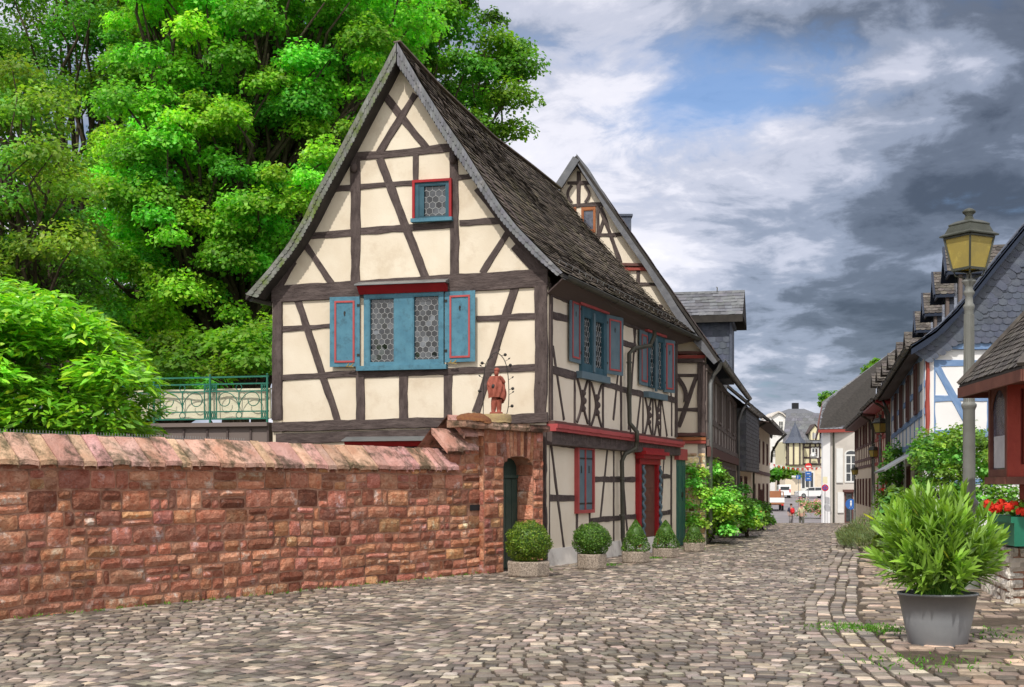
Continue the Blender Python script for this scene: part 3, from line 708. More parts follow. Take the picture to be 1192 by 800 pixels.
    mb = MB(); beam_geo(mb, SA, (0, 2.47), (Lm, 2.42), .26, .12, .8); mb.build('jetty_beam', M['timber'], sw)
    # ---- ground floor
    q = [S0.w(0, .3), S0.w(Lm, .3), S0.w(Lm, 2.45), S0.w(0, 2.45)]
    mb = MB(); mb.prism(q, -SA.n*.2); gf = mb.build('ground_floor_wall', M['plaster_pale'], H)
    B(S0, [(638.5, 508, 638.5, 652, 5), (641, 518, 656.5, 642, 4.6), (636, 580, 668, 580, 7), (634, 648, 712, 635, 6), (712, 634, 787, 622.5, 5), (671, 597, 671, 640, 5), (686, 597, 686, 638, 4.5),
           (634, 515, 787, 527, 7), (706.5, 524, 698.5, 604, 4.6), (714, 524, 714, 634, 4.2), (688, 558, 739, 558, 6), (687, 606, 742, 601, 6), (722.5, 526, 729.5, 618, 4), (740, 603, 740, 630, 4),
           (762, 528, 766.5, 596, 3), (773, 526, 767, 624, 3.4), (781, 526, 781, 624, 5), (766, 555, 781, 555, 5.5), (761, 599.5, 781, 596, 5.5)], gf, off=.02)
    w = MB(); s0, z0 = S0.sz(668.5, 598); s1, z1 = S0.sz(688, 520.5); frame_geo(w, S0, s0, s1, z0, z1, .07, .09, .09); w = w.build('window', M['redsoft'], H, bevel=.005)
    sm = (s0+s1)/2
    for a, b in ((s0+.07, sm-.03), (sm+.03, s1-.07)):
        mb = MB(); sbox(mb, S0, a, b, z0+.07, z1-.07, .05, .04); sh = mb.build('shutter', M['teal_light'], H, bevel=.004)
        mb = MB(); c = (a+b)/2; mb.bar(S0.w(c, z1-.4, .056), S0.w(c, z1-.55, .056), .03, .01, SA.n); mb.build('slot', M['iron'], sh)
        for zz in (z0+.2, z1-.25): mb = MB(); mb.bar(S0.w(a, zz, .056), S0.w(b, zz, .056), .03, .01, SA.n); mb.build('strap_hinge', M['iron'], sh)
    mb = MB(); sbox(mb, S0, sm-.025, sm+.025, z0+.07, z1-.07, .07, .05); mb.build('mullion', M['redsoft'], w)
    # plinth
    mb = MB(); n = 20; rq = [random.uniform(-.015, .015) for _ in range(21)]
    for k in range(n):
        a, b = Lm*k/n, Lm*(k+1)/n; ra, rb = rq[k], rq[k+1]
        mb.face([S0.w(a, -.1, .12+ra), S0.w(b, -.1, .12+rb), S0.w(b, .33, .05+rb), S0.w(a, .33, .05+ra)]); mb.face([S0.w(a, .33, .05+ra), S0.w(b, .33, .05+rb), S0.w(b, .34, -.05), S0.w(a, .34, -.05)])
    mb.build('plinth', M['plinth'], H)
    # ---- carved front door
    d = MB(); s0, z0 = S0.sz(739.5, 637); s1, z1 = S0.sz(763.5, 527); zt = 2.18; zb = .12
    sbox(d, S0, s0, s0+.17, zb, zt, .10, .14); sbox(d, S0, s1-.17, s1, zb, zt, .10, .14); sbox(d, S0, s0, s1, zt-.13, zt, .12, .14)
    d = d.build('front_door', M['red'], H, bevel=.012)
    mb = MB(); sbox(mb, S0, s0-.05, s1+.08, zt, zt+.09, .22, .2); sbox(mb, S0, s0-.1, s1+.14, zt+.09, zt+.17, .30, .28); sbox(mb, S0, s0-.02, s1+.04, zt+.17, zt+.25, .2, .18); mb.build('door_cornice', M['red'], d, bevel=.01)
    mb = MB(); sbox(mb, S0, s0+.17, s1-.17, zb, zt-.13, .02, .02)
    for zz in (.35, .95, 1.5): sbox(mb, S0, s0+.32, s1-.32, zz, zz+.4, .04, .02)
    mb.build('door_leaf', M['brownwood'], d, bevel=.01)
    for sc in (s0+.25, s1-.03):
        mb = MB(); ps = []
        for k in range(90):
            t = k/89; a = t*2*math.pi*9; ps.append(S0.w(sc, zb+.05+(zt-zb-.2)*t, .12)+S0.u*.02*math.cos(a)+S0.n*.02*math.sin(a))
        mb.tube(ps, .038, 8); mb.build('twisted_column', M['teal_light'], d, True)
    mb = MB(); sbox(mb, S0, s0-.1, s1+.1, -.02, .13, .35, .3); mb.build('door_step', M['plinth'], gf, bevel=.02)
    # ---- downpipe and gutter
    g = gutter(GB.p(655, 322, .02)+SA.n*.06, P(812, 395, 33.4)+SA.n*.06, .07, 'pipe', H)
    mb = MB(); sp, zp = SA.sz(726.5, 400)
    top = SA.w(SA.sz(741.5, 400)[0], 4.98, .42); mb.tube([top+Vector((0, 0, .12)), top, top-SA.n*.1-Vector((0, 0, .22)), SA.w(sp+.1, 4.62, .2), SA.w(sp, 4.5, .12), SA.w(sp, 3.5, .12), SA.w(sp, 2.95, .13), SA.w(sp, 2.75, .3), SA.w(sp, 2.5, .3)], .05, 10)
    sq, _ = S0.sz(718, 560); mb.tube([SA.w(sp, 2.55, .3), SA.w(sp-.02, 2.38, .28), S0.w(sq+.05, 2.26, .18), S0.w(sq, 2.1, .12), S0.w(sq, .4, .14), S0.w(sq+.02, .12, .2)], .05, 10)
    for z in (3.6, 4.3): mb.tube([SA.w(sp, z-.02, .12), SA.w(sp, z+.02, .12)], .065, 10)
    for z in (.9, 1.7): mb.tube([S0.w(sq, z-.02, .12), S0.w(sq, z+.02, .12)], .065, 10)
    mb.build('downpipe', M['pipe'], H, True)
    # ---- hidden walls
    Lr = GA.w(0, 0)+SA.u*8.6; Rr = SA.w(SA.len, 0)
    mb = MB(); mb.prism([GA.w(0, 0), Lr, Lr+Vector((0, 0, 5.1)), GA.w(0, 5.1)], SA.n*.2); mb.build('rear_side_wall', M['plaster'], H)
    RA = Facade((Lr.x, Lr.y), (Rr.x, Rr.y))
    # ---- roof
    Ro = pts([462, 49, 489, 96, 515, 137, 538, 170, 560, 205, 582.5, 239, 602, 264, 627.5, 290, 655, 317.5]); Ri = pts([462.5, 76, 484, 108, 503, 139, 522, 169, 552.5, 213, 580, 254, 594, 270, 622, 299, 649, 322])
    Lo = pts([461, 49, 446, 78, 422, 122, 402, 160, 384, 194, 366, 226, 352, 256, 334, 286, 310, 316, 286, 343]); Li = pts([461.5, 72, 450, 95, 434, 124, 415, 160, 397, 194, 379, 227, 364, 257, 346, 288, 322, 319, 300, 347])
    rp = [GB.p(462, 50), P(512, 104, 26.25), P(572, 160, 28.9), P(617, 194, 31.2), P(651, 221, 33.2)]
    def prof(o, ridge):
        q = [GB.p(x, y) for x, y in o]; E = q[-1]; h = Vector((ridge.x-E.x, ridge.y-E.y, 0)); out = []
        for v in q[::-1]:
            dd = v-E; out.append((dd.x*h.x+dd.y*h.y)/h.length_squared if h.length else 0); out[-1] = (out[-1], dd.z/(ridge.z-E.z), 0)
        return E, out
    E0, pr = prof(Ro, rp[0]); E1 = P(812, 391, 33.5); F0, pl = prof(Lo, rp[0]); F1 = F0+SA.u*9.2+Vector((0, 0, -.1))
    def surfR(u, v):
        rg = poly_at(rp, u); e = lerp(E0, E1, u); a = poly_at(pr, v); return Vector((e.x+(rg.x-e.x)*a[0], e.y+(rg.y-e.y)*a[0], e.z+(rg.z-e.z)*a[1]+.05*math.sin(u*9)*v*(1-v)))
    def surfL(u, v):
        rg = poly_at(rp, u); e = lerp(F0, F1, u); a = poly_at(pl, v); return Vector((e.x+(rg.x-e.x)*a[0], e.y+(rg.y-e.y)*a[0], e.z+(rg.z-e.z)*a[1]))
    rf = sheet(lambda u, v: surfR(u, v)-Vector((0, 0, .03)), 12, 12, M['deck'], H, 'roof', .08)
    sheet(lambda u, v: surfL(u, v)-Vector((0, 0, .03)), 12, 12, M['deck'], rf, 'left_slope_boarding', .08)
    shingles(surfR, 46, 44, M['slate_brown'], rf, lift=.035, tint=.45)
    shingles(surfL, 24, 34, M['slate_moss'], rf, lift=.025, tint=.2)
    mb = MB(); qs = [poly_at(rp, k/30)+Vector((0, 0, .03)) for k in range(31)]
    for k in range(30): mb.bar(qs[k], qs[k+1], .16, .03)
    mb.build('ridge_capping', M['slate_brown'], rf)
    # back gable end closing the roof
    mb = MB(); mb.face([Rr+Vector((0, 0, 5.1))]+[surfR(.88, v/10)-Vector((0, 0, .12)) for v in range(2, 11)]+[surfL(.88, v/10)-Vector((0, 0, .12)) for v in range(10, 2, -1)]+[Lr+Vector((0, 0, 5)), Lr, Rr]); mb.build('rear_gable_wall', M['plaster'], H)
    # slated verge along both edges of the gable
    for (o, i_, nn, nm, mt) in ((Ro, Ri, 60, 'verge', 'slate'), (Lo, Li, 64, 'verge', 'slate_moss')):
        O3 = [GB.p(x, y) for x, y in o]; I3 = [GB.p(x, y) for x, y in i_]
        sf = lambda u, v: poly_at(I3, u).lerp(poly_at(O3, u), v)
        mb = MB()
        for k in range(24):
            q = [sf(k/24, 0), sf((k+1)/24, 0), sf((k+1)/24, 1), sf(k/24, 1)]; mb.face(q); w2 = [p-GB.n*.04 for p in q]; mb.face(w2); mb.face([q[0], q[1], w2[1], w2[0]]); mb.face([q[3], q[2], w2[2], w2[3]])
            # soffit running back to the wall
            mb.face([q[0]-GB.n*.04, q[1]-GB.n*.04, q[1]-GB.n*.36, q[0]-GB.n*.36])
        vb = mb.build('verge_board', M['deck'], rf)
        shingles(lambda u, v: sf(1-u, v) if nm else 0, nn, 2, M[mt], rf, 'verge_slates', lift=.02, sgn=0, over=1.2, tint=.18)
    # eaves soffit of the side
    mb = MB(); a, b = E0-Vector((0, 0, .09)), E1-Vector((0, 0, .09)); c, d2 = SA.w(SA.len, 5.12, -.02), SA.w(0, 5.22, -.02); mb.prism([a, b, c, d2], (0, 0, -.03)); mb.build('eaves_board', M['timber'], rf)
    # snow guard wires near the eave
    mb = MB(); prev = None
    for k in range(0, 24):
        u = .04+k/24*.9; p = surfR(u, .06); q = p+Vector((0, 0, .09))+SA.n*.02; mb.tube([p, q], .006, 4)
        if prev: mb.tube([prev, q], .005, 4)
        prev = q
    mb.build('snow_guard', M['zinc'], rf)
    mb = MB(); a = GB.p(289, 341); mb.tube([a-GB.n*.1-Vector((0, 0, .1)), a+SA.u*8.8-Vector((0, 0, .15))], .06, 10); mb.build('gutter', M['zinc'], H, True)
    return H
house_a()
# ================================================================ RED SANDSTONE WALL, GATE
WD = Vector((5.45, 7.8, 0)).normalized()
WA = (-6-.7*4.1, 11.0); WB = (-.55, 22.9); W = Facade(WA, WB)
def wall_and_gate():
    Tl = thing('stone_wall', 'long red sandstone garden wall with sloping slab coping along the cobbles', 'wall', (-6, 15.1, 0))
    mb = MB(); s5, _ = W.sz(541, 600)
    sbox(mb, W, 0, W.len, -.1, 1.88, .0, .5); sbox(mb, W, s5, W.len, 1.8, 2.5, 0, .5); core = mb.build('mortar_core', M['sand_mortar'], Tl)
    mb = MB(); slot = W.sz(552, 591); WAVE[0] = .035
    ashlar(mb, W.w, 0, W.len, -.12, 1.87, depth=.03, rough=.018, hmin=.13, hmax=.27, wmin=.18, wmax=.56, inside=lambda s, z: not (abs(s-slot[0]) < .16 and abs(z-slot[1]) < .05))
    ashlar(mb, W.w, s5, W.len, 1.80, 2.5, hmax=.2)
    sa, _ = W.sz(508, 600); ashlar(mb, W.w, sa+.35, s5, 1.8, 2.12, hmax=.2)
    mb.build('stonework', M['sandstone'], Tl); WAVE[0] = 0
    mb = MB(); sbox(mb, W, sa+.35, s5, 1.8, 2.1, 0, .4); mb.build('stepped_core', M['sand_mortar'], Tl)
    mb = MB(); sbox(mb, W, slot[0]-.13, slot[0]+.13, slot[1]-.05, slot[1]+.05, .03, .04); mb.build('letter_slot', M['dark'], Tl)
    # coping: each slab its own part
    def slab(a, b, zt=0, over=.09, lean=0):
        mb = MB(); g = random.uniform(.8, 1.25); c = (g, g*random.uniform(.9, 1.12), g*random.uniform(.85, 1.1)); n = 5
        z0, z1 = 1.885+zt+random.uniform(-.012, .012), 2.215+zt+random.uniform(-.012, .012); e = .008
        def q(u, v, h=0):
            s = a+e+(b-a-2*e)*u; bul = .02*math.sin(u*math.pi)*math.sin(min(1, v+.1)*math.pi)+mnoise.noise(Vector((s*5, v*4, 2)))*.012
            return W.w(s+lean*v, lerp(z0, z1, v)+bul+h, lerp(over, -.25, v))
        for i in range(n):
            for j in range(n): mb.face([q(i/n, j/n), q((i+1)/n, j/n), q((i+1)/n, (j+1)/n), q(i/n, (j+1)/n)], c)
            u0, u1 = i/n, (i+1)/n
            mb.face([q(u0, 0), q(u1, 0), q(u1, 0, -.06), q(u0, 0, -.06)], c); mb.face([q(u0, 0, -.06), q(u1, 0, -.06), W.w(lerp(a, b, u1), z0-.03, -.02), W.w(lerp(a, b, u0), z0-.03, -.02)], c)
            for u in (0, 1): mb.face([q(u, i/n), q(u, (i+1)/n), q(u, (i+1)/n, -.1), q(u, i/n, -.1)], c)
        mb.face([q(0, 1), q(1, 1), W.w(b-e, z0, -.59), W.w(a+e, z0, -.59)], c)
        return mb.build('coping_slab', M['coping'], Tl)
    s = 0; k = 0; end, _ = W.sz(530, 600)
    while s < end-.02:
        w_ = random.choice((.16, .2, .24, .3, .36, .42))*random.uniform(.9, 1.1)
        if end-s-w_ < .12: w_ = end-s
        slab(s, s+w_); s += w_
    mb = MB(); sbox(mb, W, 0, end, 1.80, 1.92, -.02, .4); mb.build('coping_bed', M['sand_mortar'], Tl)
    s1, _ = W.sz(511, 600); s2, _ = W.sz(546, 600); m_ = (s1+s2)/2
    slab(s1+.1, m_+.12, .33, .1); slab(m_+.12, s2+.16, .34, .1); slab(s2-.3, s2+.1, .58, .12); slab(s2+.1, s2+.48, .60, .12)
    mb = MB()
    for k in range(170):
        p = W.w(1.5+k*.045, 2.2, -.27); mb.tube([p, p+Vector((0, 0, .055))], .0035, 3)
    mb.bar(W.w(1.5, 2.215, -.27), W.w(9.1, 2.215, -.27), .02, .008); mb.build('bird_spikes', M['zinc'], Tl)
    # ---- gateway
    G0 = W.shifted(.12); ga, _ = G0.sz(563.5, 600); gb, _ = G0.sz(632, 600); oa, _ = G0.sz(586, 600); ob, _ = G0.sz(620.5, 600)
    base = G0.w((ga+gb)/2, 0); T = thing('gateway', 'red sandstone gateway with arched dark green door and slab top at the wall end', 'gateway', base)
    zt = 2.56; ztop = 2.10; rad = (ob-oa)/2; zs = ztop-.17; oc = (oa+ob)/2
    def archz(s): t = max(-1, min(1, (s-oc)/rad)); return zs+.17*math.sqrt(max(0, 1-t*t))
    mb = MB(); th = .55
    sbox(mb, G0, ga, oa, -.1, zt, 0, th); sbox(mb, G0, ob, gb, -.1, zt, 0, th)
    n = 12
    for i in range(n):
        a, b = lerp(oa, ob, i/n), lerp(oa, ob, (i+1)/n); mb.prism([G0.w(a, archz(a)), G0.w(b, archz(b)), G0.w(b, zt), G0.w(a, zt)], -G0.n*th)
    mb.build('mortar_core', M['sand_mortar'], T)
    mb = MB(); st = lambda s, z: z < zs+.02 and (s < oa or s > ob) or (z >= zs and math.hypot((s-oc), (z-(ztop-.75))) > 1.0) 
    ashlar(mb, G0.w, ga, oa, -.05, zt, hmin=.16, hmax=.3, wmin=.25, wmax=.5); ashlar(mb, G0.w, ob, gb, -.05, zt, hmin=.16, hmax=.3, wmin=.2, wmax=.3)
    # voussoirs
    nv = 9
    for i in range(nv):
        a, b = lerp(oa, ob, i/nv), lerp(oa, ob, (i+1)/nv); lo = (archz(a)+archz(b))/2; fan = (i+.5)/nv-.5
        stone_block(mb, lambda s, z, o, fan=fan: G0.w(s+fan*.12*(z-ztop)*2, z, o), a, b, lo, zt, .03, .012, stonecol(), .006)
    # left return of the pier, and the jamb stones inside the opening
    lf = Facade((G0.w(ga, 0).x, G0.w(ga, 0).y), (G0.w(ga, 0, -.5).x, G0.w(ga, 0, -.5).y)); z = -.05
    while z < ztop-.15:
        h = random.uniform(.2, .34); j0, j1 = 0, .36
        stone_block(mb, lambda s, z_, o: G0.w(ob-o, z_, -s), j0, j1, z, min(z+h, ztop-.1), .02, .01, tuple(c*1.35 for c in stonecol()), .008)
        stone_block(mb, lambda s, z_, o: G0.w(ga-o, z_, -s), 0, .12, z, z+h, .02, .01, stonecol(), .008)
        z += h
    while z < zt: stone_block(mb, lambda s, z_, o: G0.w(ga-o, z_, -s), 0, .12, z, min(z+.2, zt), .02, .01, stonecol(), .008); z += .2
    mb.build('stonework', M['sandstone'], T)
    d = MB(); sbox(d, G0, oa-.02, ob+.02, 0, ztop+.05, -.38, .05); d = d.build('gate_door', M['greendoor'], T)
    mb = MB()
    for k in range(5): a = lerp(oa, ob, k/5); sbox(mb, G0, a+.006, lerp(oa, ob, (k+1)/5)-.006, .03, ztop-.42, -.355, .02)
    mb.build('door_plank', M['greendoor'], d)
    mb = MB(); sbox(mb, G0, oa, ob, ztop-.40, ztop-.34, -.33, .04); mb.build('door_rail', M['greendoor'], d)
    mb = MB(); mb.bar(G0.w(oa+.1, 1.0, -.33), G0.w(oa+.1, 1.15, -.31), .04, .03); mb.build('door_handle', M['iron'], d)
    # top slab
    sc0, _ = G0.sz(535, 600); mb = MB(); n = 4
    def fw(s, z, o): return G0.w(s, z, o)
    for i in range(n):
        a, b = lerp(sc0, gb+.06, i/n), lerp(sc0, gb+.06, (i+1)/n); c = stonecol()
        stone_block(mb, lambda s, z, o: G0.w(s, z+mnoise.noise(Vector((s*3, 0, 0)))*.02, o+.12), a, b, zt, zt+.13, .03, .015, c, .002, -.4)
        mb.face([G0.w(a, zt+.125, .15), G0.w(b, zt+.125, .15), G0.w(b, zt+.15, -.6), G0.w(a, zt+.15, -.6)], c)
    mb.build('top_slab', M['coping'], T)
    mb = MB(); c = G0.w(*G0.sz(557, 488)); c.z = zt+.1
    nr = 9
    for j in range(nr): pass
    prof_ = [(.34*math.cos(t)+.01, .19*math.sin(t)) for t in [k/8*math.pi/2 for k in range(9)]]; mb.lathe(c-G0.n*.15, prof_, 20, None, 1, .75)
    mo = mb.build('moss_mound', M['moss'], T, True)
    for v in mo.data.vertices: v.co += Vector((1, 1, 1))*mnoise.noise(v.co*9)*.02
    # ---- statue
    c = G0.w(*G0.sz(586, 488)); c.z = zt+.14; c -= G0.n*.16
    S = thing('stone_drum', 'low round mossy stone drum under the terracotta statue on the gateway', 'plinth', c)
    mb = MB(); mb.lathe(c, [(.27, 0), (.28, .05), (.27, .13), (.25, .155), (.02, .16)], 26); 
    o = mb.build('drum', M['lichen'], S, True)
    for v in o.data.vertices: v.co += Vector((1, 1, 1))*mnoise.noise(v.co*7)*.012
    S = thing('statue', 'small terracotta figure in a long cloak raising one hand to its face, on the gateway', 'statue', c+Vector((0, 0, .16)))
    statue(S)
    # rose arch of wrought iron
    I = thing('iron_rose_arch', 'thin iron arch with forged roses and leaves around the terracotta statue', 'ironwork', c+Vector((0, 0, .02)))
    ax = G0.u; b0 = c+Vector((0, 0, .05)); x = Vector((1, 0, 0)); ps = []
    for k in range(25):
        t = k/24; an = math.pi*t; ps.append(b0+x*(-.24*math.cos(an))*(1 if .1 < t < .9 else 1)+Vector((0, 0, 0)))
    ps = [b0+x*-.235, b0+x*-.225+Vector((0, 0, .75)), b0+x*-.17+Vector((0, 0, 1.05)), b0+x*-.02+Vector((0, 0, 1.22)), b0+x*.14+Vector((0, 0, 1.1)), b0+x*.215+Vector((0, 0, .8)), b0+x*.225+Vector((0, 0, .3)), b0+x*.16]
    sm = []
    for i in range(len(ps)-1):
        p0, p1, p2, p3 = ps[max(0, i-1)], ps[i], ps[i+1], ps[min(len(ps)-1, i+2)]
        for k in range(6):
            t = k/6; sm.append(.5*((2*p1)+(p2-p0)*t+(2*p0-5*p1+4*p2-p3)*t*t+(3*p1-p0-3*p2+p3)*t**3))
    mb = MB(); mb.tube(sm+[ps[-1]], .0085, 6); mb.build('arch_rod', M['iron'], I, True)
    for (i, sg) in ((27, 1), (33, 1), (37, 1), (11, -1), (4, -1), (22, 1)):
        p = sm[i]; mb = MB(); q = p+x*sg*.07+Vector((0, 0, .02)); mb.tube([p, q], .005, 4); mb.ball(q, .03, 8, 6); mb.build('forged_rose', M['iron'], I, True)
    for (i, sg) in ((25, 1), (29, 1), (31, 1), (34, 1), (9, -1), (6, -1), (13, 1), (18, 1)):
        p = sm[i]; mb = MB(); q = p+x*sg*.05+Vector((0, 0, .03)); mb.tube([p, q], .004, 4); d_ = x*sg*.05+Vector((0, 0, .04)); nn = Vector((-d_.z, 0, d_.x)).normalized()*.015
        mb.face([q, q+d_*.5+nn, q+d_, q+d_*.5-nn]); mb.build('forged_leaf', M['iron'], I)
def skin_body(name, joints, edges, root, m, parent, sub=2, loc=Vector((0, 0, 0))):
    """joints: {key:(pos,rx,ry)}; grows one continuous surface over the skeleton"""
    keys = list(joints); me = bpy.data.meshes.new(name); off = wloc(parent) if parent else Vector((0, 0, 0))
    me.from_pydata([tuple(Vector(joints[k][0])+loc-off) for k in keys], [(keys.index(a), keys.index(b)) for a, b in edges], []); me.update()
    o = bpy.data.objects.new(name, me); COL.objects.link(o)
    me.materials.append(m)
    md = o.modifiers.new('skin', 'SKIN'); md.use_smooth_shade = True
    if not me.skin_vertices:
        bpy.context.view_layer.objects.active = o
        me.attributes  # layer is added with the modifier through the operator below
        with bpy.context.temp_override(object=o, active_object=o): bpy.ops.mesh.customdata_skin_add()
    for k, v in zip(keys, me.skin_vertices[0].data):
        v.radius = (joints[k][1], joints[k][2]); v.use_root = (k == root)
    sm = o.modifiers.new('sub', 'SUBSURF'); sm.levels = sub; sm.render_levels = sub
    if parent: o.parent = parent
    return o
def statue(S):
    b = wloc(S); H_ = .84
    def v(x, y, z): return b+Vector((x*H_*1.18, y*H_*1.1, z*H_))
    j = {'pel': (v(0, 0, .5), .085*H_*1.1, .075*H_), 'wai': (v(.01, 0, .6), .08*H_, .07*H_), 'che': (v(-.01, 0, .72), .105*H_, .08*H_), 'nec': (v(0, -.01, .82), .04*H_, .04*H_),
         'hd1': (v(.005, -.015, .87), .05*H_, .055*H_), 'hd2': (v(.01, -.02, .935), .055*H_, .06*H_),
         'shl': (v(-.10, 0, .77), .05*H_, .05*H_), 'ell': (v(-.15, -.05, .62), .05*H_, .045*H_), 'hal': (v(-.05, -.11, .56), .03*H_, .03*H_),
         'shr': (v(.10, 0, .77), .048*H_, .048*H_), 'elr': (v(.15, -.06, .66), .04*H_, .04*H_), 'har': (v(.06, -.11, .82), .026*H_, .026*H_),
         'kn1': (v(-.04, -.02, .28), .075*H_, .07*H_), 'an1': (v(-.05, 0, .06), .06*H_, .055*H_), 'to1': (v(-.06, -.06, .025), .03*H_, .025*H_),
         'kn2': (v(.055, -.04, .3), .07*H_, .065*H_), 'an2': (v(.05, -.01, .06), .055*H_, .055*H_), 'to2': (v(.06, -.08, .025), .03*H_, .025*H_)}
    e = [('pel', 'wai'), ('wai', 'che'), ('che', 'nec'), ('nec', 'hd1'), ('hd1', 'hd2'), ('che', 'shl'), ('shl', 'ell'), ('ell', 'hal'), ('che', 'shr'), ('shr', 'elr'), ('elr', 'har'), ('pel', 'kn1'), ('kn1', 'an1'), ('an1', 'to1'), ('pel', 'kn2'), ('kn2', 'an2'), ('an2', 'to2')]
    skin_body('figure', j, e, 'pel', M['terracotta'], S)
    # cloak draped over the left shoulder and round the hips: folded sheet
    mb = MB(); n, k = 28, 16
    def ck(i, q):
        t = q/k; a = -2.6+i/n*4.4; r = (.10+.055*math.sin(t*2.4))*(1+.10*math.sin(i*1.7+q*.35)+.05*math.sin(i*3.1)); z = .80-.52*t-.08*math.sin(a*1.0)*t
        return v(-.01+r*1.15*math.cos(a), r*.85*math.sin(a)-.005, z)
    for q in range(k):
        for i in range(n): mb.face([ck(i, q), ck(i+1, q), ck(i+1, q+1), ck(i, q+1)])
    mb.build('cloak', M['terracotta'], S, False)
    mb = MB(); mb.lathe(v(0, -.01, 0), [(.14*H_, 0), (.145*H_, .02), (.13*H_, .035)], 18); mb.build('foot_block', M['terracotta'], S)
    mb = MB(); mb.ball(v(-.05, -.115, .585), .045*H_, 10, 7, (1, .6, 1.1)); mb.build('dark_bowl', M['iron'], S, True)
    # face and hair
    mb = MB(); mb.ball(v(.012, -.005, .945), .062*H_, 12, 8, (1, 1, .9)); mb.build('hair', M['terracotta'], S, True)
wall_and_gate()

# ================================================================ TERRACE BEHIND THE WALL
def terrace():
    TP = Facade((-12, 27.7), (-4.9, 25.97)); p0 = TP.w(0, 0)
    def on(px, py, off=0): return TP.p(px, py, off)
    T = thing('terrace_parapet', 'dark boarded terrace parapet left of the house behind the stone wall', 'parapet', TP.w(4, 0))
    mb = MB(); zt = TP.sz(300, 493)[1]; sbox(mb, TP, 0, TP.len, -.1, zt-.05, 0, .2); w = mb.build('boarded_wall', M['timber_grey'], T)
    s = 0; mb = MB()
    while s < TP.len: mb.prism([TP.w(s, 0, .01), TP.w(s+.04, 0, .01), TP.w(s+.04, zt-.1, .01), TP.w(s, zt-.1, .01)], TP.n*.02); s += random.uniform(.35, .55)
    mb.build('cover_strips', M['timber'], w)
    mb = MB(); sbox(mb, TP, 0, TP.len, zt-.06, zt+.02, .1, .4); mb.build('parapet_cap', M['timber_grey'], T)
    C_ = thing('canvas_screen', 'cream canvas privacy screen tied behind the green terrace railing', 'screen', TP.w(4, zt))
    mb = MB(); n = 60; z1 = zt+.72
    for i in range(n):
        for j in range(4):
            def q(a, b): s = a/n*TP.len; return TP.w(s, lerp(zt+.10, z1, b/4), -.12+.018*math.sin(s*5+b*.4)+.01*math.sin(s*13))
            mb.face([q(i, j), q(i+1, j), q(i+1, j+1), q(i, j+1)])
    mb.build('canvas', M['fabric'], C_, True)
    Rl = thing('iron_railing', 'green wrought iron railing with scrolls and rings on the terrace', 'railing', TP.w(4, zt)); s245 = TP.sz(245, 470)[0]; per = TP.sz(311.6, 470)[0]-s245
    zs = [TP.sz(245, y)[1] for y in (439.5, 447.5, 456, 479.5, 488)]
    for z, r in zip(zs, (.016, .014, .012, .012, .014)):
        mb = MB(); mb.bar(TP.w(0, z, .0), TP.w(TP.len, z, .0), r*1.6, r*2); mb.build('rail', M['green_iron'], Rl)
    k = -7
    while s245+k*per < TP.len+.02:
        s = s245+k*per; k += 1
        if s < 0: continue
        mb = MB(); mb.bar(TP.w(s, zt, .02), TP.w(s, zs[0]+.02, .02), .035, .035, TP.n); mb.ball(TP.w(s, zs[0]+.04, .02), .022, 8, 6); mb.build('post', M['green_iron'], Rl)
        for d in (-.135, .135):
            if s+d > TP.len: continue
            mb = MB(); mb.bar(TP.w(s+d, zs[4], 0), TP.w(s+d, zs[1], 0), .018, .02, TP.n)
            for za, zb in ((zs[1], zs[2]), (zs[3], zs[4])):
                for t in range(3):
                    mb.bar(TP.w(s+d*(t+.2)/3.2, za, 0), TP.w(s+d*(t+1)/3.2, zb, 0), .012, .012, TP.n); mb.bar(TP.w(s+d*(t+1)/3.2, za, 0), TP.w(s+d*(t+.2)/3.2, zb, 0), .012, .012, TP.n)
            mb.build('lattice_panel', M['green_iron'], Rl)
        c = s+per/2
        if c > TP.len: continue
        mb = MB(); mb.bar(TP.w(c, zs[3], 0), TP.w(c, zs[2], 0), .018, .02, TP.n); mb.build('centre_bar', M['green_iron'], Rl)
        for zc in ((zs[1]+zs[2])/2, (zs[3]+zs[4])/2):
            mb = MB(); r = abs(zs[1]-zs[2])/2-.012; mb.tube([TP.w(c+r*math.cos(t), zc+r*math.sin(t), 0) for t in [2*math.pi*i/16 for i in range(17)]], .009, 5, cap=False); mb.build('ring', M['green_iron'], Rl, True)
        for sg in (-1, 1):
            h = zs[2]-zs[3]; w_ = per/2-.135; ps = []
            for i in range(12): t = i/11*math.pi/2; ps.append((sg*(w_*.62)*(1-math.cos(t)), zs[3]+.03+(h-.05)*math.sin(t)))
            r = w_*.32; cx_, cz_ = ps[-1][0], ps[-1][1]-r
            for i in range(1, 22): t = math.pi/2-i/21*math.pi*1.55; rr = r*(1-.35*i/21); ps.append((cx_+sg*rr*math.cos(t)*1.0, cz_+rr*math.sin(t)))
            mb = MB(); mb.tube([TP.w(c+a, b, 0) for a, b in ps], .010, 5); mb.build('scroll', M['green_iron'], Rl, True)
terrace()

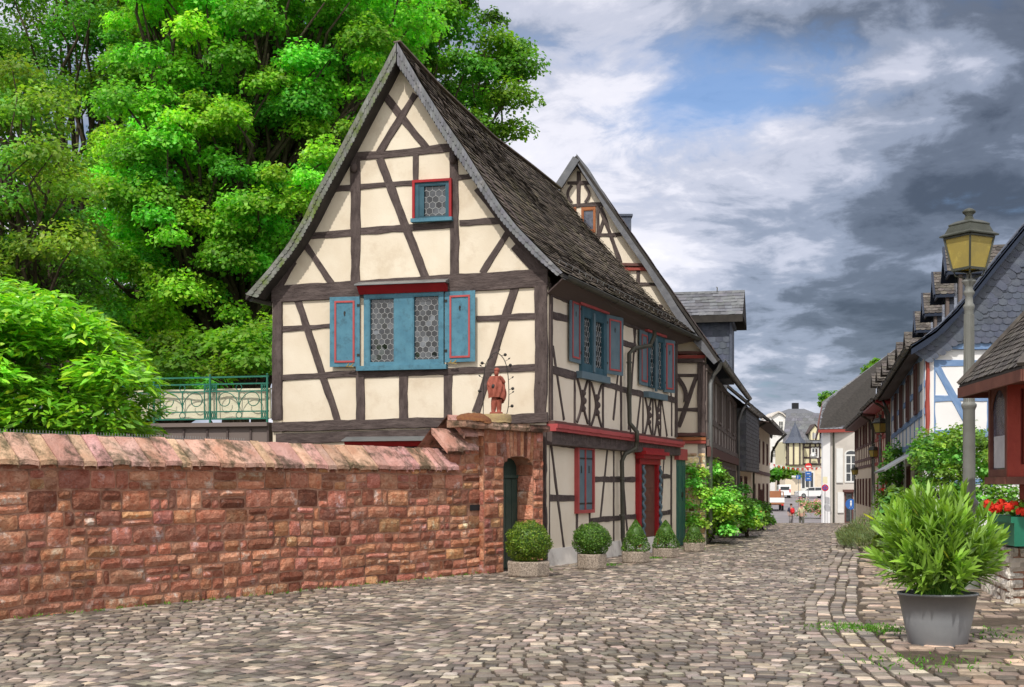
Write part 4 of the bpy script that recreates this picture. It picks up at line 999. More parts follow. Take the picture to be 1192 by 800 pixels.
# ================================================================ TREES AND SHRUBS
def tree(name, label, x, y, trunk_h, blobs, per, size, m, lean=(0, 0), tr=.3, group=None, flat=.65, var=.25, shape='maple', up=.5, extra=None):
    T = thing(name, label, 'tree', (x, y, 0), group); mb = MB(); random.seed(int(x*10+y*7)); top = Vector((x+lean[0], y+lean[1], trunk_h)); ps = []
    for i in range(8): t = i/7; ps.append(Vector((x, y, -.1)).lerp(top, t)+Vector((math.sin(t*4)*.1, math.cos(t*3)*.08, 0)))
    mb.tube(ps, [tr*(1.35-.75*i/7) if i else tr*1.7 for i in range(8)], 10); mb.build('trunk', M['bark'], T, True)
    tips = []
    for (c, r, _) in blobs:
        if random.random() < .75: q = ps[random.choice((4, 5, 6, 7))]; tips.append((q, Vector(c)+Vector((0, 0, -.1*r)), tr*.32))
    branches(None, tips+(extra or []), 0, T, 'limbs')
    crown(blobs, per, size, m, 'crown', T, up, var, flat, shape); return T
def scatter_blobs(pxs, rmin, rmax, n, Y0, Y1, tints=(.75, 1.3), seed=1, inside=None):
    """leaf masses spread through the crown's outline (a ring of bearings) and its depth"""
    rnd = random.Random(seed); out = []; xs = [p[0] for p in pxs]; ys = [p[1] for p in pxs]; tries = 0
    def inp(x, y):
        c = False; j = len(pxs)-1
        for i in range(len(pxs)):
            xi, yi = pxs[i]; xj, yj = pxs[j]
            if (yi > y) != (yj > y) and x < (xj-xi)*(y-yi)/(yj-yi)+xi: c = not c
            j = i
        return c
    while len(out) < n and tries < n*60:
        tries += 1; x = rnd.uniform(min(xs), max(xs)); y = rnd.uniform(min(ys), max(ys))
        if not inp(x, y): continue
        Y = rnd.uniform(Y0, Y1); p = P(x, y, Y); r = rnd.uniform(rmin, rmax)
        if any((p-Vector(q[0])).length < (r+q[1])*.42 for q in out): continue
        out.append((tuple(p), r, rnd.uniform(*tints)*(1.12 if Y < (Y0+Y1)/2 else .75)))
    return out
def greenery():
    b = scatter_blobs(pts([120, -60, 200, -120, 420, -130, 470, -60, 505, 0, 480, 60, 420, 130, 380, 220, 340, 300, 320, 380, 318, 450, 190, 450, 130, 380, 90, 300, 95, 180, 130, 90]), .4, .95, 560, 33, 42, (.8, 1.8), 3)
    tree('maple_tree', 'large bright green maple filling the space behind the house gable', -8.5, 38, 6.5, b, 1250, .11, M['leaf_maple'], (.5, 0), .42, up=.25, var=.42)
    b = scatter_blobs(pts([440, -60, 560, -60, 575, 20, 603, 55, 608, 120, 600, 165, 560, 160, 520, 110, 480, 75, 452, 40]), .6, 1.0, 40, 40, 44, (.8, 1.4), 5)
    b += scatter_blobs(pts([330, 30, 440, 20, 460, 80, 400, 160, 360, 240, 340, 330, 300, 300, 310, 160]), .6, 1.0, 26, 44, 48, (.7, 1.15), 6)
    tree('maple_tree', 'darker maple with outlying twigs against the sky just right of the gable peak', -3.8, 42.5, 7, b, 1000, .125, M['leaf_dark'], (1.0, 0), .3, up=.3, var=.35)
    b = scatter_blobs(pts([-120, 90, 0, 75, 60, 90, 85, 150, 92, 240, 105, 330, 100, 400, -120, 420]), .45, .9, 110, 27, 32, (.8, 1.5), 8)
    tree('yellow_green_tree', 'yellowish green tree with drooping layered leaves at the left edge', -11.5, 30, 4.5, b, 900, .095, M['leaf_olive'], (.3, 0), .26, up=.3)
    b = scatter_blobs(pts([-140, -80, 200, -80, 170, 20, 120, 110, 60, 120, -140, 120]), .7, 1.3, 75, 40, 50, (.7, 1.2), 9)
    tree('dark_tree', 'tall thin-leaved dark tree behind the yellow green one at the upper left', -16, 45, 9, b, 420, .13, M['leaf_dark'], (1, 0), .35, up=.2, var=.4)
    b = scatter_blobs(pts([60, -80, 470, -80, 470, 120, 400, 330, 100, 330]), .9, 1.6, 75, 43, 47, (.7, 1.3), 11)
    tree('maple_tree', 'rearmost maple whose foliage closes the gaps behind the bright green one', -9.5, 46.5, 7, b, 520, .15, M['leaf_dark'], (.5, 0), .3)
    b = scatter_blobs(pts([-150, 300, 340, 300, 330, 470, -150, 480]), 1.0, 1.7, 70, 44, 52, (.5, .95), 10)
    tree('beech_tree', 'dark shadowed beech foliage deep behind the maple above the terrace', -13, 49, 5, b, 300, .2, M['leaf_dark'], (0, 0), .35)
    b = scatter_blobs(pts([195, 395, 318, 385, 320, 440, 195, 452]), .5, .8, 16, 29.5, 32, (.7, 1.15), 12)
    tree('maple_sapling', 'low maple branches hanging over the terrace railing', -6.6, 31, 3.6, b, 700, .13, M['leaf_maple'], (.1, 0), .09)
    # laurel hedge in front, behind the wall
    T = thing('laurel_bush', 'big glossy light green laurel bush rising behind the stone wall at the left', 'bush', (-7.9, 19.5, 0))
    b = scatter_blobs(pts([-140, 370, -60, 352, 40, 352, 85, 375, 125, 410, 155, 440, 165, 475, 150, 530, -140, 530]), .38, .62, 95, 17.6, 20.4, (.75, 1.35), 14)
    Cs, Ns, Ax, Ks = [], [], [], []
    for (c, r, t) in b:
        n = int(1250*r*r); d = rand_dirs(n); d[:, 2] = np.abs(d[:, 2])*.8+.05; rr = r*RNG.uniform(.35, 1, n)**.5
        Cs.append(np.array(c)+d*rr[:, None]*1.15); ax = d+np.array([0, 0, -.05])+RNG.normal(0, .3, (n, 3)); nn = np.array([0, 0, 1.0])+d*.3+RNG.normal(0, .35, (n, 3)); nn /= np.linalg.norm(nn, axis=1, keepdims=True)
        Ns.append(nn); Ax.append(ax); k = leafcols(n, .28)*t*(.55+.6*(rr/r)[:, None]); tip = RNG.random(n) < .25*(rr/r)**3; k[tip] *= np.array([1.9, 1.35, .9]); Ks.append(k)  # leaves deeper in the bush coloured darker as painted shade
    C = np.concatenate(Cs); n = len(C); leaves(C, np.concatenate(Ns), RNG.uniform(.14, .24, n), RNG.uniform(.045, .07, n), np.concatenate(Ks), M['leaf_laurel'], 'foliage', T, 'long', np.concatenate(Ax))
    branches(None, [((-7.9, 19.5, 0), Vector(c), .045) for c, r, t in b[::4]], 0, T, 'stems')
greenery()
# ================================================================ CLIPPED BOX IN CONCRETE TUBS
def potted_box(px, py_base, Y, wtub, htub, shape, h, r, label):
    c = P(px, py_base, Y); c.z = gz(c.y); c.y += wtub/2
    T = thing('potted_boxwood', label, 'potted plant', c, 'clipped boxwoods in concrete tubs along the house')
    mb = MB(); a = wtub/2/math.cos(math.pi/8); mb.lathe(c, [(a*.9, 0), (a*.98, .03), (a, htub-.03), (a*.97, htub), (a*.82, htub), (a*.8, htub-.06), (.01, htub-.06)], 8, rot=math.pi/8)
    mb.build('tub', M['aggregate'], T, bevel=.012)
    n = int(5200*(r/.38)**1.5)
    if shape == 'ball':
        d = rand_dirs(n); k = RNG.uniform(.86, 1.04, n)[:, None]*(1+.05*np.sin(d[:, :1]*9+d[:, 2:]*7)+.03*np.sin(d[:, 1:2]*17+px)); C = d*k*np.array([r, r, h/2]); C[:, 2] += h/2; N_ = d
    else:
        t = RNG.random(n)**.8; an = RNG.uniform(0, 2*np.pi, n); prof = np.minimum(1, .72+t*2.0)*(1-t**1.25)**.8*1.08
        rr = r*prof*RNG.uniform(.88, 1.05, n)*(1+.05*np.sin(an*5+t*9)); C = np.stack([rr*np.cos(an), rr*np.sin(an), t*h], 1); N_ = np.stack([np.cos(an), np.sin(an), .35+t*.8], 1); N_ /= np.linalg.norm(N_, axis=1, keepdims=True)
    C = C+np.array([c.x, c.y, c.z+htub-.05]); N_ = N_+RNG.normal(0, .55, (n, 3)); N_ /= np.linalg.norm(N_, axis=1, keepdims=True)
    L_ = RNG.uniform(.022, .042, n); K = leafcols(n, .4)*np.where(RNG.random(n) < .25, 1.7, 1.0)[:, None]
    if shape == 'ball' and px < 640: K = K*np.array([1.5, 1.15, .8])
    leaves(C, N_, L_, L_*.7, K, M['leaf_box'], 'foliage', T, 'kite')
    mb = MB(); mb.ball(c+Vector((0, 0, htub+h*.46)), r*.82, 14, 9, (1, 1, h/2/r*.98) if shape == 'ball' else (.72, .72, h/2/r*.8)); mb.build('inner_core', M['leaf_box'], T, True)  # solid ball added behind the leaves as the dark inside of the bush
    mb = MB(); mb.tube([c+Vector((0, 0, htub-.08)), c+Vector((0, 0, htub+.15))], .03, 6); mb.build('stem', M['bark'], T)
potted_box(615.5, 673, 21.8, .72, .27, 'ball', .74, .39, 'largest yellowish boxwood ball in a wide tub before the gateway')
potted_box(690, 664, 23.8, .54, .29, 'ball', .62, .36, 'smaller darker boxwood ball in a concrete tub under the shuttered ground floor window')
potted_box(741.5, 656, 25.7, .55, .24, 'cone', .68, .29, 'boxwood cone in a tub just left of the red front door')
potted_box(776.5, 650, 27.5, .55, .22, 'cone', .64, .29, 'boxwood cone in a tub just right of the red front door')
potted_box(809.5, 643, 30, .48, .22, 'cone', .50, .25, 'smallest boxwood cone in the farthest concrete tub')

# ================================================================ LEFT ROW BEYOND THE CORNER HOUSE
def slate_plane(a, b, c, d, wu, wv, m, parent, name='slate_covering', **k):
    """slates over the quad a-b (eave) c-d (ridge, c above b)"""
    a, b, c, d = map(Vector, (a, b, c, d)); f = lambda u, v: a.lerp(b, u).lerp(d.lerp(c, u), v)
    nu = max(2, int((b-a).length/wu)); nv = max(2, int(((a+b)/2-(c+d)/2).length/wv))
    mb = MB(); q = [a, b, c, d]; n = (b-a).cross(d-a).normalized(); n = n if n.z > 0 or (abs(n.z) < .02 and n.dot(a) < 0) else -n
    mb.prism([x-n*.01 for x in q], -n*.07); dk = mb.build('roof_boarding', M['deck'], parent)
    return shingles(f, nu, nv, m, dk, name, sgn=0 if abs(n.z) < .05 else 1, **k)
def house_b():
    BG = Facade((-1.4, 35.1), (5.03, 33.5)); BS = Facade((5.03, 33.5), (8.67, 50)); B2 = BG.shifted(.3)
    H = thing('half_timbered_house', 'second gabled half-timbered house, taller and narrower, peeping over the slate roof of the corner house', 'house', (5.03, 33.5, 0))
    R_ = pts([671, 179, 685, 196, 725, 260, 760, 310, 788, 356, 812, 391, 838, 419]); Rin = [(x-7, y+5) for x, y in R_]; Rin[0] = (671, 189)
    ap = B2.p(671, 181); E0 = B2.p(838, 419); L0 = Vector((2*ap.x-E0.x, 2*ap.y-E0.y, E0.z))
    s_, z_ = BG.sz(671, 185); pol = [BG.w(BG.len, 0), BG.w(BG.len, BG.sz(821, 398)[1]), BG.w(s_, z_-.1), BG.w(max(0, 2*s_-BG.len), 4.6), BG.w(max(0, 2*s_-BG.len), 0)]
    mb = MB(); mb.prism(pol, -BG.n*.2); gw = mb.build('gable_wall', M['plaster_pale'], H)
    beams(BG, [(661, 213, 686, 212.5, 4), (673.5, 200, 673.5, 241, 5), (648, 240.5, 704, 238, 5), (696, 238, 696, 274, 4), (699, 242, 722, 306, 5), (704, 252, 694, 285, 4), (694, 274, 728, 272.5, 4),
               (743, 314, 743, 336, 4.5), (738, 331, 766, 331, 4), (672, 188, 832, 415, 8), (672, 188, 645, 228, 6),
               (786, 437, 812, 437, 4), (786, 477, 812, 477, 4), (811, 438, 790, 497, 5), (787, 400, 787, 506, 4), (770, 355, 762, 372, 5)], gw, w=4, off=.03)
    beam(BG, 816.5, 410, 816.5, 506, 9, gw, 'timber', .06)
    for x0, y0, x1, y1, o, m in ((718, 309, 756, 309, .12, 'timber_brown'), (718, 313.5, 756, 313.5, .08, 'timber_red'), (785, 411, 821, 411, .14, 'timber_brown'), (785, 416, 821, 416, .1, 'timber_red'), (785, 420, 821, 420, .12, 'timber'),
                             (786, 506, 822, 506, .16, 'timber_brown'), (786, 510.5, 822, 510.5, .12, 'orangewood'), (786, 515, 822, 515, .10, 'timber_red')):
        beam(BG, x0, y0, x1, y1, 4.4, gw, m, o, name='moulding')
    for cx_, sg in ((666, -1), (681, 1)):  # curly struts
        mb = MB(); ps = [BG.p(cx_+sg*(5*math.sin(t*3.1)), 216+t*20, .03) for t in [k/10 for k in range(11)]]
        for a, b in zip(ps, ps[1:]): mb.bar(a, b, .07, .03, BG.n)
        mb.build('curved_brace', M['timber'], gw)
    mb = MB(); ps = [BG.p(789+4*math.sin(t*3.1)+t*9, 440+t*28, .03) for t in [k/10 for k in range(11)]]
    for a, b in zip(ps, ps[1:]): mb.bar(a, b, .11, .03, BG.n)
    mb.build('curved_brace', M['timber'], gw)
    for x0, x1 in ((677, 693.5), (661, 671)):
        w = make_window(BG, x0, 242, x1, 271, [(x0+2, 245, x1-2, 268)], H, 'orangewood', .05, 0, pane='glass_blue')
    # rough stone patch low on the gable
    mb = MB(); sa, _ = BG.sz(794, 560); mb2 = MB(); ashlar(mb2, BG.w, sa, BG.len, 0, 2.4, .03, .02, .1, .18, .15, .35)
    mb2.c = [tuple(x*1.0 for x in (c[0]*1.6, c[1]*2.6, c[2]*2.4)) for c in mb2.c]; mb2.build('rubble_base', M['sandstone'], gw)
    # street side
    q = [BS.w(0, -.3), BS.w(BS.len, -.3), BS.w(BS.len, 4.75), BS.w(0, 4.75)]; mb = MB(); mb.prism(q, -BS.n*.2); sw = mb.build('side_wall', M['timber_grey'], H)
    pl = mat('weathered_boarding', (.30, .255, .235), (.42, .37, .34), 5, .85, .8, 30, c3=(.2, .165, .15), s3=3, w3=(.5, .7)); sw.data.materials[0] = pl
    L_ = BS.len
    for k in range(11):
        s = .12+k*(L_-.24)/10; mb = MB(); beam_geo(mb, BS, (s, 2.75), (s, 4.7), .2, .04); mb.build('timber_post', M['timber_grey'], sw)
    for z, o in ((2.66, .10), (3.32, .03), (4.62, .06)): mb = MB(); beam_geo(mb, BS, (0, z), (L_, z), .17, o); mb.build('timber_rail', M['timber_grey'], sw)
    mb = MB(); sbox(mb, BS, 0, L_, 2.30, 2.56, .14, .1); mb.build('jetty_moulding', M['timber_brown'], sw)
    for k in (.7, 5.2, 9.7, 13.6):
        w = MB(); frame_geo(w, BS, k, k+1.3, 3.38, 4.5, .07, .07, .06); w = w.build('window', M['timber_grey'], H)
        g = MB(); sbox(g, BS, k+.07, k+1.23, 3.45, 4.43, .02, .01); g.build('pane', M['glass'], w)
    for k in range(9):
        s = .5+k*1.75; w = MB(); frame_geo(w, BS, s, s+1.5, .75, 2.15, .08, .06, .06); sbox(w, BS, s+.7, s+.8, .83, 2.07, .05, .05); w = w.build('window', M['timber_grey'], H)
        g = MB(); sbox(g, BS, s+.08, s+1.42, .83, 2.07, .02, .01); g.build('pane', M['glass'], w)
    # roof
    sd_ = BS.u; R1 = ap+sd_*17.2; E1 = P(871.5, 464, 50.4); L1 = L0+sd_*17.2
    rf = slate_plane(E0, E1, R1, ap, .26, .2, M['slate'], H, lift=.02); slate_plane(L0, L1, R1, ap, .3, .25, M['slate'], H)
    mb = MB()
    for (A_, B_) in (((671, 179), (838, 419)),):
        o3 = [B2.p(x, y) for x, y in R_]; i3 = [B2.p(x, y) for x, y in Rin]
        for a, b, c, d in zip(o3, o3[1:], i3[1:], i3): mb.prism([a, b, c, d], -B2.n*.06); mb.face([d, c, c-B2.n*.3, d-B2.n*.3])
    a, b = ap, L0; mb.bar(a-Vector((0, 0, .08)), b-Vector((0, 0, .08)), .06, .2); mb.build('verge_board', M['slate'], H)
    gutter(E0+Vector((.05, 0, .0)), E1+Vector((.05, 0, 0)), .08, 'zinc', H)
    mb = MB(); c = BS.w(.15, 4.1, .12); mb.tube([E0+Vector((.05, .1, -.05)), E0+Vector((0, .1, -.2)), BS.w(.2, 4.45, .2), BS.w(.15, 4.2, .12), BS.w(.15, .3, .12)], .055, 10); mb.build('downpipe', M['zinc'], H, True)
    mb = MB(); mb.tube([E1+Vector((0, -.1, -.05)), BS.w(L_-.2, 4.4, .25), BS.w(L_-.1, 4.0, .12), BS.w(L_-.1, .2, .12)], .055, 10); mb.build('downpipe', M['zinc'], H, True)
    # chimney
    c = P(726, 251, 37); mb = MB(); mb.box(c.x-.2, c.x+.2, c.y-.2, c.y+.2, c.z-2.2, c.z-.06); mb.box(c.x-.24, c.x+.24, c.y-.24, c.y+.24, c.z-.06, c.z); mb.build('chimney', M['slate_blue'], H)
    # slated cross dormer
    D = MB(); nx = Vector((BS.n.x, BS.n.y, 0)); o = Vector((6.86, 40.5, 0)); q = [o-nx*3.4, o, o+sd_*2.6, o-nx*3.4+sd_*2.6]; D.prism([v+Vector((0, 0, 4.9)) for v in q], (0, 0, 1.9)); D = D.build('dormer', M['slate_blue'], H)
    f = lambda u, v: lerp(q[0], q[1], u)-sd_*.02+Vector((0, 0, 4.9+1.9*v)); shingles(f, 15, 10, M['slate_blue'], D, 'slate_cladding', sgn=0, lift=.018)
    mb = MB(); mb.bar(q[1]+Vector((0, -.03, 4.9)), q[1]+Vector((0, -.03, 6.8)), .12, .08); mb.bar(q[1]+nx*.03-sd_*.0+Vector((0, 0, 6.75)), q[2]+nx*.03+Vector((0, 0, 6.75)), .1, .14); mb.build('corner_board', M['slate_blue'], D)
    e0 = o-sd_*.35+nx*.4+Vector((0, 0, 6.85)); e1 = e0-nx*4; r0 = e0+sd_*1.65+Vector((0, 0, 1.0)); r1 = r0-nx*4
    mb = MB(); mb.prism([e0, e1, r1, r0], (0, 0, -.1)); bk = e0+sd_*3.3; mb.prism([bk, bk-nx*4, r1, r0], (0, 0, -.1)); mb.prism([e0, bk, r0], -nx*.06); mb.bar(e0-Vector((0, 0, .1)), e1-Vector((0, 0, .1)), .06, .22); mb.build('dormer_roof', M['deck'], D)
    shingles(lambda u, v: e1.lerp(e0, u).lerp(r1.lerp(r0, u), v)+Vector((0, 0, .01)), 18, 8, M['slate'], D, lift=.02, rnd=False, diag=.25)
    for t in (.22, .62): mb = MB(); c = e0.lerp(e1, t).lerp(r0.lerp(r1, t), .93); mb.tube([c, c+Vector((0, -.05, .16)), c+Vector((0, .1, .2))], .02, 5); mb.build('roof_hook', M['zinc'], D)
house_b()
def green_gate():
    F_ = Facade((4.12, 32.5), (4.44, 33.35)); T = thing('green_gate', 'tall narrow teal green gate between the corner house and the rose bushes', 'gate', (4.12, 32.5, 0)); L_ = F_.len
    for k in range(2):
        mb = MB(); a, b = k*L_/2+.01, (k+1)*L_/2-.01; sbox(mb, F_, a, b, .02, 2.2, .05, .05); lf = mb.build('gate_leaf', M['greengate'], T, bevel=.006)
        mb = MB(); sbox(mb, F_, a+.06, b-.06, .2, 1.0, .065, .02); sbox(mb, F_, a+.06, b-.06, 1.15, 2.05, .065, .02); mb.build('panel', M['greengate'], lf, bevel=.006)
        mb = MB(); sbox(mb, F_, (b-.06) if k == 0 else a, b if k == 0 else a+.06, 1.25, 1.38, .09, .03); mb.build('latch', M['iron'], lf)
    mb = MB(); sbox(mb, F_, -.03, L_+.03, 2.2, 2.48, .10, .12); mb.build('lintel', M['redsoft'], T)
green_gate()
def simple_house(name, label, A, B, z0, z1, m, depth, ridge, roofm, over=.4, cat='house', wu=.4, wv=.3):
    F_ = Facade(A, B); H = thing(name, label, cat, (A[0], A[1], z0)); mb = MB(); L_ = F_.len
    a, b = F_.w(0, z0), F_.w(L_, z0); c, d = b-F_.n*depth, a-F_.n*depth; mb.prism([a, b, c, d], (0, 0, z1-z0))
    r0, r1 = (a+d)/2, (b+c)/2
    for p, q, r in ((a, d, r0), (b, c, r1)): mb.face([Vector((p.x, p.y, z1)), Vector((q.x, q.y, z1)), Vector((r.x, r.y, ridge-.1))])
    w = mb.build('wall', m, H)
    e0, e1 = F_.w(-.2, z1-.1, over), F_.w(L_+.2, z1-.1, over); t0, t1 = Vector((r0.x, r0.y, ridge))-F_.u*.2, Vector((r1.x, r1.y, ridge))+F_.u*.2
    slate_plane(e0, e1, t1, t0, wu, wv, roofm, H); e2, e3 = F_.w(-.2, z1-.1, -depth-over), F_.w(L_+.2, z1-.1, -depth-over); slate_plane(e3, e2, t0, t1, wu*1.5, wv*1.5, roofm, H)
    return H, F_, w, (e0, e1, t0, t1)
def win(F_, H, s, z, w, h, fm='whitewood', bars=(1, 1), fr=.07, off=.06, pane='glass', arch=False, name='window'):
    mb = MB(); frame_geo(mb, F_, s, s+w, z, z+h, fr, off, off)
    for k in range(1, bars[0]+1): x = s+w*k/(bars[0]+1); sbox(mb, F_, x-fr*.35, x+fr*.35, z+fr, z+h-fr, off-.01, off-.01)
    for k in range(1, bars[1]+1): y = z+h*k/(bars[1]+1); sbox(mb, F_, s+fr, s+w-fr, y-fr*.25, y+fr*.25, off-.015, off-.015)
    if arch:
        ps = [(s+w/2-w/2*math.cos(t), z+h+w*.32*math.sin(t)) for t in [math.pi*k/10 for k in range(11)]]; mb.prism([F_.w(a, b, off) for a, b in ps], -F_.n*off)
    o = mb.build(name, M[fm], H); g = MB(); sbox(g, F_, s+fr*.9, s+w-fr*.9, z+fr*.9, z+h-fr*.9, .02, .012)
    if arch: g.prism([F_.w(lerp(s+w/2, a, .82), lerp(z+h, b, .8), off+.01) for a, b in ps], -F_.n*.008)
    g.build('pane', M[pane], o); return o
def left_far():
    # slate-clad upper storey house
    H, F_, w, e = simple_house('slate_clad_house', 'narrow house with a grey slate clad upper storey beyond the weathered timber side', (8.75, 50.2), (10.75, 58), -.4, 4.7, M['cream'], 6, 7.2, M['slate'])
    mb = MB(); sbox(mb, F_, 0, F_.len, 2.1, 4.55, .35, .35); o = mb.build('oriel', M['slate'], H)
    shingles(lambda u, v: F_.w(u*F_.len, 2.1+2.45*v, .36), 30, 16, M['slate'], o, 'slate_cladding', sgn=0, lift=.02)
    fr = Facade((F_.w(0, 0, 0).x, F_.w(0, 0, 0).y), (F_.w(0, 0, .36).x, F_.w(0, 0, .36).y)); shingles(lambda u, v: F_.w(-.01, 2.1+2.45*v, .36*u), 2, 16, M['slate'], o, 'slate_cladding', sgn=0, lift=.015)
    win(F_, H, 1.2, -.2, 1, 2.1, 'timber_brown', (0, 0)); win(F_, H, 4, .6, 1, 1.3, 'timber_brown'); gutter(e[0]+Vector((.05, 0, 0)), e[1]+Vector((.05, 0, 0)), .08, 'zinc', H)
    mb = MB(); mb.box(7.9, 8.6, 51.5, 52.5, 5.2, 6.9); mb.build('chimney', M['slate'], H)
    H, F_, w, e = simple_house('beige_house', 'beige rendered house with deep dark eaves at the far left of the street', (10.8, 58.2), (15.0, 75), -1.3, 4.6, M['cream'], 7, 8.2, M['slate_brown'], .8)
    for s in (1.5, 5.5, 9.5, 13.5): win(F_, H, s, 2.6, .9, 1.2, 'timber_brown'); win(F_, H, s, .3, .9, 1.3, 'timber_brown')
    win(F_, H, 7.4, -.8, 1.0, 2.1, 'timber_brown', (0, 0), name='door'); mb = MB(); mb.prism([e[0]-Vector((0, 0, .1)), e[1]-Vector((0, 0, .1)), F_.w(F_.len, 4.5), F_.w(0, 4.5)], (0, 0, -.05)); mb.build('soffit', M['timber'], H)
    mb = MB(); beam_geo(mb, F_, (0, 2.2), (F_.len, 2.1), .18, .05); mb.build('floor_band', M['timber_brown'], w)
    gutter(e[0]+Vector((.05, 0, 0)), e[1]+Vector((.05, 0, 0)), .08, 'zinc', H); mb = MB(); mb.tube([e[0]+Vector((.1, .4, -.05)), F_.w(.3, 4.1, .2), F_.w(.2, 3.8, .1), F_.w(.2, -.4, .1)], .05, 8); mb.build('downpipe', M['pipe'], H)
    mb = MB(); mb.tube([e[1]+Vector((0, -.6, -.05)), F_.w(16.5, 4.0, .5), F_.w(16.8, 3.4, .15), F_.w(16.8, 2.8, .12)], .07, 8); mb.build('downpipe', M['pipe'], H)
    H, F_, w, e = simple_house('pale_house', 'pale grey house end just past the beige house', (16.6, 84), (19.6, 99), -2.2, 5.2, M['greywall'], 8, 8.4, M['slate'])
    for s in (2, 7, 11): win(F_, H, s, 2.8, 1, 1.4); win(F_, H, s, -.2, 1, 1.4)
left_far()

# ================================================================ ROSES AND PLANTS ON THE LEFT
def bush(name, label, cat, blobs, per, size, m, base, group=None, flowers=None, shape='broad', stems=6, up=.4, flat=.9, axisup=False):
    T = thing(name, label, cat, base, group); crown(blobs, per, size, m, 'foliage', T, up, .35, flat, shape)
    mb = MB(); bb = [b for b in blobs][:stems]; branches(None, [(Vector(base)+Vector((random.uniform(-.1, .1), random.uniform(-.1, .1), 0)), Vector(c), .018) for c, r, t in bb], 0, T, 'stems', 5)
    for (col, n, r) in flowers or []:
        for k in range(n):
            c, br, _ = random.choice(blobs); d = Vector((random.gauss(0, 1), -abs(random.gauss(0, 1)), random.gauss(.2, .7))).normalized(); p = Vector(c)+d*br*random.uniform(.9, 1.1); q = MB()
            for j in range(9):
                a = j*2.4; t = r*(.35+.07*j); n_ = Vector((math.cos(a), -.4, math.sin(a))); q.prism([p+n_*t*.2, p+n_*t+Vector((0, -.3*t, .4*t)), p+n_*t*1.1, p+n_*t-Vector((0, .2*t, .45*t))], (0, -.004, .004), col)
            q.build('flower', M['petal'], T)
    return T
def plants_left():
    sb = scatter_blobs
    b = sb(pts([790, 560, 800, 540, 822, 540, 838, 548, 850, 570, 858, 600, 852, 622, 800, 628, 790, 600]), .24, .4, 70, 33.4, 35.2, (1.1, 1.9), 21)
    bush('rose_bush', 'tall light green climbing rose with white flowers beyond the green gate', 'rose bush', b, 2100, .085, M['leaf_rose'], (5.2, 34.6, 0), 'roses along the left house fronts', [((.9, .86, .75), 13, .06)])
    b = sb(pts([846, 585, 866, 570, 878, 590, 880, 612, 850, 620]), .25, .4, 26, 38.5, 40.5, (1.0, 1.7), 22)
    bush('rose_bush', 'middle rose bush with dark red and yellow roses under the shop windows', 'rose bush', b, 1500, .1, M['leaf_rose'], (7.2, 39.5, gz(39.5)), 'roses along the left house fronts', [((.35, .01, .02), 7, .07), ((.9, .7, .25), 2, .06)])
    b = sb(pts([868, 590, 884, 580, 890, 600, 884, 612, 868, 613]), .25, .4, 14, 46, 48, (.8, 1.3), 23)
    bush('rose_bush', 'farther rose bush with dark red blooms near the slate clad house', 'rose bush', b, 1300, .11, M['leaf_rose'], (9.1, 47, gz(47)), 'roses along the left house fronts', [((.4, .01, .03), 6, .08)])
    b = sb(pts([882, 592, 892, 588, 896, 600, 892, 610, 884, 610]), .25, .4, 9, 55, 57, (.45, .8), 24)
    bush('potted_shrub', 'dark upright shrub in a tub by the beige house at the crest', 'shrub', b, 1200, .12, M['leaf_dark'], (10.9, 55.6, gz(56)))
plants_left()
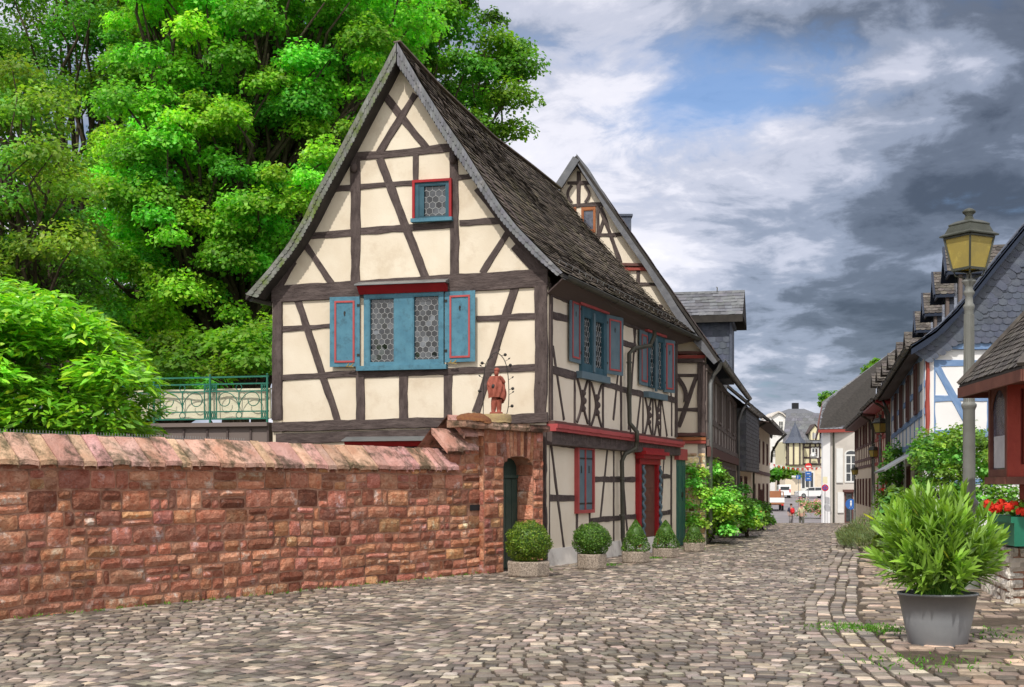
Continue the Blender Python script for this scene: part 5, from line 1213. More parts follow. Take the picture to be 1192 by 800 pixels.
# ================================================================ RIGHT ROW
def house_g():
    GG = Facade((9.94, 31), (19.4, 31)); GS = Facade((9.94, 31), (14.3, 48.5)); G2 = GG.shifted(.4)
    H = thing('blue_timbered_house', 'white house with blue timbers and a slate hung gable behind the street lamp', 'house', (9.94, 31, 0))
    zt = GG.sz(1080, 401)[1]
    mb = MB(); mb.prism([GG.w(0, 0), GG.w(GG.len, 0), GG.w(GG.len, zt), GG.w(0, zt)], -GG.n*.2); gw = mb.build('gable_end_wall', M['white'], H)
    beams(GG, [(1085, 404, 1085, 600, 7), (1088, 423, 1530, 421, 7), (1088, 464, 1530, 463, 7), (1090, 426, 1126, 492, 8), (1088, 505, 1530, 504, 8), (1152, 408, 1152, 600, 6), (1215, 408, 1215, 600, 7), (1088, 560, 1530, 560, 7), (1152, 430, 1185, 500, 7), (1285, 408, 1285, 600, 7), (1355, 408, 1355, 600, 7), (1425, 408, 1425, 600, 7), (1525, 408, 1525, 600, 8), (1518, 430, 1470, 560, 7), (1290, 500, 1350, 430, 6)], gw, 'timber_blue')
    beam(GG, 1074, 403.5, 1530, 402, 7, gw, 'timber_blue', .1)
    beam(GG, 1079.5, 414, 1079.5, 506, 4, gw, 'timber_red', .08, name='carved_post')
    # outline of the gable
    Lo = pts([1061, 402, 1080, 391, 1100, 375, 1116, 358, 1132, 339, 1161, 302, 1192, 264, 1240, 208, 1297, 142]); O3 = [G2.p(x, y) for x, y in Lo]; ap = O3[-1]; Ro3 = [Vector((2*ap.x-p.x, p.y, p.z)) for p in O3]
    poly = [GG.w(-.1, zt, .12)]+[p+GG.n*-.28 for p in O3[1:]]+[p-GG.n*.28 for p in Ro3[::-1][1:-1]]
    mb = MB(); mb.prism(poly, -GG.n*.15); gs = mb.build('slate_hung_gable', M['slate_blue'], H)
    wdt = GG.len+.5; hh = ap.z-zt
    def edge_s(z):
        for a, b in zip(O3, O3[1:]):
            if z <= b.z: return a.x+(b.x-a.x)*max(0, (z-a.z)/(b.z-a.z))
        return ap.x
    def skip(u, v):
        x = 9.7+u*wdt; z = zt+v*hh; e = edge_s(z); return x < e+.1 or x > 2*ap.x-e-.1
    shingles(lambda u, v: Vector((9.7+u*wdt, GG.A.y-.14, zt+v*hh)), 46, 34, M['slate_blue'], gs, 'slate_hanging', sgn=0, lift=.022, tint=.12, skip=skip)
    # barge boards, dark blue, and border slates
    mb = MB()
    for Q in (O3, Ro3):
        for a, b in zip(Q, Q[1:]): mb.prism([a, b, b-Vector((0, 0, .22)), a-Vector((0, 0, .22))], -GG.n*.05); mb.face([a-Vector((0, 0, .2)), b-Vector((0, 0, .2)), b-Vector((0, 0, .2))-GG.n*.3, a-Vector((0, 0, .2))-GG.n*.3])
    bm_ = mat('navy_board', (.012, .02, .042), (.02, .03, .055), 3, .5, .2); mb.build('barge_board', bm_, H)
    I3 = [p+Vector((.5, .26, -.42)) for p in O3]; J3 = [p+Vector((.05, .26, -.1)) for p in O3]
    shingles(lambda u, v: poly_at(I3, u).lerp(poly_at(J3, u), v), 40, 2, M['slate_blue'], gs, 'border_slates', sgn=0, lift=.04, tint=.1)
    # street side
    mb = MB(); mb.prism([GS.w(0, -.3), GS.w(GS.len, -.3), GS.w(GS.len, 5), GS.w(0, 5)], -GS.n*.2); sw = mb.build('street_wall', M['white'], H); L_ = GS.len
    for s in np.linspace(.1, L_-.1, 10): mb = MB(); beam_geo(mb, GS, (s, 2.6), (s, 4.9), .16, .02); mb.build('timber_post', M['timber_blue'], sw)
    for z in (2.65, 3.35, 4.0, 4.75): mb = MB(); beam_geo(mb, GS, (0, z), (L_, z), .17, .03); mb.build('timber_rail', M['timber_blue'], sw)
    for s in (2.3, 6.1, 9.9, 13.7):
        w = MB(); frame_geo(w, GS, s, s+.95, 3.4, 4.7, .1, .09, .09); w = w.build('window', M['timber_brown'], H); g = MB(); sbox(g, GS, s+.1, s+.85, 3.5, 4.6, .03, .02); g.build('pane', M['glass'], w)
        for k in (-.32, .98): mb = MB(); sbox(mb, GS, s+k, s+k+.28, 3.4, 4.7, .04, .03); mb.build('shutter', M['timber_grey'], H)
    for s in (2, 6, 10, 14): win(GS, H, s, .8, 1.2, 1.3, 'timber_brown')
    # lean-to canopy
    mb = MB(); a, b = GS.w(.6, 2.5, .02), GS.w(9, 2.5, .02); mb.prism([a, b, b+GS.n*.9-Vector((0, 0, .55)), a+GS.n*.9-Vector((0, 0, .55))], (0, 0, -.05)); mb.build('canopy', M['zinc'], H)
    # roof
    E0 = O3[0]; E1 = Vector((14.06, 49.5, E0.z)); d_ = (E1-E0); R1 = ap+d_; prf = [((p.x-E0.x)/(ap.x-E0.x), (p.z-E0.z)/(ap.z-E0.z), 0) for p in O3]
    def sf(u, v): a = poly_at(prf, v); e = E0.lerp(E1, u); r = ap.lerp(R1, u); return Vector((lerp(e.x, r.x, a[0]), lerp(e.y, r.y, a[0]), lerp(e.z, r.z, a[1])))
    rf = sheet(lambda u, v: sf(u, v)-Vector((0, 0, .03)), 4, 10, M['deck'], H, 'roof', .06); shingles(sf, 60, 34, M['slate_old'], rf, lift=.03)
    E2 = Ro3[0]; slate_plane(E2, E2+d_, R1, ap, .5, .4, M['slate_old'], H)
    gutter(E0+Vector((-.08, 0, -.02)), E1+Vector((-.08, 0, -.02)), .08, 'pipe', H)
    mb = MB(); mb.prism([E0-Vector((0, 0, .12)), E1-Vector((0, 0, .12)), GS.w(L_, 4.85), GS.w(0, 4.85)], (0, 0, -.03)); mb.build('eaves_board', M['timber'], H)
    mb = MB(); mb.tube([E1+Vector((0, -.6, -.1)), GS.w(L_-.4, 4.5, .25), GS.w(L_-.3, 4.2, .12), GS.w(L_-.3, .1, .12)], .055, 8); mb.build('downpipe', M['pipe'], H)
    # dormers on the street slope
    sdir = Vector((d_.x, d_.y, 0)).normalized(); nx = Vector((sdir.y, -sdir.x, 0))  # nx points away from the street
    for k, (px, py, Y) in enumerate(((1098, 290, 33), (1085, 312, 36.3), (1073, 341, 40.3), (1063.5, 366, 44.6))):
        f = P(px, py, Y); f.z = 7.55 if k else 7.65; wd = 1.25; fr0 = f+nx*.35; D = MB()
        for sgn in (0,):
            q = [fr0+Vector((0, 0, -1.8)), fr0+nx*2.6+Vector((0, 0, -1.8)), fr0+nx*2.6+sdir*wd+Vector((0, 0, -1.8)), fr0+sdir*wd+Vector((0, 0, -1.8))]
            D.prism([v-sdir*wd/2 for v in q], (0, 0, 1.1))
        D = D.build('dormer', M['slate_blue'], H)
        mb = MB()
        rt = f+Vector((0, 0, 0)); bk_ = f+nx*3.2; lo = Vector((0, 0, -.75)); a0, a1 = rt-sdir*(wd/2+.15)+lo, bk_-sdir*(wd/2+.15)+lo; b0, b1 = rt+sdir*(wd/2+.15)+lo, bk_+sdir*(wd/2+.15)+lo
        mb.prism([rt, bk_, a1, a0], (0, 0, -.07)); mb.prism([rt, bk_, b1, b0], (0, 0, -.07)); mb.prism([rt+nx*.1, a0+nx*.1, b0+nx*.1], nx*.05); mb.bar(rt-Vector((0, 0, .04)), a0-Vector((0, 0, .04)), .05, .14); mb.build('dormer_roof', bm_, D)
        shingles(lambda u, v: a0.lerp(a1, u).lerp(rt.lerp(bk_, u), v)+Vector((0, 0, .01)), 18, 8, M['slate_old'], D, lift=.02, tint=.4)
        mb = MB(); c = fr0-sdir*(wd/2+.02); mb.bar(c+Vector((0, 0, -1.75)), c+Vector((0, 0, -.72)), .1, .08); mb.build('corner_post', M['timber_grey'], D)
        mb = MB(); c = fr0-nx*.03; mb.prism([c-sdir*.4+Vector((0, 0, -1.6)), c+sdir*.4+Vector((0, 0, -1.6)), c+sdir*.4+Vector((0, 0, -.8)), c-sdir*.4+Vector((0, 0, -.8))], -nx*.02); mb.build('dormer_window', M['glass'], D)
house_g()
def house_e():
    A, B = (14.45, 49.2), (19.7, 74); F_ = Facade(A, B); L_ = F_.len
    for (sa, sb, zt, nm, lb, tm, wm) in ((0, 8.2, 5.0, 'red_timbered_house', 'cream house with bright red timbers and red eaves beyond the blue timbered house', 'timber_red', 'whitewash'),
                                       (8.3, 25.3, 4.9, 'cream_house', 'long cream house with thin dark red timbers and brown window frames at the street end', 'timber_brown', 'cream')):
        a, b = F_.w(sa, 0), F_.w(sb, 0)
        H, f, w, e = simple_house(nm, lb, (a.x, a.y), (b.x, b.y), -1.2, zt, M['cream'], 7, 8.6, M['slate_old'], .55, wu=.35, wv=.28); l = f.len
        beams_s = np.arange(.1, l, 1.05 if sa == 0 else 1.5)
        for s in beams_s: mb = MB(); beam_geo(mb, f, (s, 2.4), (s, zt-.15), .15, .03); mb.build('timber_post', M[tm], w)
        for z in (2.45, 2.8, 3.5, zt-.2): mb = MB(); beam_geo(mb, f, (0, z), (l, z), .15, .035); mb.build('timber_rail', M[tm], w)
        s = .7
        while s < l-1.2:
            win(f, H, s, 3.45, .75, 1.1, tm, (1, 1)); win(f, H, s, .5, .75, 1.35, tm, (1, 1)); s += 2.5
        gutter(e[0]-Vector((.06, 0, 0)), e[1]-Vector((.06, 0, 0)), .08, 'pipe', H)
        mb = MB(); mb.prism([e[0]-Vector((0, 0, .1)), e[1]-Vector((0, 0, .1)), f.w(l, zt-.25), f.w(0, zt-.25)], (0, 0, -.08)); mb.build('eaves_board', M['red' if sa == 0 else 'timber_brown'], H)
        mb = MB(); mb.tube([e[0]+Vector((0, .5, -.1)), f.w(.5, zt-.5, .2), f.w(.4, zt-.9, .1), f.w(.4, -.3, .1)], .055, 8); mb.build('downpipe', M['pipe'], H)
        up = f.w(0, 0, 0); sd_ = f.u; nx = -f.n
        for k, s in enumerate(np.arange(1.2, l-1, 3.7)):
            c = f.w(s, 0, -.9); zz = 7.5; wd = 1.1; D = MB(); q = [c-sd_*wd/2, c+nx*2.2-sd_*wd/2, c+nx*2.2+sd_*wd/2, c+sd_*wd/2]; D.prism([v+Vector((0, 0, 5.4)) for v in q], (0, 0, zz-.6-5.4)); D = D.build('dormer', M['slate_old'], H)
            mb = MB(); r0 = c-nx*.3+Vector((0, 0, zz)); r1 = c+nx*2.8+Vector((0, 0, zz))
            for sg in (-1, 1): x0, x1 = r0+sd_*sg*.7-Vector((0, 0, .65)), r1+sd_*sg*.7-Vector((0, 0, .65)); mb.prism([r0, r1, x1, x0], (0, 0, -.07))
            mb.prism([r0+nx*.15, r0+nx*.15+sd_*.65-Vector((0, 0, .62)), r0+nx*.15-sd_*.65-Vector((0, 0, .62))], nx*.05); mb.build('dormer_roof', M['slate_old'], D)
            x0, x1 = r0-sd_*.72-Vector((0, 0, .65)), r1-sd_*.72-Vector((0, 0, .65)); shingles(lambda u, v: x0.lerp(x1, u).lerp(r0.lerp(r1, u), v)+Vector((0, 0, .01)), 9, 4, M['slate_old'], D, lift=.03)
            mb = MB(); g = c-nx*.02; mb.prism([g-sd_*.35+Vector((0, 0, 5.9)), g+sd_*.35+Vector((0, 0, 5.9)), g+sd_*.35+Vector((0, 0, 6.7)), g-sd_*.35+Vector((0, 0, 6.7))], -nx*.02); mb.build('dormer_window', M['glass'], D)
house_e()
def far_row():
    # pale corner house with big slate roof
    F_ = Facade(((957-CX)*106/FOC, 106), (33.5, 107.4)); H = thing('grey_house', 'pale grey house with a large speckled slate roof and arched window at the street bend', 'house', (25.5, 106, -1.9)); L_ = F_.len
    mb = MB(); mb.prism([F_.w(0, -2.2), F_.w(L_, -2.2), F_.w(L_, 6.2), F_.w(0, 6.2)], (3.2, 9, 0)); w = mb.build('wall', M['greywall'], H)
    mb = MB(); s1 = F_.sz(965, 550)[0]; sbox(mb, F_, -.05, s1, -2.2, 6.0, .25, .3); mb.build('corner_pier', M['white'], w)
    a, b, c, d = P(953, 500, 105), P(1048, 498, 109), P(1048, 402, 118), P(957, 468, 109); slate_plane(a, b, c, d, .5, .4, M['slate'], H, tint=.4)
    mb = MB(); mb.bar(a-Vector((0, .1, .15)), b-Vector((0, .1, .15)), .2, .25); mb.build('eaves_board', M['timber_red'], H)
    mb = MB(); mb.prism([d, d+Vector((-.5, .5, -3.2)), a+Vector((0, 0, 0)), a+Vector((0, .5, .4))], (.1, 0, 0)); mb.build('hip_board', M['timber_brown'], H)
    def w2(x0, y0, x1, y1, **k): s0, z0 = F_.sz(x0, y1); s1, z1 = F_.sz(x1, y0); return win(F_, H, s0, z0, s1-s0, z1-z0, **k)
    w2(983, 529, 998, 562, bars=(1, 2), fr=.14, arch=True, fm='whitewood'); w2(1004, 529, 1018, 562, bars=(1, 2), fr=.14, arch=True)
    for x0, y0, x1, y1 in ((973, 522, 980.5, 562), (974.5, 573, 981.5, 597)): mb = MB(); fbox(mb, F_, x0, y1, x1, y0, .12, .1); mb.build('shutter', M['whitewood'], H)
    w2(983, 573, 993, 609, bars=(0, 0), fr=.12, fm='timber_brown', name='door'); mb = MB(); fbox(mb, F_, 981, 573, 996, 570, .3, .3); mb.build('door_hood', M['timber_brown'], H)
    mb = MB(); q, _ = F_.sz(968.5, 550); mb.tube([F_.w(q, 6.0, .3), F_.w(q, -2, .3)], .08, 6); mb.build('downpipe', M['pipe'], H)
    # yellow half-timbered house with turret
    Y = 205; F_ = Facade(((914-CX)*Y/FOC, Y), ((962-CX)*Y/FOC, Y)); L_ = F_.len; H = thing('turreted_house', 'yellow half-timbered house with a pointed corner turret and dark slate roof', 'house', (43.5, Y, 0)); g0 = -.3
    z = lambda y: EYE+(HY-y)*Y/FOC
    mb = MB(); sbox(mb, F_, 0, L_, g0, z(541), 0, 8); mb.build('ground_floor', M['cream'], H); mb = MB(); sbox(mb, F_, 0, L_, z(541), z(514), .3, 8); w = mb.build('upper_wall', M['yellow'], H); FF = F_.shifted(.3)
    for x in (919.5, 927, 931.5, 943, 954, 959.5): mb = MB(); s = FF.sz(x, 530)[0]; beam_geo(mb, FF, (s, z(541)), (s, z(515)), .3, .05, 0); mb.build('timber_post', M['timber'], w)
    for y in (516, 521, 533, 540.5): mb = MB(); beam_geo(mb, FF, (0, z(y)), (L_, z(y)), .3, .06, 0); mb.build('timber_rail', M['timber'], w)
    for a, b in ((932, 936), (953, 949)): mb = MB(); beam_geo(mb, FF, FF.sz(a, 540), FF.sz(b, 517), .25, .05, 0); mb.build('timber_brace', M['timber'], w)
    s0, zz0 = FF.sz(944, 533); s1, zz1 = FF.sz(953, 521); win(FF, H, s0, zz0, s1-s0, zz1-zz0, fr=.2); s0, zz0 = F_.sz(932, 570); s1, zz1 = F_.sz(948, 549); win(F_, H, s0, zz0, s1-s0, zz1-zz0, fr=.2, bars=(2, 0)); s0, zz0 = F_.sz(951, 577); s1, zz1 = F_.sz(960, 551); mb = MB(); sbox(mb, F_, s0, s1, zz0, zz1, .1, .1); mb.build('garage_door', M['plaster'], H)
    a, b = P(911, 516, Y-1.0), P(966, 516, Y-1.0); slate_plane(a, b, P(966, 481, Y+5), P(915, 481, Y+5), .9, .7, M['slate'], H)
    T_ = F_.w(1.3, 0, .8); T_.y -= .4; mb = MB(); mb.lathe(T_+Vector((0, 0, z(541))), [(1.25, 0), (1.25, z(515)-z(541))], 8, rot=R(22.5)); mb.build('turret', M['yellow'], H)
    mb = MB()
    for k in range(8): a = R(22.5+45*k); p = T_+Vector((1.27*math.cos(a), 1.27*math.sin(a), 0)); mb.bar(p+Vector((0, 0, z(541))), p+Vector((0, 0, z(515))), .22, .22)
    mb.build('turret_timbers', M['timber'], H)
    mb = MB(); mb.lathe(T_+Vector((0, 0, z(516))), [(1.75, -.05), (1.5, .3), (1.0, .9), (.75, 1.6), (.5, 2.2), (.15, 2.9), (.05, 3.3), (.02, 4.2)], 8, rot=R(22.5)); mb.build('turret_roof', M['slate_blue'], H)
    c = P(948.5, 510, Y-.6); mb = MB(); mb.prism([c+Vector((-.8, 0, -.3)), c+Vector((.8, 0, -.3)), c+Vector((.8, 0, .9)), c+Vector((0, 0, 2.0)), c+Vector((-.8, 0, .9))], (0, 4, 0)); D = mb.build('dormer', M['yellow'], H)
    mb = MB()
    for sg in (-1, 1): mb.prism([c+Vector((0, -.25, 2.25)), c+Vector((sg*1.2, -.25, .75)), c+Vector((sg*1.2, 4, .75)), c+Vector((0, 4, 2.25))], (0, 0, -.12))
    for x in (-.75, -.25, .25, .75): mb.bar(c+Vector((x, -.03, -.3)), c+Vector((x, -.03, 1.0)), .12, .06)
    mb.build('dormer_roof', M['timber'], D); mb = MB(); mb.prism([c+Vector((-.4, -.04, -.1)), c+Vector((.4, -.04, -.1)), c+Vector((.4, -.04, .8)), c+Vector((-.4, -.04, .8))], (0, .03, 0)); mb.build('dormer_window', M['curtain'], D)
    mb = MB(); q = P(946.5, 531, Y-1.2); mb.lathe(q, [(.01, .0), (.3, .03), (.48, .12), (.5, .13)], 16); d = mb.build('satellite_dish', M['whitewood'], H, True)
    d.rotation_euler = (R(80), 0, 0)
    # rotate about its own spot
    me = d.data; lq = q-wloc(H)
    for v in me.vertices: v.co -= lq
    d.location = lq
    # white house
    Y = 215; F_ = Facade(((887-CX)*Y/FOC, Y), ((917-CX)*Y/FOC, Y)); H = thing('white_house', 'tall white house with a rounded gable and narrow windows behind the parked van', 'house', (43, Y, 0)); z = lambda y: EYE+(HY-y)*Y/FOC; L_ = F_.len
    s = F_.sz(897, 500)[0]; ps = [F_.w(s, -.3), F_.w(L_, -.3), F_.w(L_, z(489)), F_.w(L_*.78, z(483)), F_.w(s+(L_-s)*.45, z(481)), F_.w(s+.6, z(484)), F_.w(s, z(487))]
    mb = MB(); mb.prism(ps, -F_.n*9); mb.build('wall', M['white'], H); mb = MB(); sbox(mb, F_, 0, s, -.3, z(492), -.4, 8); mb.build('side_wall', M['greywall'], H)
    for x0, y0, x1, y1 in ((898, 491, 903, 508), (906, 490, 912, 508), (898, 519, 904, 533), (907, 519, 912, 533)): s0, z0 = F_.sz(x0, y1); s1, z1 = F_.sz(x1, y0); win(F_, H, s0, z0, s1-s0, z1-z0, fr=.14, bars=(1, 2))
    mb = MB(); zt = z(481); ps2 = [p+Vector((0, -.4, .1)) for p in ps[2:]]
    for a, b in zip(ps2, ps2[1:]): mb.prism([a, b, b+Vector((0, 9, 0)), a+Vector((0, 9, 0))], (0, 0, .25))
    mb.build('cornice', M['greywall'], H)
    c = P(927, 476, Y+6); mb = MB(); e = [P(905, 481, Y+2), P(949, 481, Y+2), P(949, 481, Y+14), P(905, 481, Y+14)]; t = [P(918, 476, Y+6), P(936, 476, Y+6), P(936, 476, Y+9), P(918, 476, Y+9)]
    mb.face(t)
    for k in range(4): mb.face([e[k], e[(k+1) % 4], t[(k+1) % 4], t[k]])
    mb.prism(e, (0, 0, -3)); mb.build('hip_roof', M['slate'], H); c = P(925.5, 476, Y+7); mb = MB(); mb.box(c.x-.5, c.x+.55, c.y-.4, c.y+.4, c.z-.3, c.z+1.0); mb.build('chimney', M['dark'], H)
far_row()

# ================================================================ STREET LAMPS
def lamp():
    c = Vector((532*19.5/FOC, 19.5, 0)); S_ = 19.5/14.9; T = thing('street_lamp', 'nearest grey street lamp with a big yellow four-sided lantern behind the potted oleander', 'street lamp', c, 'old fashioned street lamps on the right')
    mb = MB(); k = 19.5/FOC; z = lambda y: EYE+(HY-y)*k
    pr = [(.14, 0), (.15, .06), (.135, .12), (.12, .2), (.115, z(600)), (.10, z(597)), (.105, z(592)), (.118, z(588)), (.12, z(584)), (.085, z(580)), (.082, z(578)), (.078, z(478)), (.085, z(476)), (.10, z(473)), (.10, z(471)), (.08, z(469)), (.066, z(467)), (.06, z(364)), (.064, z(361)), (.074, z(358)), (.074, z(356)), (.052, z(353)), (.05, z(345)), (.072, z(342)), (.072, z(340)), (.05, z(337)), (.056, z(333)), (.09, z(329)), (.095, z(327)), (.04, z(324)), (.03, z(318))]
    mb.lathe(c, [(a*S_*.86, b) for a, b in pr], 20); mb.build('post', M['lamp_metal'], T, True)
    mb = MB()
    for i in range(14):
        a = 2*math.pi*i/14; mb.bar(c+Vector((.088*math.cos(a), .088*math.sin(a), z(576))), c+Vector((.07*math.cos(a), .07*math.sin(a), z(366))), .015, .01, (math.cos(a), math.sin(a), 0))
    mb.build('fluting', M['lamp_metal'], T)
    rz = R(28); zt, zb = z(277), z(314); rt, rb = .37*S_*.74, .25*S_*.74
    def cr(r, i, zz): a = rz+math.pi/4+math.pi/2*i; return c+Vector((r*math.cos(a), r*math.sin(a), zz))
    L_ = MB()
    for i in range(4):
        L_.bar(cr(rt, i, zt), cr(rb, i, zb), .028, .028); L_.bar(cr(rt, i, zt), cr(rt, i+1, zt), .03, .03); L_.bar(cr(rb, i, zb), cr(rb, i+1, zb), .03, .035)
    for i in range(4): L_.tube([cr(rb*.95, i, zb), cr(rb*.8, i, zb-.09), cr(.09, i, zb-.12), cr(.04, i, zb-.16)], .012, 6)
    L_ = L_.build('lantern', M['lamp_dark'], T)
    for i in range(4): mb = MB(); mb.prism([cr(rt*.97, i, zt-.01), cr(rt*.97, i+1, zt-.01), cr(rb*.97, i+1, zb+.015), cr(rb*.97, i, zb+.015)], -(cr(1, i, 0)+cr(1, i+1, 0)-2*c).normalized()*.006); mb.build('glass', M['lampglass'], L_)
    mb = MB(); mb.lathe(c, [(q_*S_*.74, w_) for q_, w_ in [(.44, z(275.5)), (.445, z(274)), (.36, z(271)), (.30, z(263)), (.31, z(262)), (.305, z(261)), (.2, z(257.5)), (.07, z(256)), (.055, z(252)), (.06, z(251))]], 4, rot=rz+math.pi/4); mb.build('hood', M['lamp_dark'], T)
    mb = MB(); mb.lathe(c, [(q_*S_*.85, w_) for q_, w_ in [(.07, z(256)), (.05, z(252)), (.04, z(251.5)), (.085, z(248)), (.09, z(246.5)), (.06, z(244)), (.02, z(242.5))]], 16); mb.build('finial', M['lamp_dark'], T, True)
    for (px, Y, s, lb) in ((1024.5, 51, .78, 'red-brown street lamp in front of the red timbered house, second nearest'), (1017, 55.6, .61, 'shorter street lamp between the cream house windows, beyond the second lamp'), (995, 71, .56, 'small farthest street lamp by the pale grey house corner')):
        d = copy_tree(T); d.location = ((px-CX)*Y/FOC, Y, gz(Y)); d.scale = (s, s, s); d['label'] = lb
lamp()

# ================================================================ RED KIOSK, WALL, GERANIUMS
def kiosk():
    T = thing('red_display_case', 'dark red display case with arched glass and slate hip roof at the right edge', 'display case', (6.55, 17, .75))
    A, B = Vector((6.52, 16.85, 0)), Vector((6.63, 17.8, 0)); u = (B-A).normalized(); r = Vector((u.y, -u.x, 0)); wd = 1.7; z0, z1 = 1.69, 3.0
    L_ = Facade((A.x, A.y), (B.x, B.y)); C2 = A+r*wd; FN = Facade((A.x, A.y), (C2.x, C2.y))
    mb = MB(); mb.prism([A+u*.03+r*.03+Vector((0, 0, z0)), B+r*.03+Vector((0, 0, z0)), B+r*wd+Vector((0, 0, z0)), A+u*.03+r*wd+Vector((0, 0, z0))], (0, 0, z1-z0)); mb.build('case', M['redwood'], T)
    mb = MB(); l = L_.len; frame_geo(mb, L_, 0, l, z0, z1, .10, .05, .06); 
    for sg in (-1, 1):
        ps = [(l/2+sg*(l/2-.1), z1-.1), (l/2+sg*(l/2-.1), z1-.5)]+[(l/2+sg*(l/2-.1)*math.cos(t), z1-.5+.36*math.sin(t)) for t in [k*math.pi/16 for k in range(9)]]+[(l/2, z1-.1)]
        mb.prism([L_.w(a, b, .035) for a, b in ps], -L_.n*.02)
    mb.build('arched_frame', M['brownwood'], T)
    mb = MB(); sbox(mb, L_, .1, l-.1, z0+.1, z1-.1, .005, .004); mb.build('glass', M['glass_blue'], T)
    mb = MB(); sbox(mb, L_, .16, l-.16, z0+.12, z0+.55, .012, .004); mb.build('notice', M['curtain'], T)
    mb = MB(); frame_geo(mb, FN, -.05, wd, z0, z1, .16, .06, .06); sbox(mb, FN, .16, wd-.16, z0+.16, z1-.16, .02, .02); mb.build('front_panel', M['redwood'], T, bevel=.01)
    mb = MB(); sbox(mb, FN, -.08, wd+.1, z0-.10, z0-.002, .12, .3); sbox(mb, L_, -.1, l, z0-.10, z0-.003, .1, .3); mb.build('base_board', M['brownwood'], T, bevel=.01)
    for s in (.35, 1.3):
        mb = MB(); c = FN.w(s, 0, -.45); mb.box(c.x-.09, c.x+.09, c.y-.09, c.y+.09, .7, z0-.1); mb.bar(c+Vector((0, 0, 1.2)), c+Vector((0, 0, z0-.1))+FN.n*.4, .12, .1); mb.build('post', M['redwood'], T, bevel=.01)
    # roof
    e = [Vector((6.33, 18.25, 2.98)), Vector((6.02, 15.2, 2.98)), Vector((9.2, 15.1, 2.98)), Vector((9.4, 18.25, 2.98))]; ap = [Vector((7.75, 17.3, 4.75)), Vector((7.7, 16.4, 4.75))]
    for (a, b, c, d) in ((e[1], e[0], ap[0], ap[1]), (e[1], e[2], ap[1]+Vector((.02, 0, 0)), ap[1]), (e[0], e[3], ap[0]+Vector((.02, 0, 0)), ap[0])):
        a, b, c, d = map(Vector, (a, b, c, d)); mb = MB(); mb.prism([a, b, c, d], (0, 0, -.05)); o = mb.build('roof_slope', M['deck'], T)
        shingles(lambda u_, v: a.lerp(b, u_).lerp(d.lerp(c, u_), v)+Vector((0, 0, .01)), 26, 22, M['slate_old'], o, lift=.02, tint=.35)
    for (a, b) in ((e[0], ap[0]), (e[1], ap[1]), (ap[0], ap[1])): mb = MB(); mb.bar(a+Vector((0, 0, .03)), b+Vector((0, 0, .05)), .14, .05); mb.build('hip_capping', M['slate_old'], T)
    mb = MB()
    for a, b in ((e[0], e[1]), (e[1], e[2]), (e[0], e[3])): mb.bar(a-Vector((0, 0, .10)), b-Vector((0, 0, .10)), .04, .14); 
    mb.prism([v-Vector((0, 0, .06)) for v in e], (0, 0, -.03)); mb.build('fascia', M['brownwood'], T)
    # whitewashed wall
    Wt = thing('low_wall', 'low rough whitewashed stone wall under the green geranium box', 'wall', (6.62, 17.1, 0)); A2 = Vector((6.6, 17.1, 0)); mb = MB(); F1 = Facade((6.6, 17.1), (9.5, 16.9)); F2 = Facade((6.6, 17.1), (7.1, 19.6))
    mb.prism([F1.w(0.02, -.1, -.02), F1.w(F1.len, -.1, -.02), F1.w(F1.len, -.1, -2), F2.w(F2.len, -.1, -.02)], (0, 0, .84)); mb.build('wall_core', M['sand_mortar'], Wt)
    mb = MB(); ashlar(mb, F1.w, 0, F1.len, -.05, .76, .03, .035, .14, .26, .2, .45); ashlar(mb, F2.w, 0, F2.len, -.05, .76, .03, .03, .14, .26, .2, .45); mb.c = [(1+.25*random.uniform(-1, 1),)*3 for _ in mb.c]; mb.build('rough_stones', mat('limewashed_stone', (.62, .57, .5), (.42, .36, .3), 4, .95, 1.0, 10, attr=True, c3=(.75, .72, .66), s3=3, w3=(.5, .6), bdist=.05), Wt)
    # planter box
    B_ = thing('planter_box', 'green plastic planter box with red geraniums on the low wall at the right edge', 'planter', (6.7, 17, .78)); mb = MB()
    a, b = Vector((6.43, 16.6, .79)), Vector((6.62, 17.9, .79)); rr = Vector((1, -.06, 0)); mb.prism([a+rr*.04, b+rr*.04, b+rr*.42, a+rr*1.6], (0, 0, .30)); mb.prism([a+Vector((0, 0, .30)), b+Vector((0, 0, .30)), b+rr*.46+Vector((0, 0, .30)), a+rr*1.64+Vector((0, 0, .30))], (0, 0, .08)); mb.build('box', M['planter_green'], B_, bevel=.01)
    bl = [((6.6+random.uniform(-.02, .9)*(1-.5*(i % 2)), 16.75+random.uniform(0, .9), 1.22+random.uniform(0, .08)), random.uniform(.1, .16), random.uniform(.8, 1.4)) for i in range(26)]
    crown(bl, 5200, .055, M['leaf_rose'], 'foliage', B_, .5, .3, .8, 'broad')
    for (px, py, Y) in ((1150, 587, 16.9), (1161, 591, 16.7), (1173, 590, 16.6), (1180, 588, 16.8), (1166, 586, 17.1), (1188, 596, 16.6), (1156, 592, 17.2)):
        c = P(px, py, Y); mb = MB()
        for k in range(26):
            d = Vector((random.gauss(0, 1), random.gauss(0, 1), random.gauss(.3, .8))).normalized(); q = c+d*.055; t = d.cross(Vector((0, .3, 1))).normalized()*.022; s_ = d.cross(t).normalized()*.022; mb.face([q-t-s_, q+t-s_, q+t+s_+d*.01, q-t+s_], (.75, .03+.03*random.random(), .02))
        mb.build('geranium_head', M['petal'], B_)
kiosk()

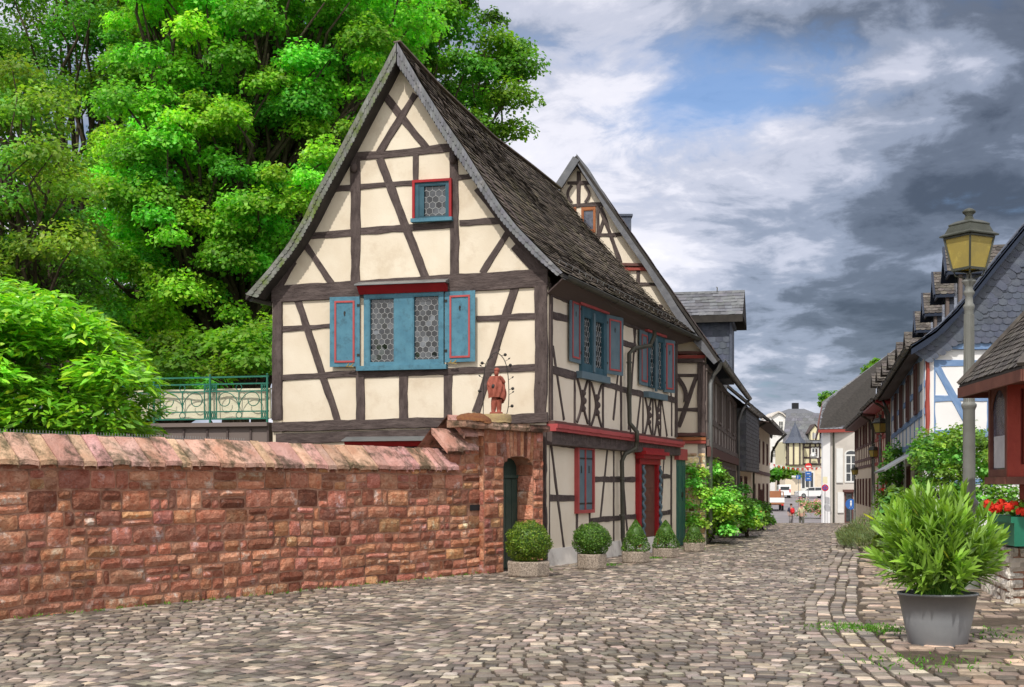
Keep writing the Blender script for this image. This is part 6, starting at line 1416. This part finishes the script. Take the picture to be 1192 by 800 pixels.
# ================================================================ OLEANDER POT AND RIGHT SHRUBS
def oleander():
    c = Vector(((1091.5-CX)*12.85/FOC, 12.85, 0)); T = thing('potted_oleander', 'large leafy oleander in a round grey pot on the cobbles at the right', 'potted plant', c)
    mb = MB(); mb.lathe(c, [(.275, 0), (.285, .01), (.335, .25), (.385, .50), (.395, .49), (.395, .515), (.375, .515), (.365, .47), (.01, .46)], 48, None, 1.0, .85); mb.build('pot', M['pot'], T, True)
    mb = MB(); mb.lathe(c+Vector((0, 0, .462)), [(.355, 0), (.2, .02), (.01, .03)], 20, None, 1, .85); mb.build('soil', M['earth'], T)
    rnd = random.Random(5); st = MB(); Cs, Ns, Ax, Ls, Ks = [], [], [], [], []
    for k in range(150):
        a = rnd.uniform(0, 2*math.pi); rr = math.sqrt(rnd.random()); el = rnd.uniform(.15, 1) if rr > .55 else rnd.uniform(.6, 1)
        tip = c+Vector((-.03+.61*rr*math.cos(a), .58*rr*math.sin(a), .62+(.92*(1-.35*rr*rr))*el)); b0 = c+Vector((.18*rr*math.cos(a), .15*rr*math.sin(a), .46)); ps = []
        for i in range(7): t = i/6; q = b0.lerp(tip, t); q.z = b0.z+(tip.z-b0.z)*(t**.8); ps.append(q)
        if tip.z < .75: tip.z += .1
        st.tube(ps, [.008*(1-.6*i/6) for i in range(7)], 5)
        d = (ps[-1]-ps[-3]).normalized(); n = 30 if el > .5 else 22
        tint = rnd.uniform(.75, 1.3)
        for i in range(n):
            t = 1-(i/n)**1.2*.62; q = ps[0].lerp(ps[-1], t); q = Vector(ps[int(t*6)]).lerp(Vector(ps[min(6, int(t*6)+1)]), t*6-int(t*6)); az = rnd.uniform(0, 2*math.pi); sp = .35+.75*(1-t)*1.6+rnd.uniform(-.1, .25)
            o = d.cross(Vector((math.cos(az), math.sin(az), .1))).normalized(); ax = (d*math.cos(sp)+o*math.sin(sp)).normalized(); L_ = rnd.uniform(.12, .23); ax.z -= .12*(1-t)
            Cs.append(q+ax*L_*.5); Ax.append(ax); nn = ax.cross(o.cross(ax)).cross(ax) if False else o.cross(ax); nn = ax.cross(nn); Ns.append(nn if nn.z > 0 else -nn); Ls.append(L_)
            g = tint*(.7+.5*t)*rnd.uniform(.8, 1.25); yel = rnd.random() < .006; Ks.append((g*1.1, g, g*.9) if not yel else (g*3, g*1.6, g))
    st.build('stems', M['leaf_rose'], T, True); N_ = np.array([tuple(x) for x in Ns]); N_ += RNG.normal(0, .15, N_.shape); N_ /= np.linalg.norm(N_, axis=1, keepdims=True); Ls = np.array(Ls)
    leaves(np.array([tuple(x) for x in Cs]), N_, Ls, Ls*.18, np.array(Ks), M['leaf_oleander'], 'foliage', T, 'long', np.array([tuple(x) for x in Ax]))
oleander()
def plants_right():
    sb = scatter_blobs
    b = sb(pts([1070, 545, 1078, 515, 1094, 500, 1120, 497, 1140, 520, 1168, 505, 1175, 560, 1170, 600, 1072, 610]), .26, .42, 60, 26.5, 29, (.6, 1.25), 31)
    bush('climbing_shrub', 'dense green shrub climbing before the blue timbered corner behind the lamp post', 'shrub', b, 1500, .085, M['leaf_rose'], (9.3, 28, 0), None, None, 'broad', 12)
    b = sb(pts([1030, 560, 1034, 530, 1046, 520, 1056, 540, 1060, 600, 1030, 610]), .3, .45, 22, 40, 42, (.5, .9), 32)
    bush('red_rose', 'dark climbing rose with large red blooms beside the red timbered house', 'rose bush', b, 1300, .1, M['leaf_dark'], (12.0, 41, gz(41)), None, [((.6, .01, .02), 14, .12)])
    T = thing('lavender_clump', 'soft grey green clump of lavender at the right gutter beyond the oleander', 'plant', (8.9, 31.5, 0)); n = 5200; a = RNG.uniform(0, 2*np.pi, n); r = np.sqrt(RNG.random(n)); x = 8.95+.75*r*np.cos(a); y = 31.8+1.9*r*np.sin(a); h = (1-r*.65)*RNG.uniform(.2, 1, n)*1.0
    C = np.stack([x+.25*r*np.cos(a)*h, y+.3*r*np.sin(a)*h, h], 1); ax = np.stack([np.cos(a)*r*.7, np.sin(a)*r*.7, np.ones(n)], 1)+RNG.normal(0, .2, (n, 3)); leaves(C, rand_dirs(n), RNG.uniform(.12, .26, n), RNG.uniform(.012, .02, n), leafcols(n, .3), M['leaf_grey'], 'foliage', T, 'kite', ax)
    b = sb(pts([1030, 590, 1040, 575, 1075, 585, 1100, 590, 1120, 585, 1130, 620, 1100, 640, 1030, 640]), .22, .35, 26, 23.5, 25.5, (.7, 1.3), 33)
    bush('oleander_bush', 'lower green oleander bush half hidden behind the potted oleander', 'shrub', b, 1500, .13, M['leaf_oleander'], (7.9, 24.6, 0), None, None, 'long')
    # hill trees at the far right and left of the pale house
    for (px, py, Y, r, lb) in ((1021, 428, 190, 3.2, 'round distant tree crown rising above the right dormers'), (974, 462, 170, 2.4, 'small distant tree left of the big slate roof'), (906, 553, 198, 3.0, 'dark hedge-like shrub beside the turreted house')):
        c = P(px, py, Y); bl = [((c.x+random.gauss(0, r*.4), c.y+random.gauss(0, r*.3), c.z-abs(random.gauss(0, r*.35))+.4), r*random.uniform(.3, .5), random.uniform(.6, 1.1)) for _ in range(14)]
        T = thing('distant_tree', lb, 'tree', (c.x, c.y, gz(c.y))); mb = MB(); mb.tube([(c.x, c.y, gz(c.y)-.3), (c.x, c.y, c.z)], [.35, .15], 8); mb.build('trunk', M['bark'], T); crown(bl, 110, .5, M['leaf_dark'], 'crown', T, .4, .3, .8, 'broad')
    T = thing('rose_bed', 'pink and white flowering rose bed where the street widens', 'flower bed', (42, 132, -1.9)); bl = [((lerp(28.8, 33.0, random.random()), random.uniform(128, 133), random.uniform(-1.5, -.2)), random.uniform(.4, .7), random.uniform(.7, 1.2)) for _ in range(40)]
    crown(bl, 420, .14, M['leaf_rose'], 'foliage', T, .4, .3, .8, 'broad'); n = 1500; idx = RNG.integers(0, 40, n); d = rand_dirs(n); d[:, 1] = -np.abs(d[:, 1]); C = np.array([bl[i][0] for i in idx])+d*np.array([bl[i][1] for i in idx])[:, None]*1.02
    colr = np.where(RNG.random(n)[:, None] < .6, np.array([[.8, .25, .3]]), np.array([[.9, .75, .65]])); q = leaves(C, d, np.full(n, .13), np.full(n, .12), colr, M['petal'], 'blooms', T, 'broad'); q['kind'] = 'stuff'
plants_right()

# ================================================================ VEHICLES, PEOPLE, SIGNS AT THE FAR END
def wheel(parent, x, y, r=.34, w=.22):
    mb = MB(); n = 20; ring = lambda rr, yy: [Vector((x+rr*math.cos(2*math.pi*k/n), yy, r+rr*math.sin(2*math.pi*k/n))) for k in range(n)]
    mb.prism(ring(r, y-w/2), (0, w, 0)); t = mb.build('wheel', M['rubber'], parent, local=True); mb = MB(); mb.prism(ring(r*.62, y-w/2-.01), (0, w+.02, 0)); mb.build('rim', M['zinc'], t, local=True)
def car(name, label, cat, loc, rz, prof, win_, wd, paint, wheels, sc=1.0, extra=None):
    T = thing(name, label, cat, loc, None, rz); T.scale = (sc,)*3; mb = MB(); mb.prism([(x, -wd/2, z) for x, z in prof], (0, wd, 0)); b = mb.build('body', M[paint], T, local=True, bevel=.09)
    for w in win_:
        for s in (-1, 1): mb = MB(); mb.prism([(x, s*(wd/2+.005), z) for x, z in w], (0, s*.01, 0)); mb.build('side_window', M['glass'], b, local=True)
    for x, r in wheels:
        for s in (-1, 1): wheel(T, x, s*(wd/2-.1), r)
    return T, b
def vehicles():
    Y = 186; x = (944.5-CX)*Y/FOC
    T, b = car('white_car', 'white estate car parked across the far street end by the rose bed', 'car', (x, Y, gz(Y)+.0), R(4), [(-2.25, .35), (-2.25, .8), (-2.1, 1.0), (-1.3, 1.1), (-.55, 1.55), (1.3, 1.6), (2.0, 1.35), (2.2, .95), (2.25, .4), (1.9, .3), (-1.9, .28)],
        [[(-1.2, 1.1), (-.55, 1.47), (.2, 1.5), (.2, 1.08)], [(.28, 1.08), (.28, 1.5), (1.2, 1.5), (1.75, 1.15)]], 1.8, 'whitecar', ((-1.4, .34), (1.4, .34)))
    for s in (-.6, .6): mb = MB(); mb.box(-2.28, -2.24, s-.18, s+.18, .72, .9); mb.build('headlight', M['zinc'], T, local=True)
    Y = 188; x = (912-CX)*Y/FOC
    T, b = car('white_van', 'white van seen from behind beside the orange truck', 'van', (x, Y, gz(Y)-.05), R(-97), [(-2.3, .35), (-2.3, 1.0), (-1.6, 1.15), (-1.0, 1.85), (2.1, 1.9), (2.3, 1.7), (2.35, .4), (-1.9, .3)], [[(-1.3, 1.2), (-.9, 1.7), (.2, 1.72), (.2, 1.2)]], 1.7, 'whitecar', ((-1.4, .33), (1.5, .33)))
    mb = MB(); mb.box(2.28, 2.36, -.62, .62, 1.15, 1.62); mb.build('rear_window', M['glass'], T, local=True)
    for s in (-.72, .72): mb = MB(); mb.box(2.33, 2.38, s-.08, s+.08, .8, 1.25); mb.build('tail_light', M['signred'], T, local=True)
    Y = 150; x = (901.5-CX)*Y/FOC
    T, b = car('flatbed_truck', 'orange flatbed truck with pale load boards parked on the left of the far street', 'truck', (x, Y, gz(Y)), R(-97), [(-2.6, .6), (-2.6, 1.3), (-2.4, 2.2), (-1.2, 2.25), (-1.1, .6)], [[(-2.4, 1.4), (-2.3, 2.0), (-1.4, 2.05), (-1.4, 1.4)]], 1.75, 'orange', ((-1.8, .4), (1.6, .4)))
    mb = MB(); mb.box(-1.0, 2.6, -.9, .9, .75, .95); 
    mb.build('flatbed', M['orange'], T, local=True); mb = MB(); mb.box(-1.0, 2.62, -.92, -.88, .95, 1.5); mb.box(-1.0, 2.62, .88, .92, .95, 1.5); mb.box(2.58, 2.62, -.88, .88, .95, 1.5); mb.build('side_boards', M['whitecar'], T, local=True)
    mb = MB(); mb.box(-.9, 2.5, -.8, -.7, 2.1, 2.2); mb.box(-.9, 2.5, .7, .8, 2.1, 2.2); mb.box(2.4, 2.5, -.8, .8, 2.1, 2.2); mb.box(-.95, -.85, -.85, -.75, .95, 2.2); mb.box(-.95, -.85, .75, .85, .95, 2.2); mb.box(2.4, 2.5, -.85, -.75, .95, 2.2); mb.box(2.4, 2.5, .75, .85, .95, 2.2); mb.build('load_rack', M['orange'], T, local=True)
    for s in (-.7, .7): mb = MB(); mb.box(2.62, 2.66, s-.12, s+.12, .6, .75); mb.build('tail_light', M['signred'], T, local=True)
vehicles()
def person(label, px, Y, top, pants, hair, ph):
    x = (px-CX)*Y/FOC; g = gz(Y); T = thing('person', label, 'person', (x, Y, g)); b = Vector((x, Y, g)); v = lambda a, c, d: b+Vector((a, c, d))
    st = .12*ph
    j = {'pel': (v(0, 0, .95), .14, .11), 'wai': (v(0, 0, 1.1), .13, .10), 'che': (v(0, .02, 1.32), .17, .12), 'nec': (v(0, .02, 1.5), .055, .06), 'hd1': (v(0, 0, 1.6), .075, .085), 'hd2': (v(0, 0, 1.68), .08, .09),
         'shl': (v(-.19, .02, 1.42), .06, .06), 'ell': (v(-.25, .02, 1.14), .045, .045), 'hal': (v(-.24, -.08, .9), .032, .032), 'fil': (v(-.235, -.1, .82), .022, .028), 'shr': (v(.19, .02, 1.42), .06, .06), 'elr': (v(.25, .04, 1.14), .045, .045), 'har': (v(.24, .0, .9), .032, .032), 'fir': (v(.235, -.01, .82), .022, .028),
         'kl': (v(-.1, -st, .5), .075, .08), 'al': (v(-.1, st, .08), .045, .05), 'tl': (v(-.11, st-.18, .03), .035, .03), 'kr': (v(.1, st, .5), .075, .08), 'ar': (v(.1, st*1.5, .09), .045, .05), 'tr': (v(.11, st*1.5-.18, .035), .035, .03)}
    e = [('pel', 'wai'), ('wai', 'che'), ('che', 'nec'), ('nec', 'hd1'), ('hd1', 'hd2'), ('che', 'shl'), ('shl', 'ell'), ('ell', 'hal'), ('hal', 'fil'), ('che', 'shr'), ('shr', 'elr'), ('elr', 'har'), ('har', 'fir'), ('pel', 'kl'), ('kl', 'al'), ('al', 'tl'), ('pel', 'kr'), ('kr', 'ar'), ('ar', 'tr')]
    skin_body('body', j, e, 'pel', M['skin'], T, 1)
    j2 = {k: (p, rx+.03, ry+.03) for k, (p, rx, ry) in j.items() if k in ('pel', 'wai', 'che', 'shl', 'ell', 'shr', 'elr')}
    m1 = mat('jacket', top, None, 5, .9, .2); m2 = mat('trousers', pants, None, 5, .9, .2); m3 = mat('hair', hair, None, 5, .8, .2)
    skin_body('jacket', j2, [q for q in e if q[0] in j2 and q[1] in j2], 'pel', m1, T, 1)
    j3 = {k: (p, rx+.025, ry+.025) for k, (p, rx, ry) in j.items() if k in ('pel', 'kl', 'al', 'kr', 'ar')}
    skin_body('trousers', j3, [q for q in e if q[0] in j3 and q[1] in j3], 'pel', m2, T, 1)
    mb = MB(); mb.ball(v(0, .02, 1.70), .105, 12, 8, (1, 1.05, .95)); mb.build('hair', m3, T, True)
    return T
person('person in a dark jacket walking at the crest, a red backpack on the back', 921, 100, (.05, .05, .09), (.3, .28, .28), (.05, .03, .02), 1)
person('person in a pale yellow green top walking beside the one with the backpack', 933, 101, (.55, .52, .32), (.12, .12, .1), (.10, .07, .05), -1)
x = (921.5-CX)*100/FOC; T = thing('backpack', 'red backpack worn by the left walker', 'backpack', (x+.03, 99.78, gz(100)+1.1)); mb = MB(); mb.ball(wloc(T)+Vector((0, .02, .12)), .2, 12, 8, (.9, .6, 1.25)); mb.build('bag', M['signred'], T, True); mb = MB(); mb.ball(wloc(T)+Vector((0, -.08, .03)), .11, 10, 7, (1, .6, .9)); mb.build('front_pocket', M['signred'], T, True)
def disc(mb, c, r, y=.03, col=None, n=20): mb.prism([c+Vector((r*math.cos(2*math.pi*k/n), 0, r*math.sin(2*math.pi*k/n))) for k in range(n)], (0, y, 0), col)
def signs():
    Y = 150; c = P(941, 543, Y); g = gz(Y); T = thing('traffic_sign', 'round red no entry sign above blue plates on a thin pole in the square', 'traffic sign', (c.x, Y, g)); mb = MB(); mb.tube([(c.x, Y+.06, g), (c.x, Y+.06, c.z+.4)], .04, 8); mb.build('pole', M['zinc'], T)
    mb = MB(); disc(mb, c, .4); mb.build('red_disc', M['signred'], T); mb = MB(); mb.box(c.x-.28, c.x+.28, Y-.02, Y-.001, c.z-.07, c.z+.07); mb.build('white_bar', M['whitewood'], T)
    for dy in (-.85, -1.45): mb = MB(); mb.box(c.x-.36, c.x+.36, Y-.01, Y+.02, c.z+dy-.26, c.z+dy+.26); p = mb.build('blue_plate', M['signblue'], T); mb = MB(); mb.box(c.x-.18, c.x+.18, Y-.02, Y-.011, c.z+dy-.03, c.z+dy+.03); mb.build('white_symbol', M['whitewood'], p)
    Y = 152; c = P(929.5, 555.5, Y); T = thing('parking_sign', 'blue parking sign with a white P next to a small white arrow board', 'traffic sign', (c.x, Y, gz(Y))); mb = MB(); mb.tube([(c.x, Y+.05, gz(Y)), (c.x, Y+.05, c.z+.3)], .035, 8); mb.build('pole', M['zinc'], T); mb = MB(); mb.box(c.x-.25, c.x+.25, Y, Y+.02, c.z-.25, c.z+.25); mb.build('blue_plate', M['signblue'], T)
    mb = MB(); mb.box(c.x-.12, c.x-.06, Y-.01, Y, c.z-.18, c.z+.18)
    for k in range(8): a0, a1 = -math.pi/2+k*math.pi/8, -math.pi/2+(k+1)*math.pi/8; mb.bar((c.x-.06+.13*math.cos(a0), Y-.005, c.z+.08+.1*math.sin(a0)), (c.x-.06+.13*math.cos(a1), Y-.005, c.z+.08+.1*math.sin(a1)), .05, .01)
    mb.build('letter_p', M['whitewood'], T); mb = MB(); mb.box(c.x-.8, c.x-.3, Y, Y+.02, c.z-.05, c.z+.18); mb.build('white_board', M['whitewood'], T)
    Y = 104.5; c = P(960.5, 568, Y); T = thing('no_stopping_sign', 'small round blue sign with a red cross on the pale house corner', 'traffic sign', (c.x, Y, gz(Y))); mb = MB(); mb.tube([(c.x, Y+.05, gz(Y)), (c.x, Y+.05, c.z+.3)], .03, 8); mb.build('pole', M['zinc'], T); mb = MB(); disc(mb, c, .28); mb.build('red_rim', M['signred'], T); mb = MB(); disc(mb, c+Vector((0, -.008, 0)), .2); mb.build('blue_disc', M['signblue'], T)
    mb = MB(); mb.bar(c+Vector((-.16, -.02, -.16)), c+Vector((.16, -.02, .16)), .05, .01, (0, 1, 0)); mb.bar(c+Vector((-.16, -.02, .16)), c+Vector((.16, -.02, -.16)), .05, .01, (0, 1, 0)); mb.build('red_cross', M['signred'], T)
    mb = MB(); mb.box(c.x-.18, c.x+.18, Y-.01, Y+.01, c.z+.35, c.z+.9); mb.build('yellow_plate', M['yellow'], T)
    Y = 100; c = P(990.5, 587, Y); T = thing('blue_sign', 'round blue sign with a white figure by the dark doorway of the pale house', 'traffic sign', (c.x, Y, gz(Y))); mb = MB(); mb.tube([(c.x, Y+.05, gz(Y)), (c.x, Y+.05, c.z+.3)], .03, 8); mb.build('pole', M['zinc'], T); mb = MB(); disc(mb, c, .42); mb.build('blue_disc', M['signblue'], T)
    mb = MB(); disc(mb, c+Vector((0, -.01, .22)), .07); mb.box(c.x-.06, c.x+.06, Y-.02, Y-.001, c.z-.1, c.z+.14); mb.bar((c.x, Y-.01, c.z-.08), (c.x-.12, Y-.01, c.z-.3), .05, .01); mb.bar((c.x, Y-.01, c.z-.08), (c.x+.12, Y-.01, c.z-.3), .05, .01); mb.build('white_figure', M['whitewood'], T)
    # bunting
    T = thing('bunting', 'string of small red and white pennants hung across the far street', 'bunting', P(950, 541, 120)); a, b = P(893, 538, 118), P(1003, 528, 118); mb = MB(); ps = []
    for k in range(41): t = k/40; q = a.lerp(b, t); q.z -= 4*t*(1-t)*.9; ps.append(q)
    mb.tube(ps, .012, 4); mb.build('cord', M['whitewood'], T)
    for k in range(1, 40):
        q = ps[k]; mb = MB(); mb.prism([q+Vector((-.09, 0, 0)), q+Vector((.09, 0, 0)), q+Vector((0, 0, -.28))], (0, .005, 0)); mb.build('pennant', M['signred' if k % 2 else 'whitewood'], T)
signs()
# ================================================================ LIGHT, SKY, CAMERA
sc = bpy.context.scene
SUN = Vector((-.36, -.93, 0)).normalized(); EL = R(50)
sd = Vector((SUN.x*math.cos(EL), SUN.y*math.cos(EL), math.sin(EL)))
l = bpy.data.lights.new('sun', 'SUN'); l.energy = 3.3; l.angle = R(.8); l.color = (1, .945, .86)
lo = bpy.data.objects.new('sun', l); COL.objects.link(lo); lo.rotation_euler = (-sd).to_track_quat('-Z', 'Y').to_euler(); lo.location = (0, 0, 40)
w = bpy.data.worlds.new('World'); sc.world = w; w.use_nodes = True; nt = w.node_tree; N = nt.nodes; L = nt.links
bg = N['Background']; bg.inputs['Strength'].default_value = .15
sky = N.new('ShaderNodeTexSky'); sky.sky_type = 'NISHITA'; sky.sun_disc = False; sky.sun_elevation = EL; sky.sun_rotation = math.atan2(SUN.x, SUN.y)
tc = N.new('ShaderNodeTexCoord'); G = tc.outputs['Generated']
def MN(op, a, b=None, c=None):
    n = N.new('ShaderNodeMath'); n.operation = op
    for i, x in enumerate((a, b, c)):
        if x is None: continue
        if isinstance(x, (int, float)): n.inputs[i].default_value = x
        else: L.new(x, n.inputs[i])
    return n.outputs[0]
def RAMP(f, els):
    r = N.new('ShaderNodeValToRGB'); e = r.color_ramp.elements; r.color_ramp.interpolation = 'EASE'
    while len(e) < len(els): e.new(.5)
    for k, (p, c) in enumerate(els): e[k].position = p; e[k].color = (*c, 1) if isinstance(c, tuple) else (c, c, c, 1)
    L.new(f, r.inputs[0]); return r.outputs[0]
sx = N.new('ShaderNodeSeparateXYZ'); L.new(G, sx.inputs[0])
zz = MN('ADD', MN('MAXIMUM', sx.outputs[2], 0.0), .22)
cx = MN('DIVIDE', sx.outputs[0], zz); cy = MN('DIVIDE', sx.outputs[1], zz)
cb = N.new('ShaderNodeCombineXYZ'); L.new(cx, cb.inputs[0]); L.new(cy, cb.inputs[1])
def NOISE(sc_, det, rough, off, dist=0, sclx=1):
    mp = N.new('ShaderNodeMapping'); mp.inputs['Location'].default_value = off; mp.inputs['Scale'].default_value = (sclx, 1, 1); mp.inputs['Rotation'].default_value = (0, 0, R(25)); L.new(cb.outputs[0], mp.inputs[0])
    n = N.new('ShaderNodeTexNoise'); n.inputs['Scale'].default_value = sc_; n.inputs['Detail'].default_value = det; n.inputs['Roughness'].default_value = rough; n.inputs['Distortion'].default_value = dist
    L.new(mp.outputs[0], n.inputs['Vector']); return n.outputs['Fac']
def BLOB(px, py, r, amp, str_=1.0):
    d = Vector(((px-CX)/FOC, 1, (HY-py)/FOC)).normalized()
    v = N.new('ShaderNodeVectorMath'); v.operation = 'SUBTRACT'; L.new(G, v.inputs[0]); v.inputs[1].default_value = d
    m = N.new('ShaderNodeVectorMath'); m.operation = 'MULTIPLY'; L.new(v.outputs[0], m.inputs[0]); m.inputs[1].default_value = (1/r/str_, 1/r/str_, 1/r)
    ln = N.new('ShaderNodeVectorMath'); ln.operation = 'LENGTH'; L.new(m.outputs[0], ln.inputs[0])
    q = MN('SUBTRACT', 1.0, ln.outputs['Value']); q = MN('MAXIMUM', q, 0.0); return MN('MULTIPLY', q, amp)
def SUMN(l):
    a = l[0]
    for b in l[1:]: a = MN('ADD', a, b)
    return a
n1 = NOISE(1.1, 9, .52, (3.1, 1.7, 0), .25); n2 = NOISE(2.6, 10, .58, (7.7, 4.2, 0), .35); n4 = NOISE(8.0, 8, .6, (2.2, 5.1, 0), .4); n3 = NOISE(.55, 5, .5, (1.2, 9.4, 0), 0)
shade = SUMN([MN('MULTIPLY', n1, .8), MN('MULTIPLY', n2, .95), MN('MULTIPLY', n4, .55), MN('MULTIPLY', MN('MAXIMUM', MN('MULTIPLY', sx.outputs[1], -1.0), 0.0), .5), MN('MULTIPLY', MN('MAXIMUM', MN('SUBTRACT', sx.outputs[2], .45), 0.0), .6), -.55,  # clouds behind and overhead, out of view, are brightened as added fill
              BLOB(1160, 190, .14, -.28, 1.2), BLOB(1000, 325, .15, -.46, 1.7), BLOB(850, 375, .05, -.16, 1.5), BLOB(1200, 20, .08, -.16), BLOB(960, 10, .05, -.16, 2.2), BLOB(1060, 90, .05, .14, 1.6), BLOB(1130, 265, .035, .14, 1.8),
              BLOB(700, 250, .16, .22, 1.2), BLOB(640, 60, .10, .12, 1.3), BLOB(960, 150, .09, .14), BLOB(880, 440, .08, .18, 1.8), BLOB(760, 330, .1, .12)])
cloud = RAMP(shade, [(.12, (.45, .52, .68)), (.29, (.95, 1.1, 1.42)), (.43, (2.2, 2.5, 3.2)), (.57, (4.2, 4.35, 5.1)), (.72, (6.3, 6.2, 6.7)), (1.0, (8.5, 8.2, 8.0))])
gap = SUMN([n2, MN('MULTIPLY', n1, .5), BLOB(835, 130, .08, -.26, 1.8), .03])
cover = RAMP(MN('ADD', gap, MN('MULTIPLY', MN('SUBTRACT', n4, .5), .5)), [(.34, 0.25), (.66, .93)])
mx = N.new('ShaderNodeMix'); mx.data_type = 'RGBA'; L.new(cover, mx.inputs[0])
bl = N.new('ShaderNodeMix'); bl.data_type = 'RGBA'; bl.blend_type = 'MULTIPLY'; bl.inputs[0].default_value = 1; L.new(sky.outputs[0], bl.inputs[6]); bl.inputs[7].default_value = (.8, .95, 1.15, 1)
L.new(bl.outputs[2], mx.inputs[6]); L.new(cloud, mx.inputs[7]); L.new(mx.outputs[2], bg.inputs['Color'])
cam = bpy.data.cameras.new('camera'); co = bpy.data.objects.new('camera', cam); COL.objects.link(co); sc.camera = co
co.location = (0, 0, EYE); co.rotation_euler = (R(90), 0, 0); cam.sensor_width = 36; cam.lens = 36*FOC/1192; cam.shift_y = (HY-400)/1192; cam.clip_end = 5000; cam.clip_start = .1
sc.view_settings.view_transform = 'Standard'; sc.view_settings.look = 'None'; sc.view_settings.exposure = 0
sc.render.engine = 'CYCLES'; sc.cycles.max_bounces = 6; sc.cycles.transparent_max_bounces = 4
